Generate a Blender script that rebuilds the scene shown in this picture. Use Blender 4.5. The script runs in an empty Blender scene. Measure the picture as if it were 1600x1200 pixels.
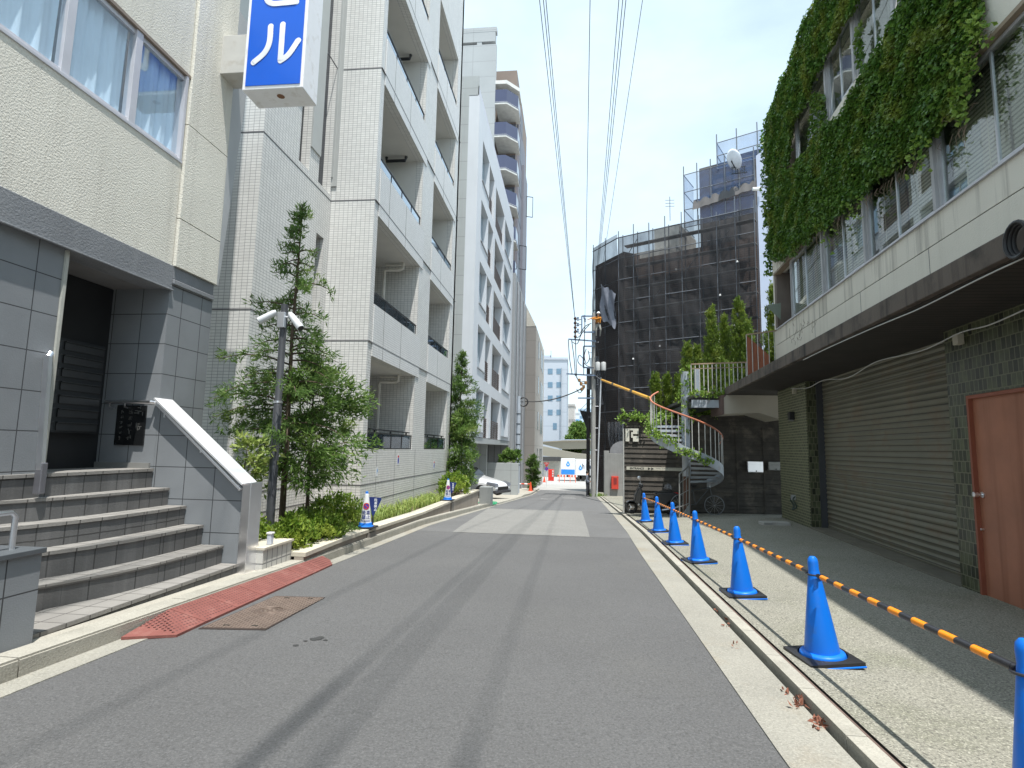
import bpy, bmesh, math, random
import numpy as np
from mathutils import Vector, Matrix
random.seed(7); RNG = np.random.default_rng(7)
scene = bpy.context.scene
COL = scene.collection
PI = math.pi

# ---------------------------------------------------------------- camera
F = 865.0
EYE = np.array([0, 0, 1.35])
def _n(v):
    v = np.array(v, float); return v / np.linalg.norm(v)
_U = _n((149, 7477, -865)); _Y = _n((91, -(F * F + 149 * 91) / 7477, -F)); _X = np.cross(_Y, _U)
CW = np.array([_X, _Y, _U])
cam_d = bpy.data.cameras.new('camera'); cam = bpy.data.objects.new('camera', cam_d); COL.objects.link(cam)
cam_d.sensor_width = 36; cam_d.lens = F / 1600 * 36; cam_d.clip_start = .05; cam_d.clip_end = 3000
m4 = Matrix.Identity(4)
for i in range(3):
    for j in range(3): m4[i][j] = CW[i][j]
m4.translation = Vector(EYE)
cam.matrix_world = m4
scene.camera = cam

# ---------------------------------------------------------------- light: sky and one sun
LD = _n((-.16, .29, -1.0))              # direction the sunlight travels
sun_d = bpy.data.lights.new('sun', 'SUN'); sun = bpy.data.objects.new('sun', sun_d); COL.objects.link(sun)
sun_d.energy = 4.6; sun_d.angle = math.radians(.53); sun_d.color = (1, .965, .91)
sun.rotation_euler = Vector(LD).to_track_quat('-Z', 'Y').to_euler()
world = bpy.data.worlds.new('World'); scene.world = world; world.use_nodes = True
wn = world.node_tree; wn.nodes.clear()
wo = wn.nodes.new('ShaderNodeOutputWorld'); bg = wn.nodes.new('ShaderNodeBackground')
sky = wn.nodes.new('ShaderNodeTexSky'); sky.sky_type = 'NISHITA'; sky.sun_disc = False
sky.sun_elevation = math.asin(-LD[2]); sky.sun_rotation = math.atan2(-LD[0], -LD[1])
sky.air_density = 1.0; sky.dust_density = .6; sky.ozone_density = 2.0
tc = wn.nodes.new('ShaderNodeTexCoord'); mp = wn.nodes.new('ShaderNodeMapping')
mp.inputs['Scale'].default_value = (1.0, 1.0, 2.2); mp.inputs['Location'].default_value = (.3, .1, .2)
nz = wn.nodes.new('ShaderNodeTexNoise'); nz.inputs['Scale'].default_value = 1.7; nz.inputs['Detail'].default_value = 7; nz.inputs['Roughness'].default_value = .52
cr = wn.nodes.new('ShaderNodeValToRGB'); cr.color_ramp.elements[0].position = .35; cr.color_ramp.elements[1].position = .61
cr.color_ramp.elements[0].color = (.56, .56, .56, 1); cr.color_ramp.elements[1].color = (.97, .97, .97, 1)
mx = wn.nodes.new('ShaderNodeMix'); mx.data_type = 'RGBA'
mx.inputs[7].default_value = (4.8, 5.9, 6.5, 1)
L = wn.links.new
L(tc.outputs['Generated'], mp.inputs[0]); L(mp.outputs[0], nz.inputs['Vector']); L(nz.outputs['Fac'], cr.inputs[0])
L(cr.outputs[0], mx.inputs[0]); L(sky.outputs[0], mx.inputs[6]); L(mx.outputs[2], bg.inputs[0])
bg.inputs[1].default_value = .15
L(bg.outputs[0], wo.inputs[0])
scene.view_settings.view_transform = 'Standard'; scene.view_settings.look = 'None'
scene.view_settings.exposure = .55; scene.view_settings.gamma = 1

# ---------------------------------------------------------------- pixel -> place helpers (1600x1200 photograph)
def ray(px, py): return CW @ np.array([px - 800, 600 - py, -F])
def atX(px, py, X): r = ray(px, py); return EYE + r * (X / r[0])
def atY(px, py, Y): r = ray(px, py); return EYE + r * (Y / r[1])
GP = [(-40, 1.16), (0, 0), (12, -.348), (39, -1.85), (78, -3.1), (400, -6)]
def gz(Y): return float(np.interp(Y, [p[0] for p in GP], [p[1] for p in GP]))
KXs = ([-15, 2.95, 12.09, 17.8, 41], [1.20, 1.34, 1.47, 1.60, 2.05])
def kerbx(Y): return float(np.interp(Y, *KXs))
def yardz(X, Y):
    """pavement on the right: follows the road at its kerb, level along the building"""
    a = gz(Y) + .06; x0 = kerbx(Y) + .05; x1 = 4.0 + .076 * Y
    b = float(np.interp(Y, [-10, 0, 14, 18, 25, 40], [-.15, -.15, -.15, -.5, gz(25) + .06, gz(40) + .06]))
    t = min(1, max(0, (X - x0) / (x1 - x0)))
    return a + (b - a) * t
def atS(px, py, fn):
    r = ray(px, py); lo = 0; hi = 1e-4
    f = lambda t: (EYE + r * t)[2] - fn(*(EYE + r * t)[:2])
    while f(hi) > 0 and hi < 5: hi *= 1.1
    for _ in range(50):
        m = (lo + hi) / 2
        if f(m) > 0: lo = m
        else: hi = m
    return EYE + r * hi
def atG(px, py, off=0): return atS(px, py, lambda x, y: gz(y) + off)
def atYard(px, py): return atS(px, py, yardz)

# ---------------------------------------------------------------- materials
MATS = {}
def _mat(name):
    m = bpy.data.materials.new(name); m.use_nodes = True
    nt = m.node_tree; b = nt.nodes['Principled BSDF']; MATS[name] = m
    return m, nt, b
def mixc(nt, fac, a, b, mode='MIX'):
    n = nt.nodes.new('ShaderNodeMix'); n.data_type = 'RGBA'; n.blend_type = mode
    for k, v in ((0, fac), (6, a), (7, b)):
        if hasattr(v, 'links') or hasattr(v, 'is_linked'): nt.links.new(v, n.inputs[k])
        elif k == 0: n.inputs[0].default_value = v
        else: n.inputs[k].default_value = (*v, 1)
    return n.outputs[2]
def noise(nt, vec, scale, detail=4, rough=.55, stretch=None):
    n = nt.nodes.new('ShaderNodeTexNoise'); n.inputs['Scale'].default_value = scale
    n.inputs['Detail'].default_value = detail; n.inputs['Roughness'].default_value = rough
    if stretch:
        p = nt.nodes.new('ShaderNodeMapping'); p.inputs['Scale'].default_value = stretch
        nt.links.new(vec, p.inputs[0]); vec = p.outputs[0]
    nt.links.new(vec, n.inputs['Vector']); return n.outputs['Fac']
def ramp(nt, fac, p0, p1, c0=0., c1=1.):
    n = nt.nodes.new('ShaderNodeMapRange'); n.inputs[1].default_value = p0; n.inputs[2].default_value = p1
    n.inputs[3].default_value = c0; n.inputs[4].default_value = c1; nt.links.new(fac, n.inputs[0]); return n.outputs[0]
def sc(c, k): return tuple(min(1, x * k) for x in c)
def M(name, col, rough=.8, var=.12, scale=3., bump=0., bscale=60., metal=0., streak=0., streakcol=None, spec=.5,
      tile=None, mortar=(.2, .2, .2), offset=0., tvar=.0, speck=0., coat=0., dirt=None):
    """procedural material in metres (UV and object coordinates are both metres)"""
    if name in MATS: return MATS[name]
    m, nt, b = _mat(name)
    tcn = nt.nodes.new('ShaderNodeTexCoord'); ob = tcn.outputs['Object']; uv = tcn.outputs['UV']
    f = ramp(nt, noise(nt, ob, scale, 5), .3, .7)
    c = mixc(nt, f, sc(col, 1 - var), sc(col, 1 + var))
    hgt = None
    if tile:
        bt = nt.nodes.new('ShaderNodeTexBrick'); bt.offset = offset; bt.squash = 1
        bt.inputs['Scale'].default_value = 1; bt.inputs['Brick Width'].default_value = tile[0]
        bt.inputs['Row Height'].default_value = tile[1]; bt.inputs['Mortar Size'].default_value = tile[2]
        bt.inputs['Mortar Smooth'].default_value = .2; bt.inputs['Bias'].default_value = 0
        bt.inputs['Color1'].default_value = (1 - tvar,) * 3 + (1,); bt.inputs['Color2'].default_value = (1 + tvar,) * 3 + (1,)
        nt.links.new(uv, bt.inputs['Vector'])
        c = mixc(nt, 1., c, bt.outputs['Color'], 'MULTIPLY')
        c = mixc(nt, bt.outputs['Fac'], c, mortar)
        hgt = ramp(nt, bt.outputs['Fac'], 0, 1, 1, 0)
    if streak:
        s = ramp(nt, noise(nt, ob, 1.0, 6, .6, (7, 7, .35)), .5, .72)
        c = mixc(nt, ramp(nt, s, 0, 1, 0, streak), c, streakcol or sc(col, .45))
    if dirt:
        d = ramp(nt, noise(nt, ob, dirt[1], 6, .65), .52, .66)
        c = mixc(nt, ramp(nt, d, 0, 1, 0, dirt[2]), c, dirt[0])
    if speck:
        sp = ramp(nt, noise(nt, ob, 85, 3, .7), .51, .62)
        c = mixc(nt, ramp(nt, sp, 0, 1, 0, speck), c, sc(col, 1.75))
        sp2 = ramp(nt, noise(nt, ob, 62, 3, .7), .49, .39)
        c = mixc(nt, ramp(nt, sp2, 0, 1, 0, speck), c, sc(col, .5))
    nt.links.new(c, b.inputs['Base Color'])
    b.inputs['Roughness'].default_value = rough; b.inputs['Metallic'].default_value = metal
    b.inputs['Specular IOR Level'].default_value = spec
    if coat: b.inputs['Coat Weight'].default_value = coat; b.inputs['Coat Roughness'].default_value = .08
    if bump or tile:
        bn = nt.nodes.new('ShaderNodeBump'); bn.inputs['Distance'].default_value = .01
        bn.inputs['Strength'].default_value = bump if bump else .5
        h = noise(nt, ob, bscale, 3, .6) if bump else None
        if hgt is not None and h is not None:
            a = nt.nodes.new('ShaderNodeMath'); a.operation = 'ADD'; nt.links.new(h, a.inputs[0]); nt.links.new(hgt, a.inputs[1]); h = a.outputs[0]
        elif hgt is not None: h = hgt
        nt.links.new(h, bn.inputs['Height']); nt.links.new(bn.outputs[0], b.inputs['Normal'])
    return m
def leafmat(name, c0, c1, c2=None, rough=.45, trans=.35):
    m, nt, b = _mat(name)
    g = nt.nodes.new('ShaderNodeNewGeometry')
    c = mixc(nt, g.outputs['Random Per Island'], c0, c1)
    if c2:
        t = nt.nodes.new('ShaderNodeTexCoord')
        c = mixc(nt, ramp(nt, noise(nt, t.outputs['Object'], 2.2, 3), .5, .68), c, c2)
    nt.links.new(c, b.inputs['Base Color']); b.inputs['Roughness'].default_value = rough
    b.inputs['Specular IOR Level'].default_value = .35
    tr = nt.nodes.new('ShaderNodeBsdfTranslucent'); nt.links.new(c, tr.inputs[0])
    ms = nt.nodes.new('ShaderNodeMixShader'); ms.inputs[0].default_value = trans
    nt.links.new(b.outputs[0], ms.inputs[1]); nt.links.new(tr.outputs[0], ms.inputs[2])
    nt.links.new(ms.outputs[0], nt.nodes['Material Output'].inputs[0]); return m
def glassmat(name, tint, refl=.35, rough=.02, blend=.12):
    m, nt, b = _mat(name); nt.nodes.remove(b)
    tr = nt.nodes.new('ShaderNodeBsdfTransparent'); tr.inputs[0].default_value = (*tint, 1)
    gl = nt.nodes.new('ShaderNodeBsdfGlossy'); gl.inputs['Roughness'].default_value = rough; gl.inputs[0].default_value = (.95, .97, 1, 1)
    lw = nt.nodes.new('ShaderNodeLayerWeight'); lw.inputs[0].default_value = .35
    f = ramp(nt, lw.outputs['Facing'], 0, 1, blend, refl + blend)
    ms = nt.nodes.new('ShaderNodeMixShader'); nt.links.new(f, ms.inputs[0])
    nt.links.new(tr.outputs[0], ms.inputs[1]); nt.links.new(gl.outputs[0], ms.inputs[2])
    nt.links.new(ms.outputs[0], nt.nodes['Material Output'].inputs[0]); return m
def netmat(name, col, opac, var=.1):
    """building sheet: partly see-through net, denser where it folds"""
    m, nt, b = _mat(name); nt.nodes.remove(b)
    t = nt.nodes.new('ShaderNodeTexCoord')
    di = nt.nodes.new('ShaderNodeBsdfDiffuse'); di.inputs[0].default_value = (*col, 1)
    tr = nt.nodes.new('ShaderNodeBsdfTransparent')
    f = ramp(nt, noise(nt, t.outputs['Object'], .5, 5, .6, (1, 1, .5)), .3, .7, opac - var, opac + var)
    ms = nt.nodes.new('ShaderNodeMixShader'); nt.links.new(f, ms.inputs[0])
    nt.links.new(tr.outputs[0], ms.inputs[1]); nt.links.new(di.outputs[0], ms.inputs[2])
    nt.links.new(ms.outputs[0], nt.nodes['Material Output'].inputs[0]); return m

# ---------------------------------------------------------------- mesh builder
class MB:
    def __init__(s): s.v = []; s.f = []; s.m = []; s.mi = 0
    def add(s, verts, faces):
        o = len(s.v); s.v += [tuple(float(c) for c in p) for p in verts]
        s.f += [tuple(i + o for i in f) for f in faces]; s.m += [s.mi] * len(faces); return s
    def box(s, x0, x1, y0, y1, z0, z1):
        x0, x1 = sorted((x0, x1)); y0, y1 = sorted((y0, y1)); z0, z1 = sorted((z0, z1))
        return s.add([(x0, y0, z0), (x1, y0, z0), (x1, y1, z0), (x0, y1, z0), (x0, y0, z1), (x1, y0, z1), (x1, y1, z1), (x0, y1, z1)],
                     [(0, 3, 2, 1), (4, 5, 6, 7), (0, 1, 5, 4), (1, 2, 6, 5), (2, 3, 7, 6), (3, 0, 4, 7)])
    def hexa(s, p):   # 8 points: bottom 4, top 4
        return s.add(p, [(0, 3, 2, 1), (4, 5, 6, 7), (0, 1, 5, 4), (1, 2, 6, 5), (2, 3, 7, 6), (3, 0, 4, 7)])
    def bar(s, a, b, w, h=None, up=(0, 0, 1)):
        a = np.array(a, float); b = np.array(b, float); h = h or w; d = _n(b - a); u = np.array(up, float)
        if abs(d @ u) > .99: u = np.array([1., 0, 0])
        r = _n(np.cross(d, u)); u = np.cross(r, d); r = r * w / 2; u = u * h / 2
        return s.hexa([a - r - u, a + r - u, b + r - u, b - r - u, a - r + u, a + r + u, b + r + u, b - r + u])
    def tube(s, pts, r, n=8, caps=True, closed=False):
        pts = [np.array(p, float) for p in pts]; k = len(pts); rs = r if hasattr(r, '__len__') else [r] * k
        vs = []; ref = None
        for i, p in enumerate(pts):
            if closed: d = pts[(i + 1) % k] - pts[i - 1]
            else: d = pts[min(i + 1, k - 1)] - pts[max(i - 1, 0)]
            d = d / (np.linalg.norm(d) + 1e-9)
            if ref is None: ref = np.array([0, 0, 1.]) if abs(d[2]) < .9 else np.array([1., 0, 0])
            a = np.cross(d, ref); a = a / (np.linalg.norm(a) + 1e-9); c = np.cross(a, d); ref = c
            for j in range(n):
                t = 2 * PI * j / n; vs.append(p + rs[i] * (math.cos(t) * a + math.sin(t) * c))
        fs = []
        for i in range(k if closed else k - 1):
            i2 = (i + 1) % k
            for j in range(n):
                j2 = (j + 1) % n; fs.append((i * n + j, i * n + j2, i2 * n + j2, i2 * n + j))
        if caps and not closed: fs.append(tuple(range(n))[::-1]); fs.append(tuple((k - 1) * n + j for j in range(n)))
        return s.add(vs, fs)
    def lathe(s, prof, n=24, c=(0, 0, 0), axis='z', caps=True):
        vs = []
        for (r, h) in prof:
            for j in range(n):
                t = 2 * PI * j / n; q = (r * math.cos(t), r * math.sin(t), h)
                if axis == 'x': q = (q[2], q[0], q[1])
                if axis == 'y': q = (q[0], q[2], q[1])
                vs.append((q[0] + c[0], q[1] + c[1], q[2] + c[2]))
        fs = []
        for i in range(len(prof) - 1):
            for j in range(n):
                j2 = (j + 1) % n; fs.append((i * n + j, i * n + j2, (i + 1) * n + j2, (i + 1) * n + j))
        if caps: fs.append(tuple(range(n))[::-1]); fs.append(tuple((len(prof) - 1) * n + j for j in range(n)))
        return s.add(vs, fs)
    def prism(s, poly, d):     # poly: list of 3-D points, d: extrusion vector
        n = len(poly); d = np.array(d, float); p = [np.array(q, float) for q in poly]
        return s.add(p + [q + d for q in p], [tuple(range(n))[::-1], tuple(range(n, 2 * n))] + [(i, (i + 1) % n, (i + 1) % n + n, i + n) for i in range(n)])
    def quad(s, *p): return s.add(p, [tuple(range(len(p)))])
    def grid(s, fn, us, vs):
        o = [fn(u, v) for u in us for v in vs]; k = len(vs)
        return s.add(o, [(i * k + j, (i + 1) * k + j, (i + 1) * k + j + 1, i * k + j + 1) for i in range(len(us) - 1) for j in range(k - 1)])
def rootloc(p):
    o = Vector((0, 0, 0))
    while p is not None: o += p.location; p = p.parent
    return o
def build(name, mb, mats, parent=None, smooth=False, bevel=0, recalc=True):
    mats = mats if isinstance(mats, (list, tuple)) else [mats]
    me = bpy.data.meshes.new(name)
    off = rootloc(parent)
    V = np.array(mb.v, float)
    me.from_pydata((V - np.array(off)).tolist(), [], mb.f); me.update()
    for m in mats: me.materials.append(m)
    if recalc:
        bm = bmesh.new(); bm.from_mesh(me); bmesh.ops.recalc_face_normals(bm, faces=bm.faces); bm.to_mesh(me); bm.free()
    if len(mats) > 1: me.polygons.foreach_set('material_index', mb.m)
    # UVs in metres
    uvl = me.uv_layers.new(name='UVMap')
    nl = len(me.loops); vi = np.empty(nl, int); me.loops.foreach_get('vertex_index', vi)
    nf = len(me.polygons); nr = np.empty(nf * 3); me.polygons.foreach_get('normal', nr); nr = nr.reshape(-1, 3)
    lt = np.empty(nf, int); me.polygons.foreach_get('loop_total', lt)
    N = np.repeat(nr, lt, axis=0); P = V[vi]
    flat = np.abs(N[:, 2]) > .7
    h = np.stack([-N[:, 1], N[:, 0]], 1); h /= (np.linalg.norm(h, axis=1, keepdims=True) + 1e-9)
    sg = np.where(np.abs(h[:, 0]) > np.abs(h[:, 1]), np.sign(h[:, 0]), np.sign(h[:, 1])); h *= sg[:, None]
    uv = np.stack([np.where(flat, P[:, 0], P[:, 0] * h[:, 0] + P[:, 1] * h[:, 1]), np.where(flat, P[:, 1], P[:, 2])], 1)
    uvl.data.foreach_set('uv', uv.ravel())
    if smooth:
        me.polygons.foreach_set('use_smooth', [True] * nf)
        if smooth != 'all': me.set_sharp_from_angle(angle=math.radians(35))
    o = bpy.data.objects.new(name, me); COL.objects.link(o); o.parent = parent
    if bevel:
        bv = o.modifiers.new('bevel', 'BEVEL'); bv.width = bevel; bv.segments = 2; bv.limit_method = 'ANGLE'
    return o
def tag(o, label, cat, group=None):
    o['label'] = label; o['category'] = cat
    if group: o['group'] = group
    return o
def thing(name, label, cat, loc=(0, 0, 0), group=None):
    o = bpy.data.objects.new(name, None); COL.objects.link(o); o.location = [float(c) for c in loc]; o.empty_display_size = .2
    return tag(o, label, cat, group)
def struct(name, mb, m, smooth=False):
    o = build(name, mb, m, None, smooth); o['kind'] = 'structure'; return o
def copy_tree(o, parent=None):
    c = o.copy(); COL.objects.link(c); c.parent = parent
    for ch in list(o.children): copy_tree(ch, c)
    return c
SK = 1.096
def skl(p): return EYE + (np.asarray(p, float) - EYE) * SK
class Fr:      # a vertical wall plane: u along it, v up, d outwards
    def __init__(s, O, U, N):
        s.O = np.array(O, float); s.U = np.array([*U, 0.]) if len(U) == 2 else np.array(U, float); s.N = np.array([*N, 0.]) if len(N) == 2 else np.array(N, float)
        s.U = _n(s.U); s.N = _n(s.N)
    def pt(s, u, v, d=0.): return s.O + s.U * u + np.array([0, 0, v]) + s.N * d
    def box(s, mb, u0, u1, v0, v1, d0, d1):
        u0, u1 = sorted((u0, u1)); v0, v1 = sorted((v0, v1))
        return mb.hexa([s.pt(u0, v0, d0), s.pt(u1, v0, d0), s.pt(u1, v0, d1), s.pt(u0, v0, d1), s.pt(u0, v1, d0), s.pt(u1, v1, d0), s.pt(u1, v1, d1), s.pt(u0, v1, d1)])
    def px(s, px, py, d=0.):      # photograph pixel -> (u, v) on the plane offset by d
        r = ray(px, py); q = s.O + s.N * d; t = ((q - EYE) @ s.N) / (r @ s.N); p = EYE + r * t
        return float((p - s.O) @ s.U), float(p[2])
    def wall(s, mb, u0, u1, v0, v1, ops=(), th=.2, back=True):
        us = sorted({u0, u1, *[min(max(c, u0), u1) for o in ops for c in o[:2]]}); vs = sorted({v0, v1, *[min(max(c, v0), v1) for o in ops for c in o[2:]]})
        hole = lambda a, b: any(o[0] - 1e-6 < a < o[1] + 1e-6 and o[2] - 1e-6 < b < o[3] + 1e-6 for o in ops)
        nu = len(us) - 1; nv = len(vs) - 1
        sol = [[not hole((us[i] + us[i + 1]) / 2, (vs[j] + vs[j + 1]) / 2) for j in range(nv)] for i in range(nu)]
        S = lambda i, j: 0 <= i < nu and 0 <= j < nv and sol[i][j]
        for i in range(nu):
            for j in range(nv):
                if not sol[i][j]: continue
                a, b, c, d = us[i], us[i + 1], vs[j], vs[j + 1]
                mb.quad(s.pt(a, c), s.pt(b, c), s.pt(b, d), s.pt(a, d))
                if back: mb.quad(s.pt(a, c, -th), s.pt(a, d, -th), s.pt(b, d, -th), s.pt(b, c, -th))
                if not S(i - 1, j): mb.quad(s.pt(a, c), s.pt(a, d), s.pt(a, d, -th), s.pt(a, c, -th))
                if not S(i + 1, j): mb.quad(s.pt(b, c), s.pt(b, c, -th), s.pt(b, d, -th), s.pt(b, d))
                if not S(i, j - 1): mb.quad(s.pt(a, c), s.pt(a, c, -th), s.pt(b, c, -th), s.pt(b, c))
                if not S(i, j + 1): mb.quad(s.pt(a, d), s.pt(b, d), s.pt(b, d, -th), s.pt(a, d, -th))
        return mb
class KFr(Fr):     # the right hand building is drawn at a survey scale and set out SK times larger about the survey station
    def pt(s, u, v, d=0.): return skl(Fr.pt(s, u, v, d))
def text_mb(txt, size, fr, u, v, d=.004, depth=.002, align='CENTER', bold=0., sx=1.):
    """lettering turned into mesh and laid on a wall frame"""
    cu = bpy.data.curves.new('t', 'FONT'); cu.body = txt; cu.size = size; cu.align_x = align; cu.align_y = 'CENTER'; cu.extrude = depth; cu.offset = bold; cu.resolution_u = 3
    ob = bpy.data.objects.new('t', cu); COL.objects.link(ob); dg = bpy.context.evaluated_depsgraph_get()
    me = bpy.data.meshes.new_from_object(ob.evaluated_get(dg)); mb = MB()
    mb.add([fr.pt(u + p.co.x * sx, v + p.co.y, d + p.co.z) for p in me.vertices], [tuple(p.vertices) for p in me.polygons])
    bpy.data.objects.remove(ob); bpy.data.meshes.remove(me); bpy.data.curves.remove(cu); return mb
def join(*mbs):
    r = MB()
    for i, m in enumerate(mbs):
        r.mi = m[1] if isinstance(m, tuple) else 0
        q = m[0] if isinstance(m, tuple) else m; r.add(q.v, q.f)
    return r
def ribbon(mb, Ys, xl, xr, zf, th=.0, zl=None):
    """a strip along the street; xl, xr functions of Y; zf(x, Y)"""
    P = [];
    for Y in Ys:
        a, b = xl(Y), xr(Y); P.append(((a, Y, zf(a, Y)), (b, Y, zf(b, Y))))
    for i in range(len(P) - 1):
        (a, b), (c, d) = P[i], P[i + 1]; mb.quad(a, b, d, c)
        if th:
            dn = lambda q: (q[0], q[1], q[2] - th)
            mb.quad(a, c, dn(c), dn(a)); mb.quad(b, dn(b), dn(d), d)
    if th:
        for (a, b) in (P[0], P[-1]): mb.quad(a, b, (b[0], b[1], b[2] - th), (a[0], a[1], a[2] - th))
    return mb
def itp(*pts): return lambda Y: float(np.interp(Y, [p[0] for p in pts], [p[1] for p in pts]))
# ---------------------------------------------------------------- foliage
def leaves(mb, C, R, n, size, aspect=.4, up=.0, out=.0, centre=None, droop=0.):
    """n leaf blades in each cluster C[i] (radius R[i]); rhombic folded leaves of random direction"""
    C = np.asarray(C, float); k = len(C)
    R = np.asarray(R, float) if hasattr(R, '__len__') else np.full(k, R)
    idx = np.repeat(np.arange(k), n); m = len(idx)
    d = RNG.normal(size=(m, 3)); d /= np.linalg.norm(d, axis=1, keepdims=True)
    P = C[idx] + d * (R[idx] * RNG.random(m) ** .45)[:, None]
    a = RNG.normal(size=(m, 3)); a[:, 2] += up
    if centre is not None: 
        o = P - np.asarray(centre); o[:, 2] *= .3; o /= (np.linalg.norm(o, axis=1, keepdims=True) + 1e-9); a += o * out
    a[:, 2] -= droop
    a /= np.linalg.norm(a, axis=1, keepdims=True)
    b = np.cross(a, RNG.normal(size=(m, 3)) + np.array([0, 0, 1.2])); b /= (np.linalg.norm(b, axis=1, keepdims=True) + 1e-9)
    L_ = (size * (.6 + .8 * RNG.random(m)))[:, None]; w = L_ * aspect * .5
    nn = np.cross(a, b); 
    V = np.stack([P, P + a * L_ * .45 + b * w + nn * w * .35, P + a * L_, P + a * L_ * .45 - b * w + nn * w * .35], 1).reshape(-1, 3)
    o = len(mb.v); mb.v += V.tolist()
    mb.f += [(o + 4 * i, o + 4 * i + 1, o + 4 * i + 2, o + 4 * i + 3) for i in range(m)]; mb.m += [mb.mi] * m
    return mb
def blades(mb, P, h, w, spread=.5, n=1):
    P = np.asarray(P, float)
    for p in P:
        t = random.random() * 2 * PI; hh = h * random.uniform(.6, 1.2); s_ = spread * random.random() * hh
        dx, dy = math.cos(t), math.sin(t); wx, wy = -dy * w / 2, dx * w / 2
        q1 = p + [dx * s_ * .3, dy * s_ * .3, hh * .6]; q2 = p + [dx * s_, dy * s_, hh * random.uniform(.6, .95)]
        mb.add([p + [wx, wy, 0], p - [wx, wy, 0], q1 - [wx, wy, 0], q1 + [wx, wy, 0], q2], [(0, 1, 2, 3), (3, 2, 4)])
    return mb
# ================================================================= materials in use
asphalt = M('asphalt', (.104, .104, .105), .9, .10, .5, 1., 90, speck=.5, dirt=((.128, .126, .12), .35, .4))
asphalt_old = M('worn_asphalt', (.20, .198, .188), .9, .07, 2, .7, 120, speck=.5)
asphalt_far = M('pale_asphalt', (.125, .125, .125), .9, .1, 1, .7, 120, speck=.4)
conc_gut = M('gutter_concrete', (.275, .265, .23), .9, .14, 1.3, .5, 90, speck=.35, dirt=((.26, .22, .16), 1.2, .6))
conc_kerb = M('kerb_concrete', (.34, .325, .28), .9, .14, 2.5, .4, 90, speck=.25, dirt=((.2, .19, .16), 3, .45))
conc_pave = M('washed_aggregate', (.235, .228, .19), .92, .12, .8, 1., 75, speck=.95, dirt=((.13, .14, .085), .7, .6))
conc_far = M('pale_ground', (.42, .41, .38), .9, .1, .3)
dark_gap = M('dark_gap', (.03, .025, .02), .95)
rust_line = M('rusty_seam', (.13, .09, .075), .9, .25, 8)
panelgrey = M('grey_stone_tile', (.215, .23, .245), .8, .08, 2, .18, 90, tile=(.36, .354, .005), mortar=(.045, .048, .052))
beamgrey = M('grey_render_beam', (.20, .21, .225), .9, .1, 1.5, .6, 55, streak=.35, streakcol=(.27, .28, .29))
cream = M('cream_stucco', (.68, .66, .59), .95, .05, 1.2, 1., 55, streak=.3, streakcol=(.33, .31, .27))
tileB = M('white_mosaic_tile', (.66, .655, .63), .42, .04, 1.2, tile=(.1, .0535, .004), mortar=(.27, .27, .275), tvar=.05, streak=.16, streakcol=(.45, .44, .42))
parB = M('pale_fine_tile', (.67, .67, .66), .5, .03, 1.5, tile=(.1, .0535, .004), mortar=(.36, .36, .37), tvar=.03, streak=.16, streakcol=(.46, .46, .45))
joint = M('sealant_joint', (.12, .12, .125), .8)
soffit = M('pale_soffit', (.60, .59, .56), .8, .04, 2)
alu = M('brushed_aluminium', (.62, .63, .66), .32, .05, 4, metal=.75)
alu_w = M('pale_aluminium_frame', (.56, .56, .60), .45, .05, 4, metal=.2)
steel = M('stainless_steel', (.86, .86, .88), .30, .06, 3, metal=1.)
dark_metal = M('dark_metal', (.035, .037, .04), .4, .1, 5, metal=.5)
grey_metal = M('grey_painted_metal', (.055, .058, .065), .45, .08, 4)
glass = glassmat('window_glass', (.92, .96, .98), .16, .015, .05)
glass_dark = glassmat('tinted_glass', (.30, .36, .38), .5, .03, .10)
glass_blue = glassmat('balustrade_glass', (.42, .55, .62), .7, .03, .15)
room = M('dim_room', (.06, .065, .07), .9)
curtain = M('pale_curtain', (.72, .80, .88), .9, .04, 3)
step_t = M('step_paving_tile', (.235, .225, .21), .85, .1, 3, .3, 60, tile=(.2, .2, .006), mortar=(.09, .085, .08), tvar=.05)
riser_t = M('riser_tile', (.115, .115, .115), .75, .1, 3, .2, 60, tile=(.2, .5, .006), mortar=(.045, .045, .045), streak=.25, streakcol=(.3, .3, .3))
white_p = M('white_paint', (.75, .75, .74), .45, .03, 3)
black_p = M('black_plastic', (.015, .015, .017), .4, .1, 5)

# ================================================================= ground and road
Ys = sorted(set([round(float(v), 3) for v in np.arange(-12, 48.1, 1.5)] + [39.0]))
asL = itp((-12, -3.15), (3, -3.13), (8, -3.05), (16, -2.95), (27, -2.75), (43, -2.52), (48, -2.5))
asR = itp((-12, .95), (3, 1.01), (9.2, 1.11), (17.3, 1.34), (39, 1.82), (48, 2.0))
xs = list(np.concatenate([np.linspace(-120, -6, 14), np.linspace(-5, 14, 20), np.linspace(18, 120, 10)]))
ys = list(np.concatenate([np.linspace(-40, 60, 51), np.linspace(66, 100, 9), np.linspace(120, 400, 8)]))
g = MB().grid(lambda x, y: (x, y, gz(y) - .10), xs, ys); struct('ground', g, conc_far)
struct('road', ribbon(MB(), Ys, asL, asR, lambda x, y: gz(y)), asphalt)
def rnd(mb_pts, z): return [(p[0], p[1], z(p[1])) for p in mb_pts]
pat = MB(); ribbon(pat, [11.0, 12, 15, 17, 19.6], itp((10, -2.25), (12, -2.34), (19.6, -2.85)), itp((10, .38), (20, .42)), lambda x, y: gz(y) + .004)
struct('road_patch', pat, asphalt_old)
far_road = MB(); ribbon(far_road, [11.0, 12, 15, 19, 23, 27, 31, 35, 39, 43, 47.9], lambda y: asL(y) + .0, lambda y: asR(y) - .0, lambda x, y: gz(y) + .002)
struct('old_road_surface', far_road, asphalt_far)
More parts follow.
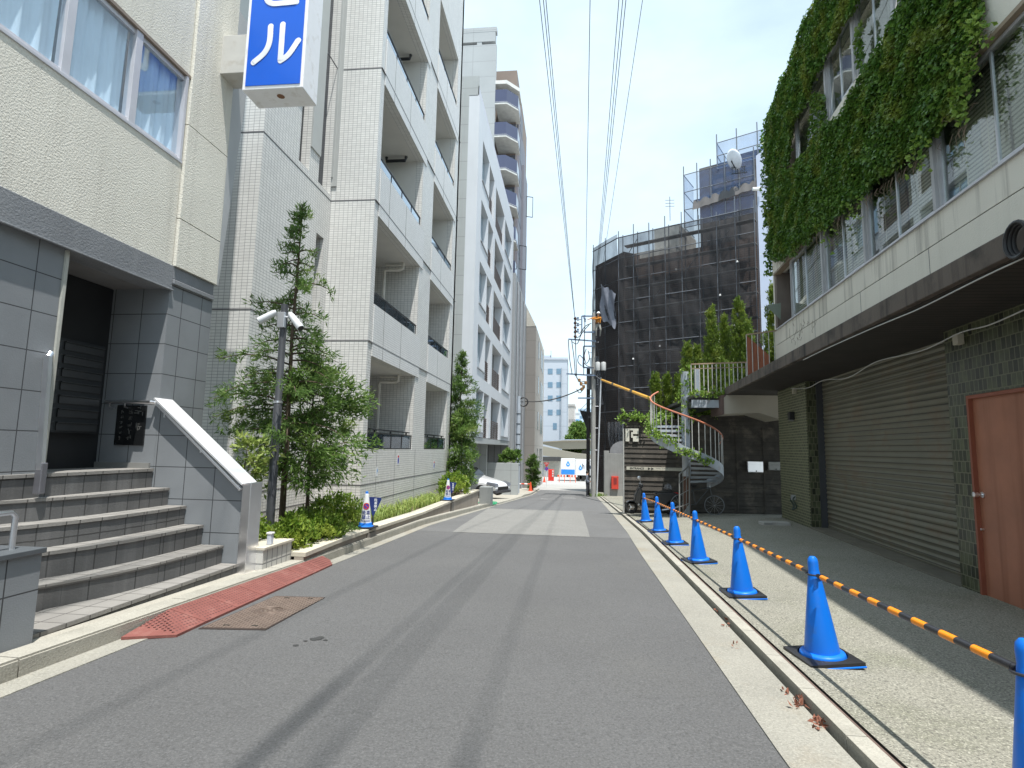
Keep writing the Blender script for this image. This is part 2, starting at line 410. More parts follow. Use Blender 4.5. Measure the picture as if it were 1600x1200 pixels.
jn = MB(); ribbon(jn, [48, 56, 66, 78, 100, 140], itp((48, -14), (140, -30)), itp((48, 18), (140, 40)), lambda x, y: gz(y) - .02)
struct('junction_road', jn, M('pale_concrete_road', (.34, .335, .32), .9, .08, .4))  # pale concrete colour, even over the whole junction
# white marks
mk = MB(); mk_m = M('worn_road_paint', (.55, .55, .53), .8, .15, 9)
for (x0, x1, y) in ((-.45, .35, 33.5), (-.5, .3, 35.6), (-1.6, -1.2, 31)):
    mk.quad((x0, y, gz(y) + .008), (x1, y, gz(y) + .008), (x1, y + .25, gz(y + .25) + .008), (x0, y + .25, gz(y + .25) + .008))
struct('road_markings', mk, mk_m)
# left: flat gutter + kerb
kL = lambda Y: asL(Y) - itp((-12, .22), (8, .17), (16, .14), (27, .12), (48, .1))(Y)
struct('left_gutter', ribbon(MB(), Ys, kL, asL, lambda x, y: gz(y) + .006, .1), conc_gut)
kt = lambda Y: kL(Y) - itp((-12, .22), (8, .18), (20, .16), (48, .16))(Y)
kh = itp((-12, .12), (20, .12), (23.5, .05), (32, .05), (34, .12), (48, .12))
for k in range(0, 40):          # kerb stones cut with joints
    y0 = -11.8 + k * 1.5; yy = [y0 + .006, y0 + .75, y0 + 1.494]
    if k == 0: KS = MB()
    if y0 < 47: ribbon(KS, yy, kt, lambda Y: kL(Y) - .012, lambda x, y: gz(y) + kh(y), .3); 
    if y0 < 47: ribbon(KS, yy, lambda Y: kL(Y) - .014, lambda Y: kL(Y), lambda x, y: gz(y) + kh(y) - .014, .28)
struct('left_kerb', KS, conc_kerb)
lp = MB(); ribbon(lp, Ys, lambda Y: -9.5, lambda Y: kt(Y) + .002, lambda x, y: gz(y) + kh(y) - .012)
struct('left_pavement', lp, M('left_paving', (.36, .34, .29), .9, .12, 1, .4, 80, speck=.3))
# right: gutter, dark gap, kerb, rusty seam, washed aggregate yard
gL = asR; gR = kerbx
struct('right_gutter', ribbon(MB(), Ys, gL, gR, lambda x, y: gz(y) + .008, .1), conc_gut)
gap = lambda Y: kerbx(Y) + .036
struct('kerb_gap', ribbon(MB(), Ys, gR, gap, lambda x, y: gz(y) - .07), dark_gap)
KR = MB()
for k in range(0, 100):
    y0 = -11.9 + k * .6
    if y0 < 47: ribbon(KR, [y0 + .003, y0 + .3, y0 + .597], gap, lambda Y: kerbx(Y) + .135, lambda x, y: gz(y) + .052, .12)
struct('right_kerb', KR, conc_kerb)
struct('kerb_seam', ribbon(MB(), Ys, lambda Y: kerbx(Y) + .135, lambda Y: kerbx(Y) + .165, lambda x, y: gz(y) + .040), rust_line)
yd = MB()
tt = [0, .1, .25, .45, .7, 1.0, 1.6, 3.0]
def ydp(t, Y):
    x0 = kerbx(Y) + .165; x1 = 3.65 + .076 * Y + .02; x = x0 + (x1 - x0) * t
    return (x, Y, yardz(x, Y))
yd.grid(lambda Y, t: ydp(t, Y), list(np.arange(-12, 48, 1.0)), tt)
struct('yard_pavement', yd, conc_pave, smooth='all')

# ================================================================= entrance building (left, near)
XA = -4.71
A = Fr((XA, 0, 0), (0, 1), (1, 0))
bA = thing('entrance_building', 'cream stucco building with grey tiled ground floor and dark entrance at the top of steps', 'building', (XA, 3, 0))
yj0, yj1, yEnd = 4.57, 5.90, 6.68
mb = MB(); A2 = Fr((XA - .04, 0, 0), (0, 1), (1, 0)); A2.wall(mb, -6, yj0, -.6, 3.13, th=.3); build('tiled_wall', mb, panelgrey, bA)
mb = MB(); mb.box(XA - .34, XA - .02, yj0 + .002, yj0 + .035, .9, 3.12); build('door_frame', mb, M('pale_stone_trim', (.42, .42, .38), .8, .1, 8), bA)
mb = MB(); mb.box(XA - .4, XA, yj1, yEnd, -.6, 3.20); build('tiled_pillar', mb, panelgrey, bA)
mb = MB(); mb.box(XA - .02, XA + .03, yj1 + .02, yEnd - .01, 3.20, 3.26); mb.box(XA - .02, XA + .012, yj1 + .02, yEnd - .01, 3.262, 3.42); build('pillar_cap', mb, beamgrey, bA, bevel=.01)
mb = MB(); mb.box(XA - .3, XA + .012, -6, yj1 + .02, 3.135, 3.42); mb.box(XA + .0, XA + .034, -6, yj1 + .02, 3.115, 3.134); build('entrance_beam', mb, beamgrey, bA, bevel=.006)
# upper wall with the ribbon window
wv0, wv1 = 4.72, 5.80
mb = MB(); A.wall(mb, -6, yj1, 3.42, 7.4, [(-6, 5.86, wv0, wv1)], .3)
build('stucco_wall', mb, cream, bA)
mb = MB(); xt = XA + .04
mb.box(XA - .3, xt, yj1 + .012, yEnd, 3.42, 4.0); mb.box(XA - .3, xt, yj1 + .012, yEnd, 4.012, 5.2); mb.box(XA - .3, xt, yj1 + .012, yEnd, 5.212, 16)
build('stucco_column', mb, cream, bA)
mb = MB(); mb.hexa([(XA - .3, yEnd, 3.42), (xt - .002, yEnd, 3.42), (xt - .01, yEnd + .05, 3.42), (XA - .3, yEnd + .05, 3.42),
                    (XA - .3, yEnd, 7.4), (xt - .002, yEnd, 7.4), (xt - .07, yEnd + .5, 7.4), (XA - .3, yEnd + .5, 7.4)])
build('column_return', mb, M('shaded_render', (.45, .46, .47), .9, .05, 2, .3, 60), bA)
mb = MB(); mb.box(XA - 3.5, XA - .3, -6, yEnd - .01, 3.42, 7.38); build('rear_wall', mb, room, bA)
mb = MB(); A.box(mb, -6, 5.92, wv1 - .002, wv1 + .035, -.1, .014); build('window_head', mb, M('bronze_trim', (.24, .19, .15), .5, .1, 5), bA)
mb = MB(); A.box(mb, -6, 5.90, wv0 - .03, wv0 + .006, -.12, .012); build('window_sill', mb, alu_w, bA, bevel=.004)
jamb = MB(); A.box(jamb, 5.845, 5.88, wv0, wv1, -.12, .012); build('window_jamb', jamb, alu_w, bA)
ms_ = [5.12, 4.34, 3.56, 2.78, 2.0, 1.2]
w_edges = [5.845] + ms_
for i in range(len(ms_)):
    u1 = w_edges[i]; u0 = ms_[i]; u1i = u1 if i == 0 else u1 - .045; u0i = u0 + .045 
    fm = MB()
    A.box(fm, u0 - .045, u0 + .045, wv0 + .006, wv1 - .003, -.09, -.012 if i % 2 else .0)
    A.box(fm, u0i, u1i, wv0 + .006, wv0 + .05, -.07, -.02); A.box(fm, u0i, u1i, wv1 - .06, wv1 - .004, -.07, -.02)
    wf = build('window', fm, alu_w, bA, bevel=.003)
    gm = MB(); A.box(gm, u0i, u1i, wv0 + .05, wv1 - .06, -.05, -.044); build('pane', gm, glass, wf)
    cm = MB(); n = 40
    us = np.linspace(u0i, u1i, n)
    cm.grid(lambda u, v: A.pt(u, v, -.13 - .022 * math.sin(u * 34 + i) - .014 * math.sin(u * 71 + v * 1.2) - (.02 * math.exp(-((u - (u0i + .27 * (u1i - u0i))) / .03) ** 2) if v < 5.6 else 0)), us, [wv0 - .02, 5.0, 5.3, 5.6, wv1])
    build('curtain', cm, curtain, wf, smooth='all')
    db = MB(); A.box(db, u0i, u1i, wv0 - .02, wv1, -.28, -.25); build('dark_interior', db, room, wf)
# entrance recess
xm = atY(150, 720, yj1)[0]
mb = MB(); mb.box(xm - 2.5, XA - .4, yj1 + .003, yj1 + .2, .9, 3.3); build('porch_side_wall', mb, panelgrey, bA)
mb = MB(); mb.box(xm - 2.5, XA - .34, 3.14, yj1, .85, .9 + .135); build('porch_floor', mb, step_t, bA)
mb = MB(); mb.box(xm - 2.5, XA - .3, 2, yj1 + .003, 3.136, 3.3); build('porch_ceiling', mb, M('grey_ceiling', (.2, .2, .2), .9), bA)
mb = MB(); mb.box(xm - .1, xm - .002, 3.2, yj1, 1.03, 3.13); build('porch_back_wall', mb, M('porch_shade_black', (.02, .022, .025), .5), bA)  # back wall coloured near black to stand for the shade in the porch
mb = MB(); mb.box(xm - .1, XA - .34, 3.1, 3.2, 1.03, 3.13); build('porch_far_wall', mb, panelgrey, bA)
mb = MB(); mb.box(xm, XA - .04, yj1 - .025, yj1 + .002, 1.035, 1.10); build('skirting', mb, M('stone_skirting', (.24, .24, .23), .6), bA)
# mailbox bank
mbx = thing('mailbox_bank', 'dark steel bank of letterboxes inside the shaded entrance', 'mailboxes', (xm, 5.4, 1.4))
fm = MB(); z0, z1 = 1.42, 2.42; ya, yb = 4.72, yj1 - .1
fm.box(xm, xm + .06, ya, yb, z0, z1); build('cabinet', fm, M('dark_cabinet', (.035, .04, .045), .45), mbx)
for r in range(7):
    for c in range(2):
        d = MB(); w = (yb - ya) / 2; h = (z1 - z0) / 7
        d.box(xm + .061, xm + .075, ya + c * w + .02, ya + (c + 1) * w - .02, z0 + r * h + .02, z0 + (r + 1) * h - .045)
        d.box(xm + .061, xm + .088, ya + c * w + .02, ya + (c + 1) * w - .02, z0 + (r + 1) * h - .043, z0 + (r + 1) * h - .032)
        build('letterbox_door', d, M('letterbox_grey', (.075, .08, .085), .35, metal=.4), mbx, bevel=.002)
# plaque on the camera-facing porch wall
S = Fr((0, yj1, 0), (1, 0), (0, -1))
u0, v1 = S.px(186, 633); u1, v0 = S.px(225, 696)
pq = thing('stone_plaque', 'black polished stone plaque with faint brushed characters on the porch wall', 'plaque', S.pt(u0, v0))
mb = MB(); S.box(mb, u0, u1, v0, v1, .002, .022); build('slab', mb, M('black_granite', (.012, .013, .014), .25, .2, 40), pq, bevel=.002)
tm = MB(); w = u1 - u0
for ci, (cx, n, s_) in enumerate(((.78, 2, .085), (.5, 5, .04), (.2, 6, .03))):
    for k in range(n):
        cy = v1 - .06 - k * (.36 / n) - (.02 if ci else .0); ux = u0 + w * cx
        for q in range(7):
            a = random.uniform(-.5, .5) * s_; b = random.uniform(-.5, .5) * s_; hor = random.random() < .5; l = s_ * random.uniform(.3, .9) / 2
            if hor: S.box(tm, ux + a - l, ux + a + l, cy + b, cy + b + s_ * .07, .0225, .0235)
            else: S.box(tm, ux + a, ux + a + s_ * .07, cy + b - l, cy + b + l, .0225, .0235)
build('inscription', tm, M('faded_gilt', (.16, .16, .15), .6), pq)

# steps: nosings in photograph pixels (right end, left end)
st = thing('entrance_steps', 'flight of six worn tiled entrance steps with rounded left corners', 'steps', (-4.1, 5, 0))
noses = [((371, 881), (51, 983)), ((348, 852), (58, 908)), ((317, 820), (63, 859)), ((290, 790), (0, 812)), ((264, 762), (27, 774)), ((239, 732), (66, 740))]
tops = []; 
for (r, l) in noses:
    p = atY(*r, yj1 - .01); X = p[0]; q = atX(*l, X); tops.append((X, p[2], q))
for k, (X, z, q) in enumerate(tops):
    yl = 3.35 if k < 5 else 3.2
    zb = tops[k - 1][1] if k else -.35
    cv = itp((3.0, 1.1), (3.4, .75), (3.8, .42), (4.1, .24), (4.5, .10), (4.9, .03), (5.3, .005), (5.6, 0), (6, 0)) if k in (1, 2, 3, 4) else (lambda y: 0)
    ysn = np.linspace(yl, yj1 - .012, 26)
    nx = [X - cv(y) for y in ysn]
    xb = tops[k + 1][0] - .25 if k < 5 else X - .5
    tr = MB()      # tread with a rounded nosing lip
    for i in range(25):
        a, b = ysn[i], ysn[i + 1]
        tr.hexa([(xb, a, z - .03), (nx[i] + .012, a, z - .03), (nx[i + 1] + .012, b, z - .03), (xb, b, z - .03), (xb, a, z), (nx[i] + .012, a, z), (nx[i + 1] + .012, b, z), (xb, b, z)])
    t_ = build('tread', tr, step_t, st)
    rs = MB()
    for i in range(25):
        a, b = ysn[i], ysn[i + 1]
        rs.quad((nx[i], a, zb - .02), (nx[i + 1], b, zb - .02), (nx[i + 1], b, z - .03), (nx[i], a, z - .03))
    rs.quad((xb, ysn[0], zb - .02), (nx[0], ysn[0], zb - .02), (nx[0], ysn[0], z - .03), (xb, ysn[0], z - .03))
    build('riser', rs, riser_t, st)
# sloped side wall with steel cap, end post and handrail
sw = thing('stair_side_wall', 'grey tiled side wall of the steps under a sloping polished steel cap', 'wall', (-4, yj1, 0))
pa = atY(250, 625, yj1); pb = atY(385, 757, yj1)
xw1 = atY(371, 900, yj1)[0]
poly = [(XA + .003, yj1, -.4), (xw1, yj1, -.4), (xw1, yj1, pb[2] - .01), (XA + .003, yj1, pa[2] + .0)]
mb = MB().prism(poly, (0, .16, 0)); build('wall_panel', mb, panelgrey, sw)
sl = _n(np.array([xw1 - XA, 0, pb[2] - pa[2]]))
a = np.array([XA + .0, yj1 + .085, pa[2] + .012]); b = np.array([xw1 + .03, yj1 + .085, pb[2] + .004])
mb = MB().bar(a - [0, .03, 0], b - [0, .03, 0], .29, .025); capm = M('glare_pale_steel', (.90, .90, .92), .38, .03, 3, metal=.45)  # paler, less metallic copy of the steel, its colour standing for sun glare
build('steel_cap', mb, capm, sw, bevel=.004)
mb = MB().box(xw1, xw1 + .1, yj1 - .03, yj1 + .2, -.3, pb[2] + .02); build('end_post', mb, steel, sw, bevel=.004)
hr = thing('handrail', 'flat polished steel handrail on brackets along the sloping side wall', 'handrail', (-4, yj1 - .09, 1))
o = np.array([0, -.085, -.06])
mb = MB().bar(a + o + [-.03, -.02, .02], b + o + [-.05, -.02, 0], .045, .03); build('rail', mb, capm, hr, bevel=.006)
mb = MB().tube([(xm + .1, yj1 - .07, pa[2] - .03), (XA - .05, yj1 - .07, pa[2] - .03), a + o + [-.03, -.02, .01]], .019, 10); build('upper_rail', mb, steel, hr, smooth=True)
for t in (.08, .5, .93):
    p = a + (b - a) * t + o + [0, -.02, -.02]
    mb = MB().tube([p, p + [0, .0, -.05], p + [0, .1, -.06]], .008, 8); build('bracket', mb, steel, hr, smooth=True)
for t in (.12, .5):
    p = np.array([xm + .1 + t * .5, yj1 - .07, pa[2] - .04]); mb = MB().tube([p, p + [0, 0, -.05], p + [0, .07, -.06]], .007, 8); build('bracket', mb, steel, hr, smooth=True)
# left handrail: steel tube in a sleeve on the wall
lh = thing('standing_handrail', 'upright stainless grab rail in a sleeve beside the doorway', 'handrail', (XA + .15, 4.45, .9))
p0 = atX(60, 772, XA + .12); p1 = atX(76, 552, XA + .12)
p2 = p1 + [-.02, .05, 0]
mb = MB().bar(p0, [p1[0], p1[1], p1[2] - .03], .035, .05); mb.tube([[p1[0], p1[1], p1[2] - .03], p1 + [0, .02, 0], p1 + [-.25, .25, .02], p1 + [-.5, .3, .02]], .024, 10)
build('rail', mb, steel, lh, smooth=True)
mb = MB().bar(p0, p0 + [0, 0, .27], .055, .07); build('sleeve', mb, M('grey_sleeve', (.2, .2, .22), .4, metal=.5), lh, bevel=.008)
# low front wall at far left
q = atG(50, 1003, .12); XF = q[0]
lw = thing('low_front_wall', 'low grey tiled wall with a dark stone coping at the foot of the steps', 'wall', (XF, 3, 0))
yw = q[1]; zt = atX(52, 858, XF)[2]
mb = MB().box(XF - .9, XF, -3, yw, -.3, zt - .035); build('wall_body', mb, panelgrey, lw)
mb = MB().box(XF - .93, XF + .02, -3, yw + .015, zt - .035, zt); build('coping', mb, M('dark_coping', (.09, .1, .11), .5, .1, 4), lw, bevel=.004)
mb = MB().box(XF - .02, XF + .03, -3, yw - .02, -.3, -.02); build('base_kerb', mb, conc_kerb, lw)
rl = thing('low_wall_rail', 'small chromed rail standing on the low front wall', 'rail', (XF - .2, yw, zt))
pr = atX(25, 800, XF - .12); pt_ = pr
mb = MB().tube([(pr[0], pr[1], zt), (pr[0], pr[1], pr[2] - .03), (pr[0], pr[1] - .03, pr[2]), (pr[0], pr[1] - .8, pr[2])], .017, 10); build('rail_tube', mb, steel, rl, smooth=True)

# ================================================================= blue projecting sign
ys0 = 6.35; SG = Fr((0, ys0, 0), (1, 0), (0, -1))
ul, vb = SG.px(378, 141); ur, _ = SG.px(473, 136)
sg = thing('projecting_sign', 'tall blue lightbox sign with white katakana projecting from the cream wall', 'sign', (XA, ys0, vb))
dp = .40; vt = 8.0; um = (ul + ur) / 2
mb = MB().box(ul, ur, ys0, ys0 + dp, vb, vt); build('casing', mb, M('sign_casing', (.84, .84, .86), .4, .04, 5, dirt=((.3, .24, .17), 5, .3)), sg, bevel=.008)
mb = MB(); SG.box(mb, ul + .045, ur - .04, vb + .05, vt - .05, .002, .01); build('face', mb, M('sign_blue', (.004, .105, .60), .25, .03, 2), sg)
SGF = Fr((0, ys0 - .011, 0), (1, 0), (0, -1))
def stroke(mb, pts, r):
    P = [SG.px(x, y) for x, y in pts]; n = len(P)
    # rounded flat stroke: chain of discs and quads
    for (u, v) in P:
        zd_ = .0125 + .00013 * len(mb.f) % .003; mb.add([SG.pt(u + r * math.cos(t), v + r * math.sin(t), zd_) for t in np.linspace(0, 2 * PI, 17)[:-1]], [tuple(range(16))])
    for i in range(n - 1):
        d = np.array(P[i + 1]) - np.array(P[i]); nn = np.array([-d[1], d[0]]) / (np.linalg.norm(d) + 1e-9) * r
        q = [np.array(P[i]) + nn, np.array(P[i]) - nn, np.array(P[i + 1]) - nn, np.array(P[i + 1]) + nn]
        mb.quad(*[SG.pt(a_[0], a_[1], .0165 + .0001 * i) for a_ in q])
    return mb
def smoothp(pts, n=6):
    out = []; P = [np.array(p, float) for p in pts]
    for i in range(len(P) - 1):
        p0 = P[max(i - 1, 0)]; p1 = P[i]; p2 = P[i + 1]; p3 = P[min(i + 2, len(P) - 1)]
        for t in np.linspace(0, 1, n, endpoint=False):
            out.append(.5 * ((2 * p1) + (-p0 + p2) * t + (2 * p0 - 5 * p1 + 4 * p2 - p3) * t * t + (-p0 + 3 * p1 - 3 * p2 + p3) * t ** 3))
    out.append(P[-1]); return [tuple(float(c) for c in p) for p in out]
tm = MB(); rr = .038
sgw = M('sign_white', (.8, .82, .85), .4)
stroke(tm, smoothp([(424, 42), (422, 67), (414, 84), (397, 99)]), rr)
stroke(tm, smoothp([(443, 39), (441, 68), (439, 95)]), rr); stroke(tm, smoothp([(439, 96), (452, 86), (467, 64)]), rr)
build('katakana_character', tm, sgw, sg, recalc=False); tm = MB()
stroke(tm, smoothp([(419, -62), (417, -8), (424, 6), (444, 6), (464, 4)]), rr)
stroke(tm, smoothp([(420, -28), (440, -32), (462, -42)]), rr)
stroke(tm, [(470, -66), (474, -52)], .02); stroke(tm, [(484, -68), (488, -54)], .02)
build('katakana_character', tm, sgw, sg, recalc=False)
mb = MB()
for q in ((.35, .2), (.5, .25), (.62, .18)): mb.lathe([(.02, 0), (.05, .001), (.05, .003)], 10, (ul + .45, ys0 + .16, vb - .004)); break
build('drain_stain', mb, M('rust_stain', (.22, .11, .06), .9), sg)
bv, bt = SG.px(340, 112)[1], SG.px(350, 52)[1]
mb = MB().box(XA + .02, ul, ys0 + .04, ys0 + .36, bv, bt); build('bracket_box', mb, M('bracket_paint', (.5, .49, .46), .6, .06, 5, dirt=((.28, .22, .15), 6, .3)), sg, bevel=.006)

# ================================================================= tiled apartment building
XB = -4.3; YE2 = 11.21; XF1 = -5.31; YF1 = 8.50; YB1 = 19.7; ZT = 19.5
B = Fr((XB, 0, 0), (0, 1), (1, 0)); F1 = Fr((XF1, 0, 0), (0, 1), (1, 0))
E2 = Fr((0, YE2, 0), (1, 0), (0, -1)); E1 = Fr((0, YF1, 0), (1, 0), (0, -1))
bB = thing('apartment_building', 'white mosaic tiled apartment block with deep recessed balconies', 'building', (XB, 15, -1))
FH = 3.135
sills = [1.26, 4.42, 7.56, 10.72, 13.86]; heads = [3.27, 6.42, 9.56, 12.7, 15.84]
bays = [(11.44, 14.87), (16.09, 18.98)]
mb = MB(); ops = [(a_, b_, sills[k], heads[k]) for k in range(5) for (a_, b_) in bays]
B.wall(mb, YE2, YB1, -1.6, ZT, ops, .22, back=False); build('street_wall', mb, tileB, bB)
mb = MB()
for k in range(5):
    lo = heads[k - 1] if k else None
    if k == 0: continue
    for (a_, b_) in bays: mb = MB(); B.box(mb, a_ + .003, b_ + .30, heads[k - 1] + .003, sills[k] - .003, .001, .022); build('balcony_parapet', mb, parB, bB)
# balcony interiors
for k in range(5):
    for bi, (a_, b_) in enumerate(bays):
        z0, z1 = sills[k], heads[k]
        mb = MB(); d = 1.35
        mb.quad((XB - .22, a_, z1), (XB - .22, b_, z1), (XB - d, b_, z1), (XB - d, a_, z1)); build('balcony_ceiling', mb, soffit, bB, recalc=False)
        for w_ in (a_, b_): mb = MB(); mb.quad((XB - .22, w_, z0 - 1), (XB - .22, w_, z1), (XB - d, w_, z1), (XB - d, w_, z0 - 1)); build('balcony_side_wall', mb, tileB if k < 2 else soffit, bB, recalc=False)
        mb = MB(); mb.quad((XB - d, a_, z0 - 1), (XB - d, b_, z0 - 1), (XB - d, b_, z1), (XB - d, a_, z1)); build('balcony_back_wall', mb, tileB if k < 2 else soffit, bB, recalc=False)
        mb = MB(); mb.box(XB - d + .01, XB - d + .05, a_ + .9, b_ - .7, z0 - 1, z0 + 1.15); dd = build('balcony_door', mb, alu, bB)
        mb = MB(); mb.box(XB - d + .051, XB - d + .056, a_ + .95, b_ - .75, z0 - .9, z0 + 1.1); build('pane', mb, glass_dark, dd)
        mb = MB(); mb.quad((XB - .22, a_, z0 - .9), (XB - d, a_, z0 - .9), (XB - d, b_, z0 - .9), (XB - .22, b_, z0 - .9)); build('balcony_floor', mb, conc_kerb, bB, recalc=False)
        # railing: tinted glass between sill and dark handrail
        rg = MB(); rh = .30 if k else .38; yy0 = a_ + .01; yy1 = b_ - .01
        rg.box(XB - .06, XB - .02, yy0, yy1, z0 + rh - .03, z0 + rh); rg.box(XB - .055, XB - .025, yy0, yy1, z0 + .002, z0 + .03)
        for t in np.linspace(yy0 + .012, yy1 - .012, 5 if bi == 0 else 4): rg.box(XB - .052, XB - .028, t - .012, t + .012, z0 + .03, z0 + rh - .03)
        if k == 0: rg.box(XB - .1, XB - .05, yy0 + .3, yy1 - .1, z0 + rh + .05, z0 + rh + .08); 
        if k == 0: 
            for t in (yy0 + .6, (yy0 + yy1) / 2, yy1 - .4): rg.box(XB - .085, XB - .055, t, t + .05, z0 + rh, z0 + rh + .05)
        r_ = build('balcony_railing', rg, dark_metal, bB)
        gm = MB(); gm.box(XB - .042, XB - .038, yy0 + .012, yy1 - .012, z0 + .03, z0 + rh - .03); build('pane', gm, glass_blue, r_)
        if bi == 0:
            pm = MB(); yp = b_ - .32
            if k < 2:
                pm.tube([(XB - .9, yp, z0 - .9), (XB - .9, yp, z1 - .24), (XB - .86, yp - .0, z1 - .2), (XB - .45, yp, z1 - .2), (XB - .38, yp, z1 - .17), (XB - .37, yp, z1 - .0)], .045, 10)
                pm.tube([(XB - .88, yp + .0, z1 - .07), (XB - .4, yp, z1 - .07)], .028, 8)
                build('drain_pipe', pm, M('cream_pipe', (.62, .60, .55), .5), bB, smooth=True)
            else:
                pm.tube([(XB - 1.0, yp, z1), (XB - 1., yp, z1 - .12), (XB - .45, yp, z1 - .12), (XB - .42, yp, z1)], .045, 10); build('drain_pipe', pm, dark_metal, bB, smooth=True)
            vm = MB(); vm.box(XB - 1.1, XB - .62, a_ + 1.0, a_ + 1.65, z1 - .03, z1 - .002); build('ceiling_hatch', vm, M('grey_vent', (.12, .12, .12), .6), bB)
# return walls and recessed side wall
mb = MB(); E2.wall(mb, XF1, XB - .22, -1.6, ZT, (), .25); build('return_wall', mb, tileB, bB)
u_a = F1.px(491, 420)[0]; u_b = min(F1.px(503, 420)[0], YE2 - .12); v_b = F1.px(486, 483)[1]; v_t = F1.px(491, 360)[1]
s1a = F1.px(467, 252)[0]; s1b = F1.px(483, 262)[0]; s1v = F1.px(467, 250)[1]; s2a = F1.px(497, 285)[0]; s2b = YE2 - .06; s2v = F1.px(497, 284)[1]
mb = MB(); F1.wall(mb, YF1, YE2, -1.6, ZT, [(u_a, u_b, v_b, v_t), (s1a, s1b, s1v, ZT - .5), (s2a, s2b, s2v, ZT - .5)], .22); build('side_street_wall', mb, tileB, bB)
slim = thing
for (a_, b_, c_, d_) in ((u_a, u_b, v_b, v_t), (s1a, s1b, s1v, ZT - .5), (s2a, s2b, s2v, ZT - .5)):
    mb = MB(); F1.box(mb, a_, b_, c_, d_, -.20, -.19); w_ = build('slit_window', mb, M('slit_dark', (.03, .035, .045), .2), bB)
    fm = MB(); F1.box(fm, a_, a_ + .05, c_, d_, -.18, -.12); F1.box(fm, a_ + .05, b_, c_, c_ + .04, -.18, -.12); build('frame', fm, dark_metal, w_)
# grey metal cladding above the tiles, between the slits
cg = M('grey_cladding', (.40, .41, .40), .5, .05, 2)
mb = MB(); z_ = F1.px(430, 128)[1]
F1.box(mb, s1b + .0, s2a - .0, s2v + .55, ZT - .5, .0, .03); F1.box(mb, YF1 + .02, s1a - .0, F1.px(440, 150)[1] + .35, ZT, .0, .03)
build('metal_cladding', mb, cg, bB)
mb = MB(); F1.box(mb, s2b, YE2 - .001, s2v + .4, ZT, .0, .03); E2.box(mb, XF1 + .002, XF1 + .12, s2v + .2, ZT, .0, .03); build('metal_cladding', mb, cg, bB)
mb = MB(); E1.wall(mb, -9, XF1 - .22, -1.6, E1.px(380, 135)[1], (), .25); build('end_wall', mb, tileB, bB)
mb = MB(); E1.wall(mb, -9, XF1 - .22, E1.px(380, 135)[1], ZT, (), .25); build('end_cladding', mb, cg, bB)
mb = MB()
for zj in (3.56, 6.70, 9.82, 12.95):
    E1.box(mb, -9, XF1 + .004, zj - .012, zj + .012, -.01, .004); F1.box(mb, YF1, YE2, zj - .012, zj + .012, -.01, .004)
    E2.box(mb, XF1, XB + .004, zj - .012, zj + .012, -.01, .004); B.box(mb, YE2, YB1, zj - .009, zj + .009, -.01, .026)
for zj in (.52, .16): E2.box(mb, XF1, XB + .004, zj - .01, zj + .01, -.01, .004); B.box(mb, YE2, YB1, zj - .01, zj + .01, -.01, .004); F1.box(mb, YF1, YE2, zj - .01, zj + .01, -.01, .004)
for yj in (12.1, 13.4, 15.17): B.box(mb, yj - .006, yj + .006, -1.3, 1.26, -.01, .004)
for k in range(4):
    for yj in (12.1, 13.4, 17.3): B.box(mb, yj - .006, yj + .006, heads[k], sills[k + 1], -.01, .026)
build('expansion_joint', mb, joint, bB)
mb = MB().box(-14, XB - .3, YE2 + .26, YB1, ZT - .1, ZT + .4); mb.box(-14, XF1 - .3, YF1 + .3, YE2, ZT - .1, ZT + .4); build('roof_slab', mb, soffit, bB)
mb = MB().box(-14, XB, YB1 - .22, YB1, -1.6, ZT); build('far_end_wall', mb, tileB, bB)
mb = MB().box(-14, XB - 1.4, YE2 + .3, YB1 - .3, -1.6, ZT - .2); build('core', mb, room, bB)
# small stickers
for i, (px, py, col, lab) in enumerate(((622, 718, (.5, .04, .06), 'small red and blue no parking sticker on the tiled wall below the wide balcony'),
                                  (678, 726, (.5, .04, .06), 'small red and blue no parking sticker on the tiled wall below the narrow balcony'),
                                  (589, 737, (.3, .45, .65), 'pale blue notice on the tiled wall near the first cone'))):
    u, v = B.px(px, py); sgn = thing('wall_sticker', lab, 'sticker', B.pt(u, v))
    hh = .13 if i < 2 else .1
    mb = MB(); B.box(mb, u - .07, u + .07, v - hh, v + hh, .001, .005); build('backing', mb, M('sticker_white', (.65, .66, .68), .5), sgn)
    mb = MB(); n = 18
    if i < 2:
        B.box(mb, u - .055, u + .055, v + .05, v + .10, .0052, .0062); build('red_panel', mb, M('sign_red', (.55, .03, .03), .5), sgn)
        mb = MB(); mb.prism([B.pt(u + .055 * math.cos(t), v - .03 + .08 * math.sin(t), .0052) for t in np.linspace(0, 2 * PI, n + 1)[:-1]], (.001, 0, 0)); build('blue_disc', mb, M('sign_navy', (.03, .05, .35), .5), sgn)
    else:
        build('print', text_mb('P', .14, B, u, v, .0055), M('sign_sky', (.1, .3, .6), .5), sgn)
# ================================================================= planter, shrubs, cones on the left
leafA = leafmat('leaf_conifer', (.06, .125, .03), (.15, .25, .06), (.20, .28, .08), trans=.45)
leafB = leafmat('leaf_box', (.09, .18, .02), (.24, .34, .045), (.32, .38, .06))
leafC = leafmat('leaf_bush', (.07, .15, .03), (.19, .30, .07), (.26, .34, .10), trans=.45)
leafD = leafmat('leaf_grass', (.16, .26, .05), (.42, .48, .14), (.30, .40, .12))
leafE = leafmat('leaf_cypress', (.07, .13, .015), (.17, .24, .03), (.22, .27, .04))
leafI = leafmat('leaf_ivy', (.05, .13, .022), (.155, .27, .045), (.22, .27, .05), .4)
leafV = leafmat('leaf_vine', (.11, .22, .03), (.30, .42, .08), (.22, .34, .06))
bark = M('bark', (.09, .065, .045), .95, .3, 12, .8, 40)
soil = M('soil', (.12, .09, .06), .98, .3, 9, .8, 30)
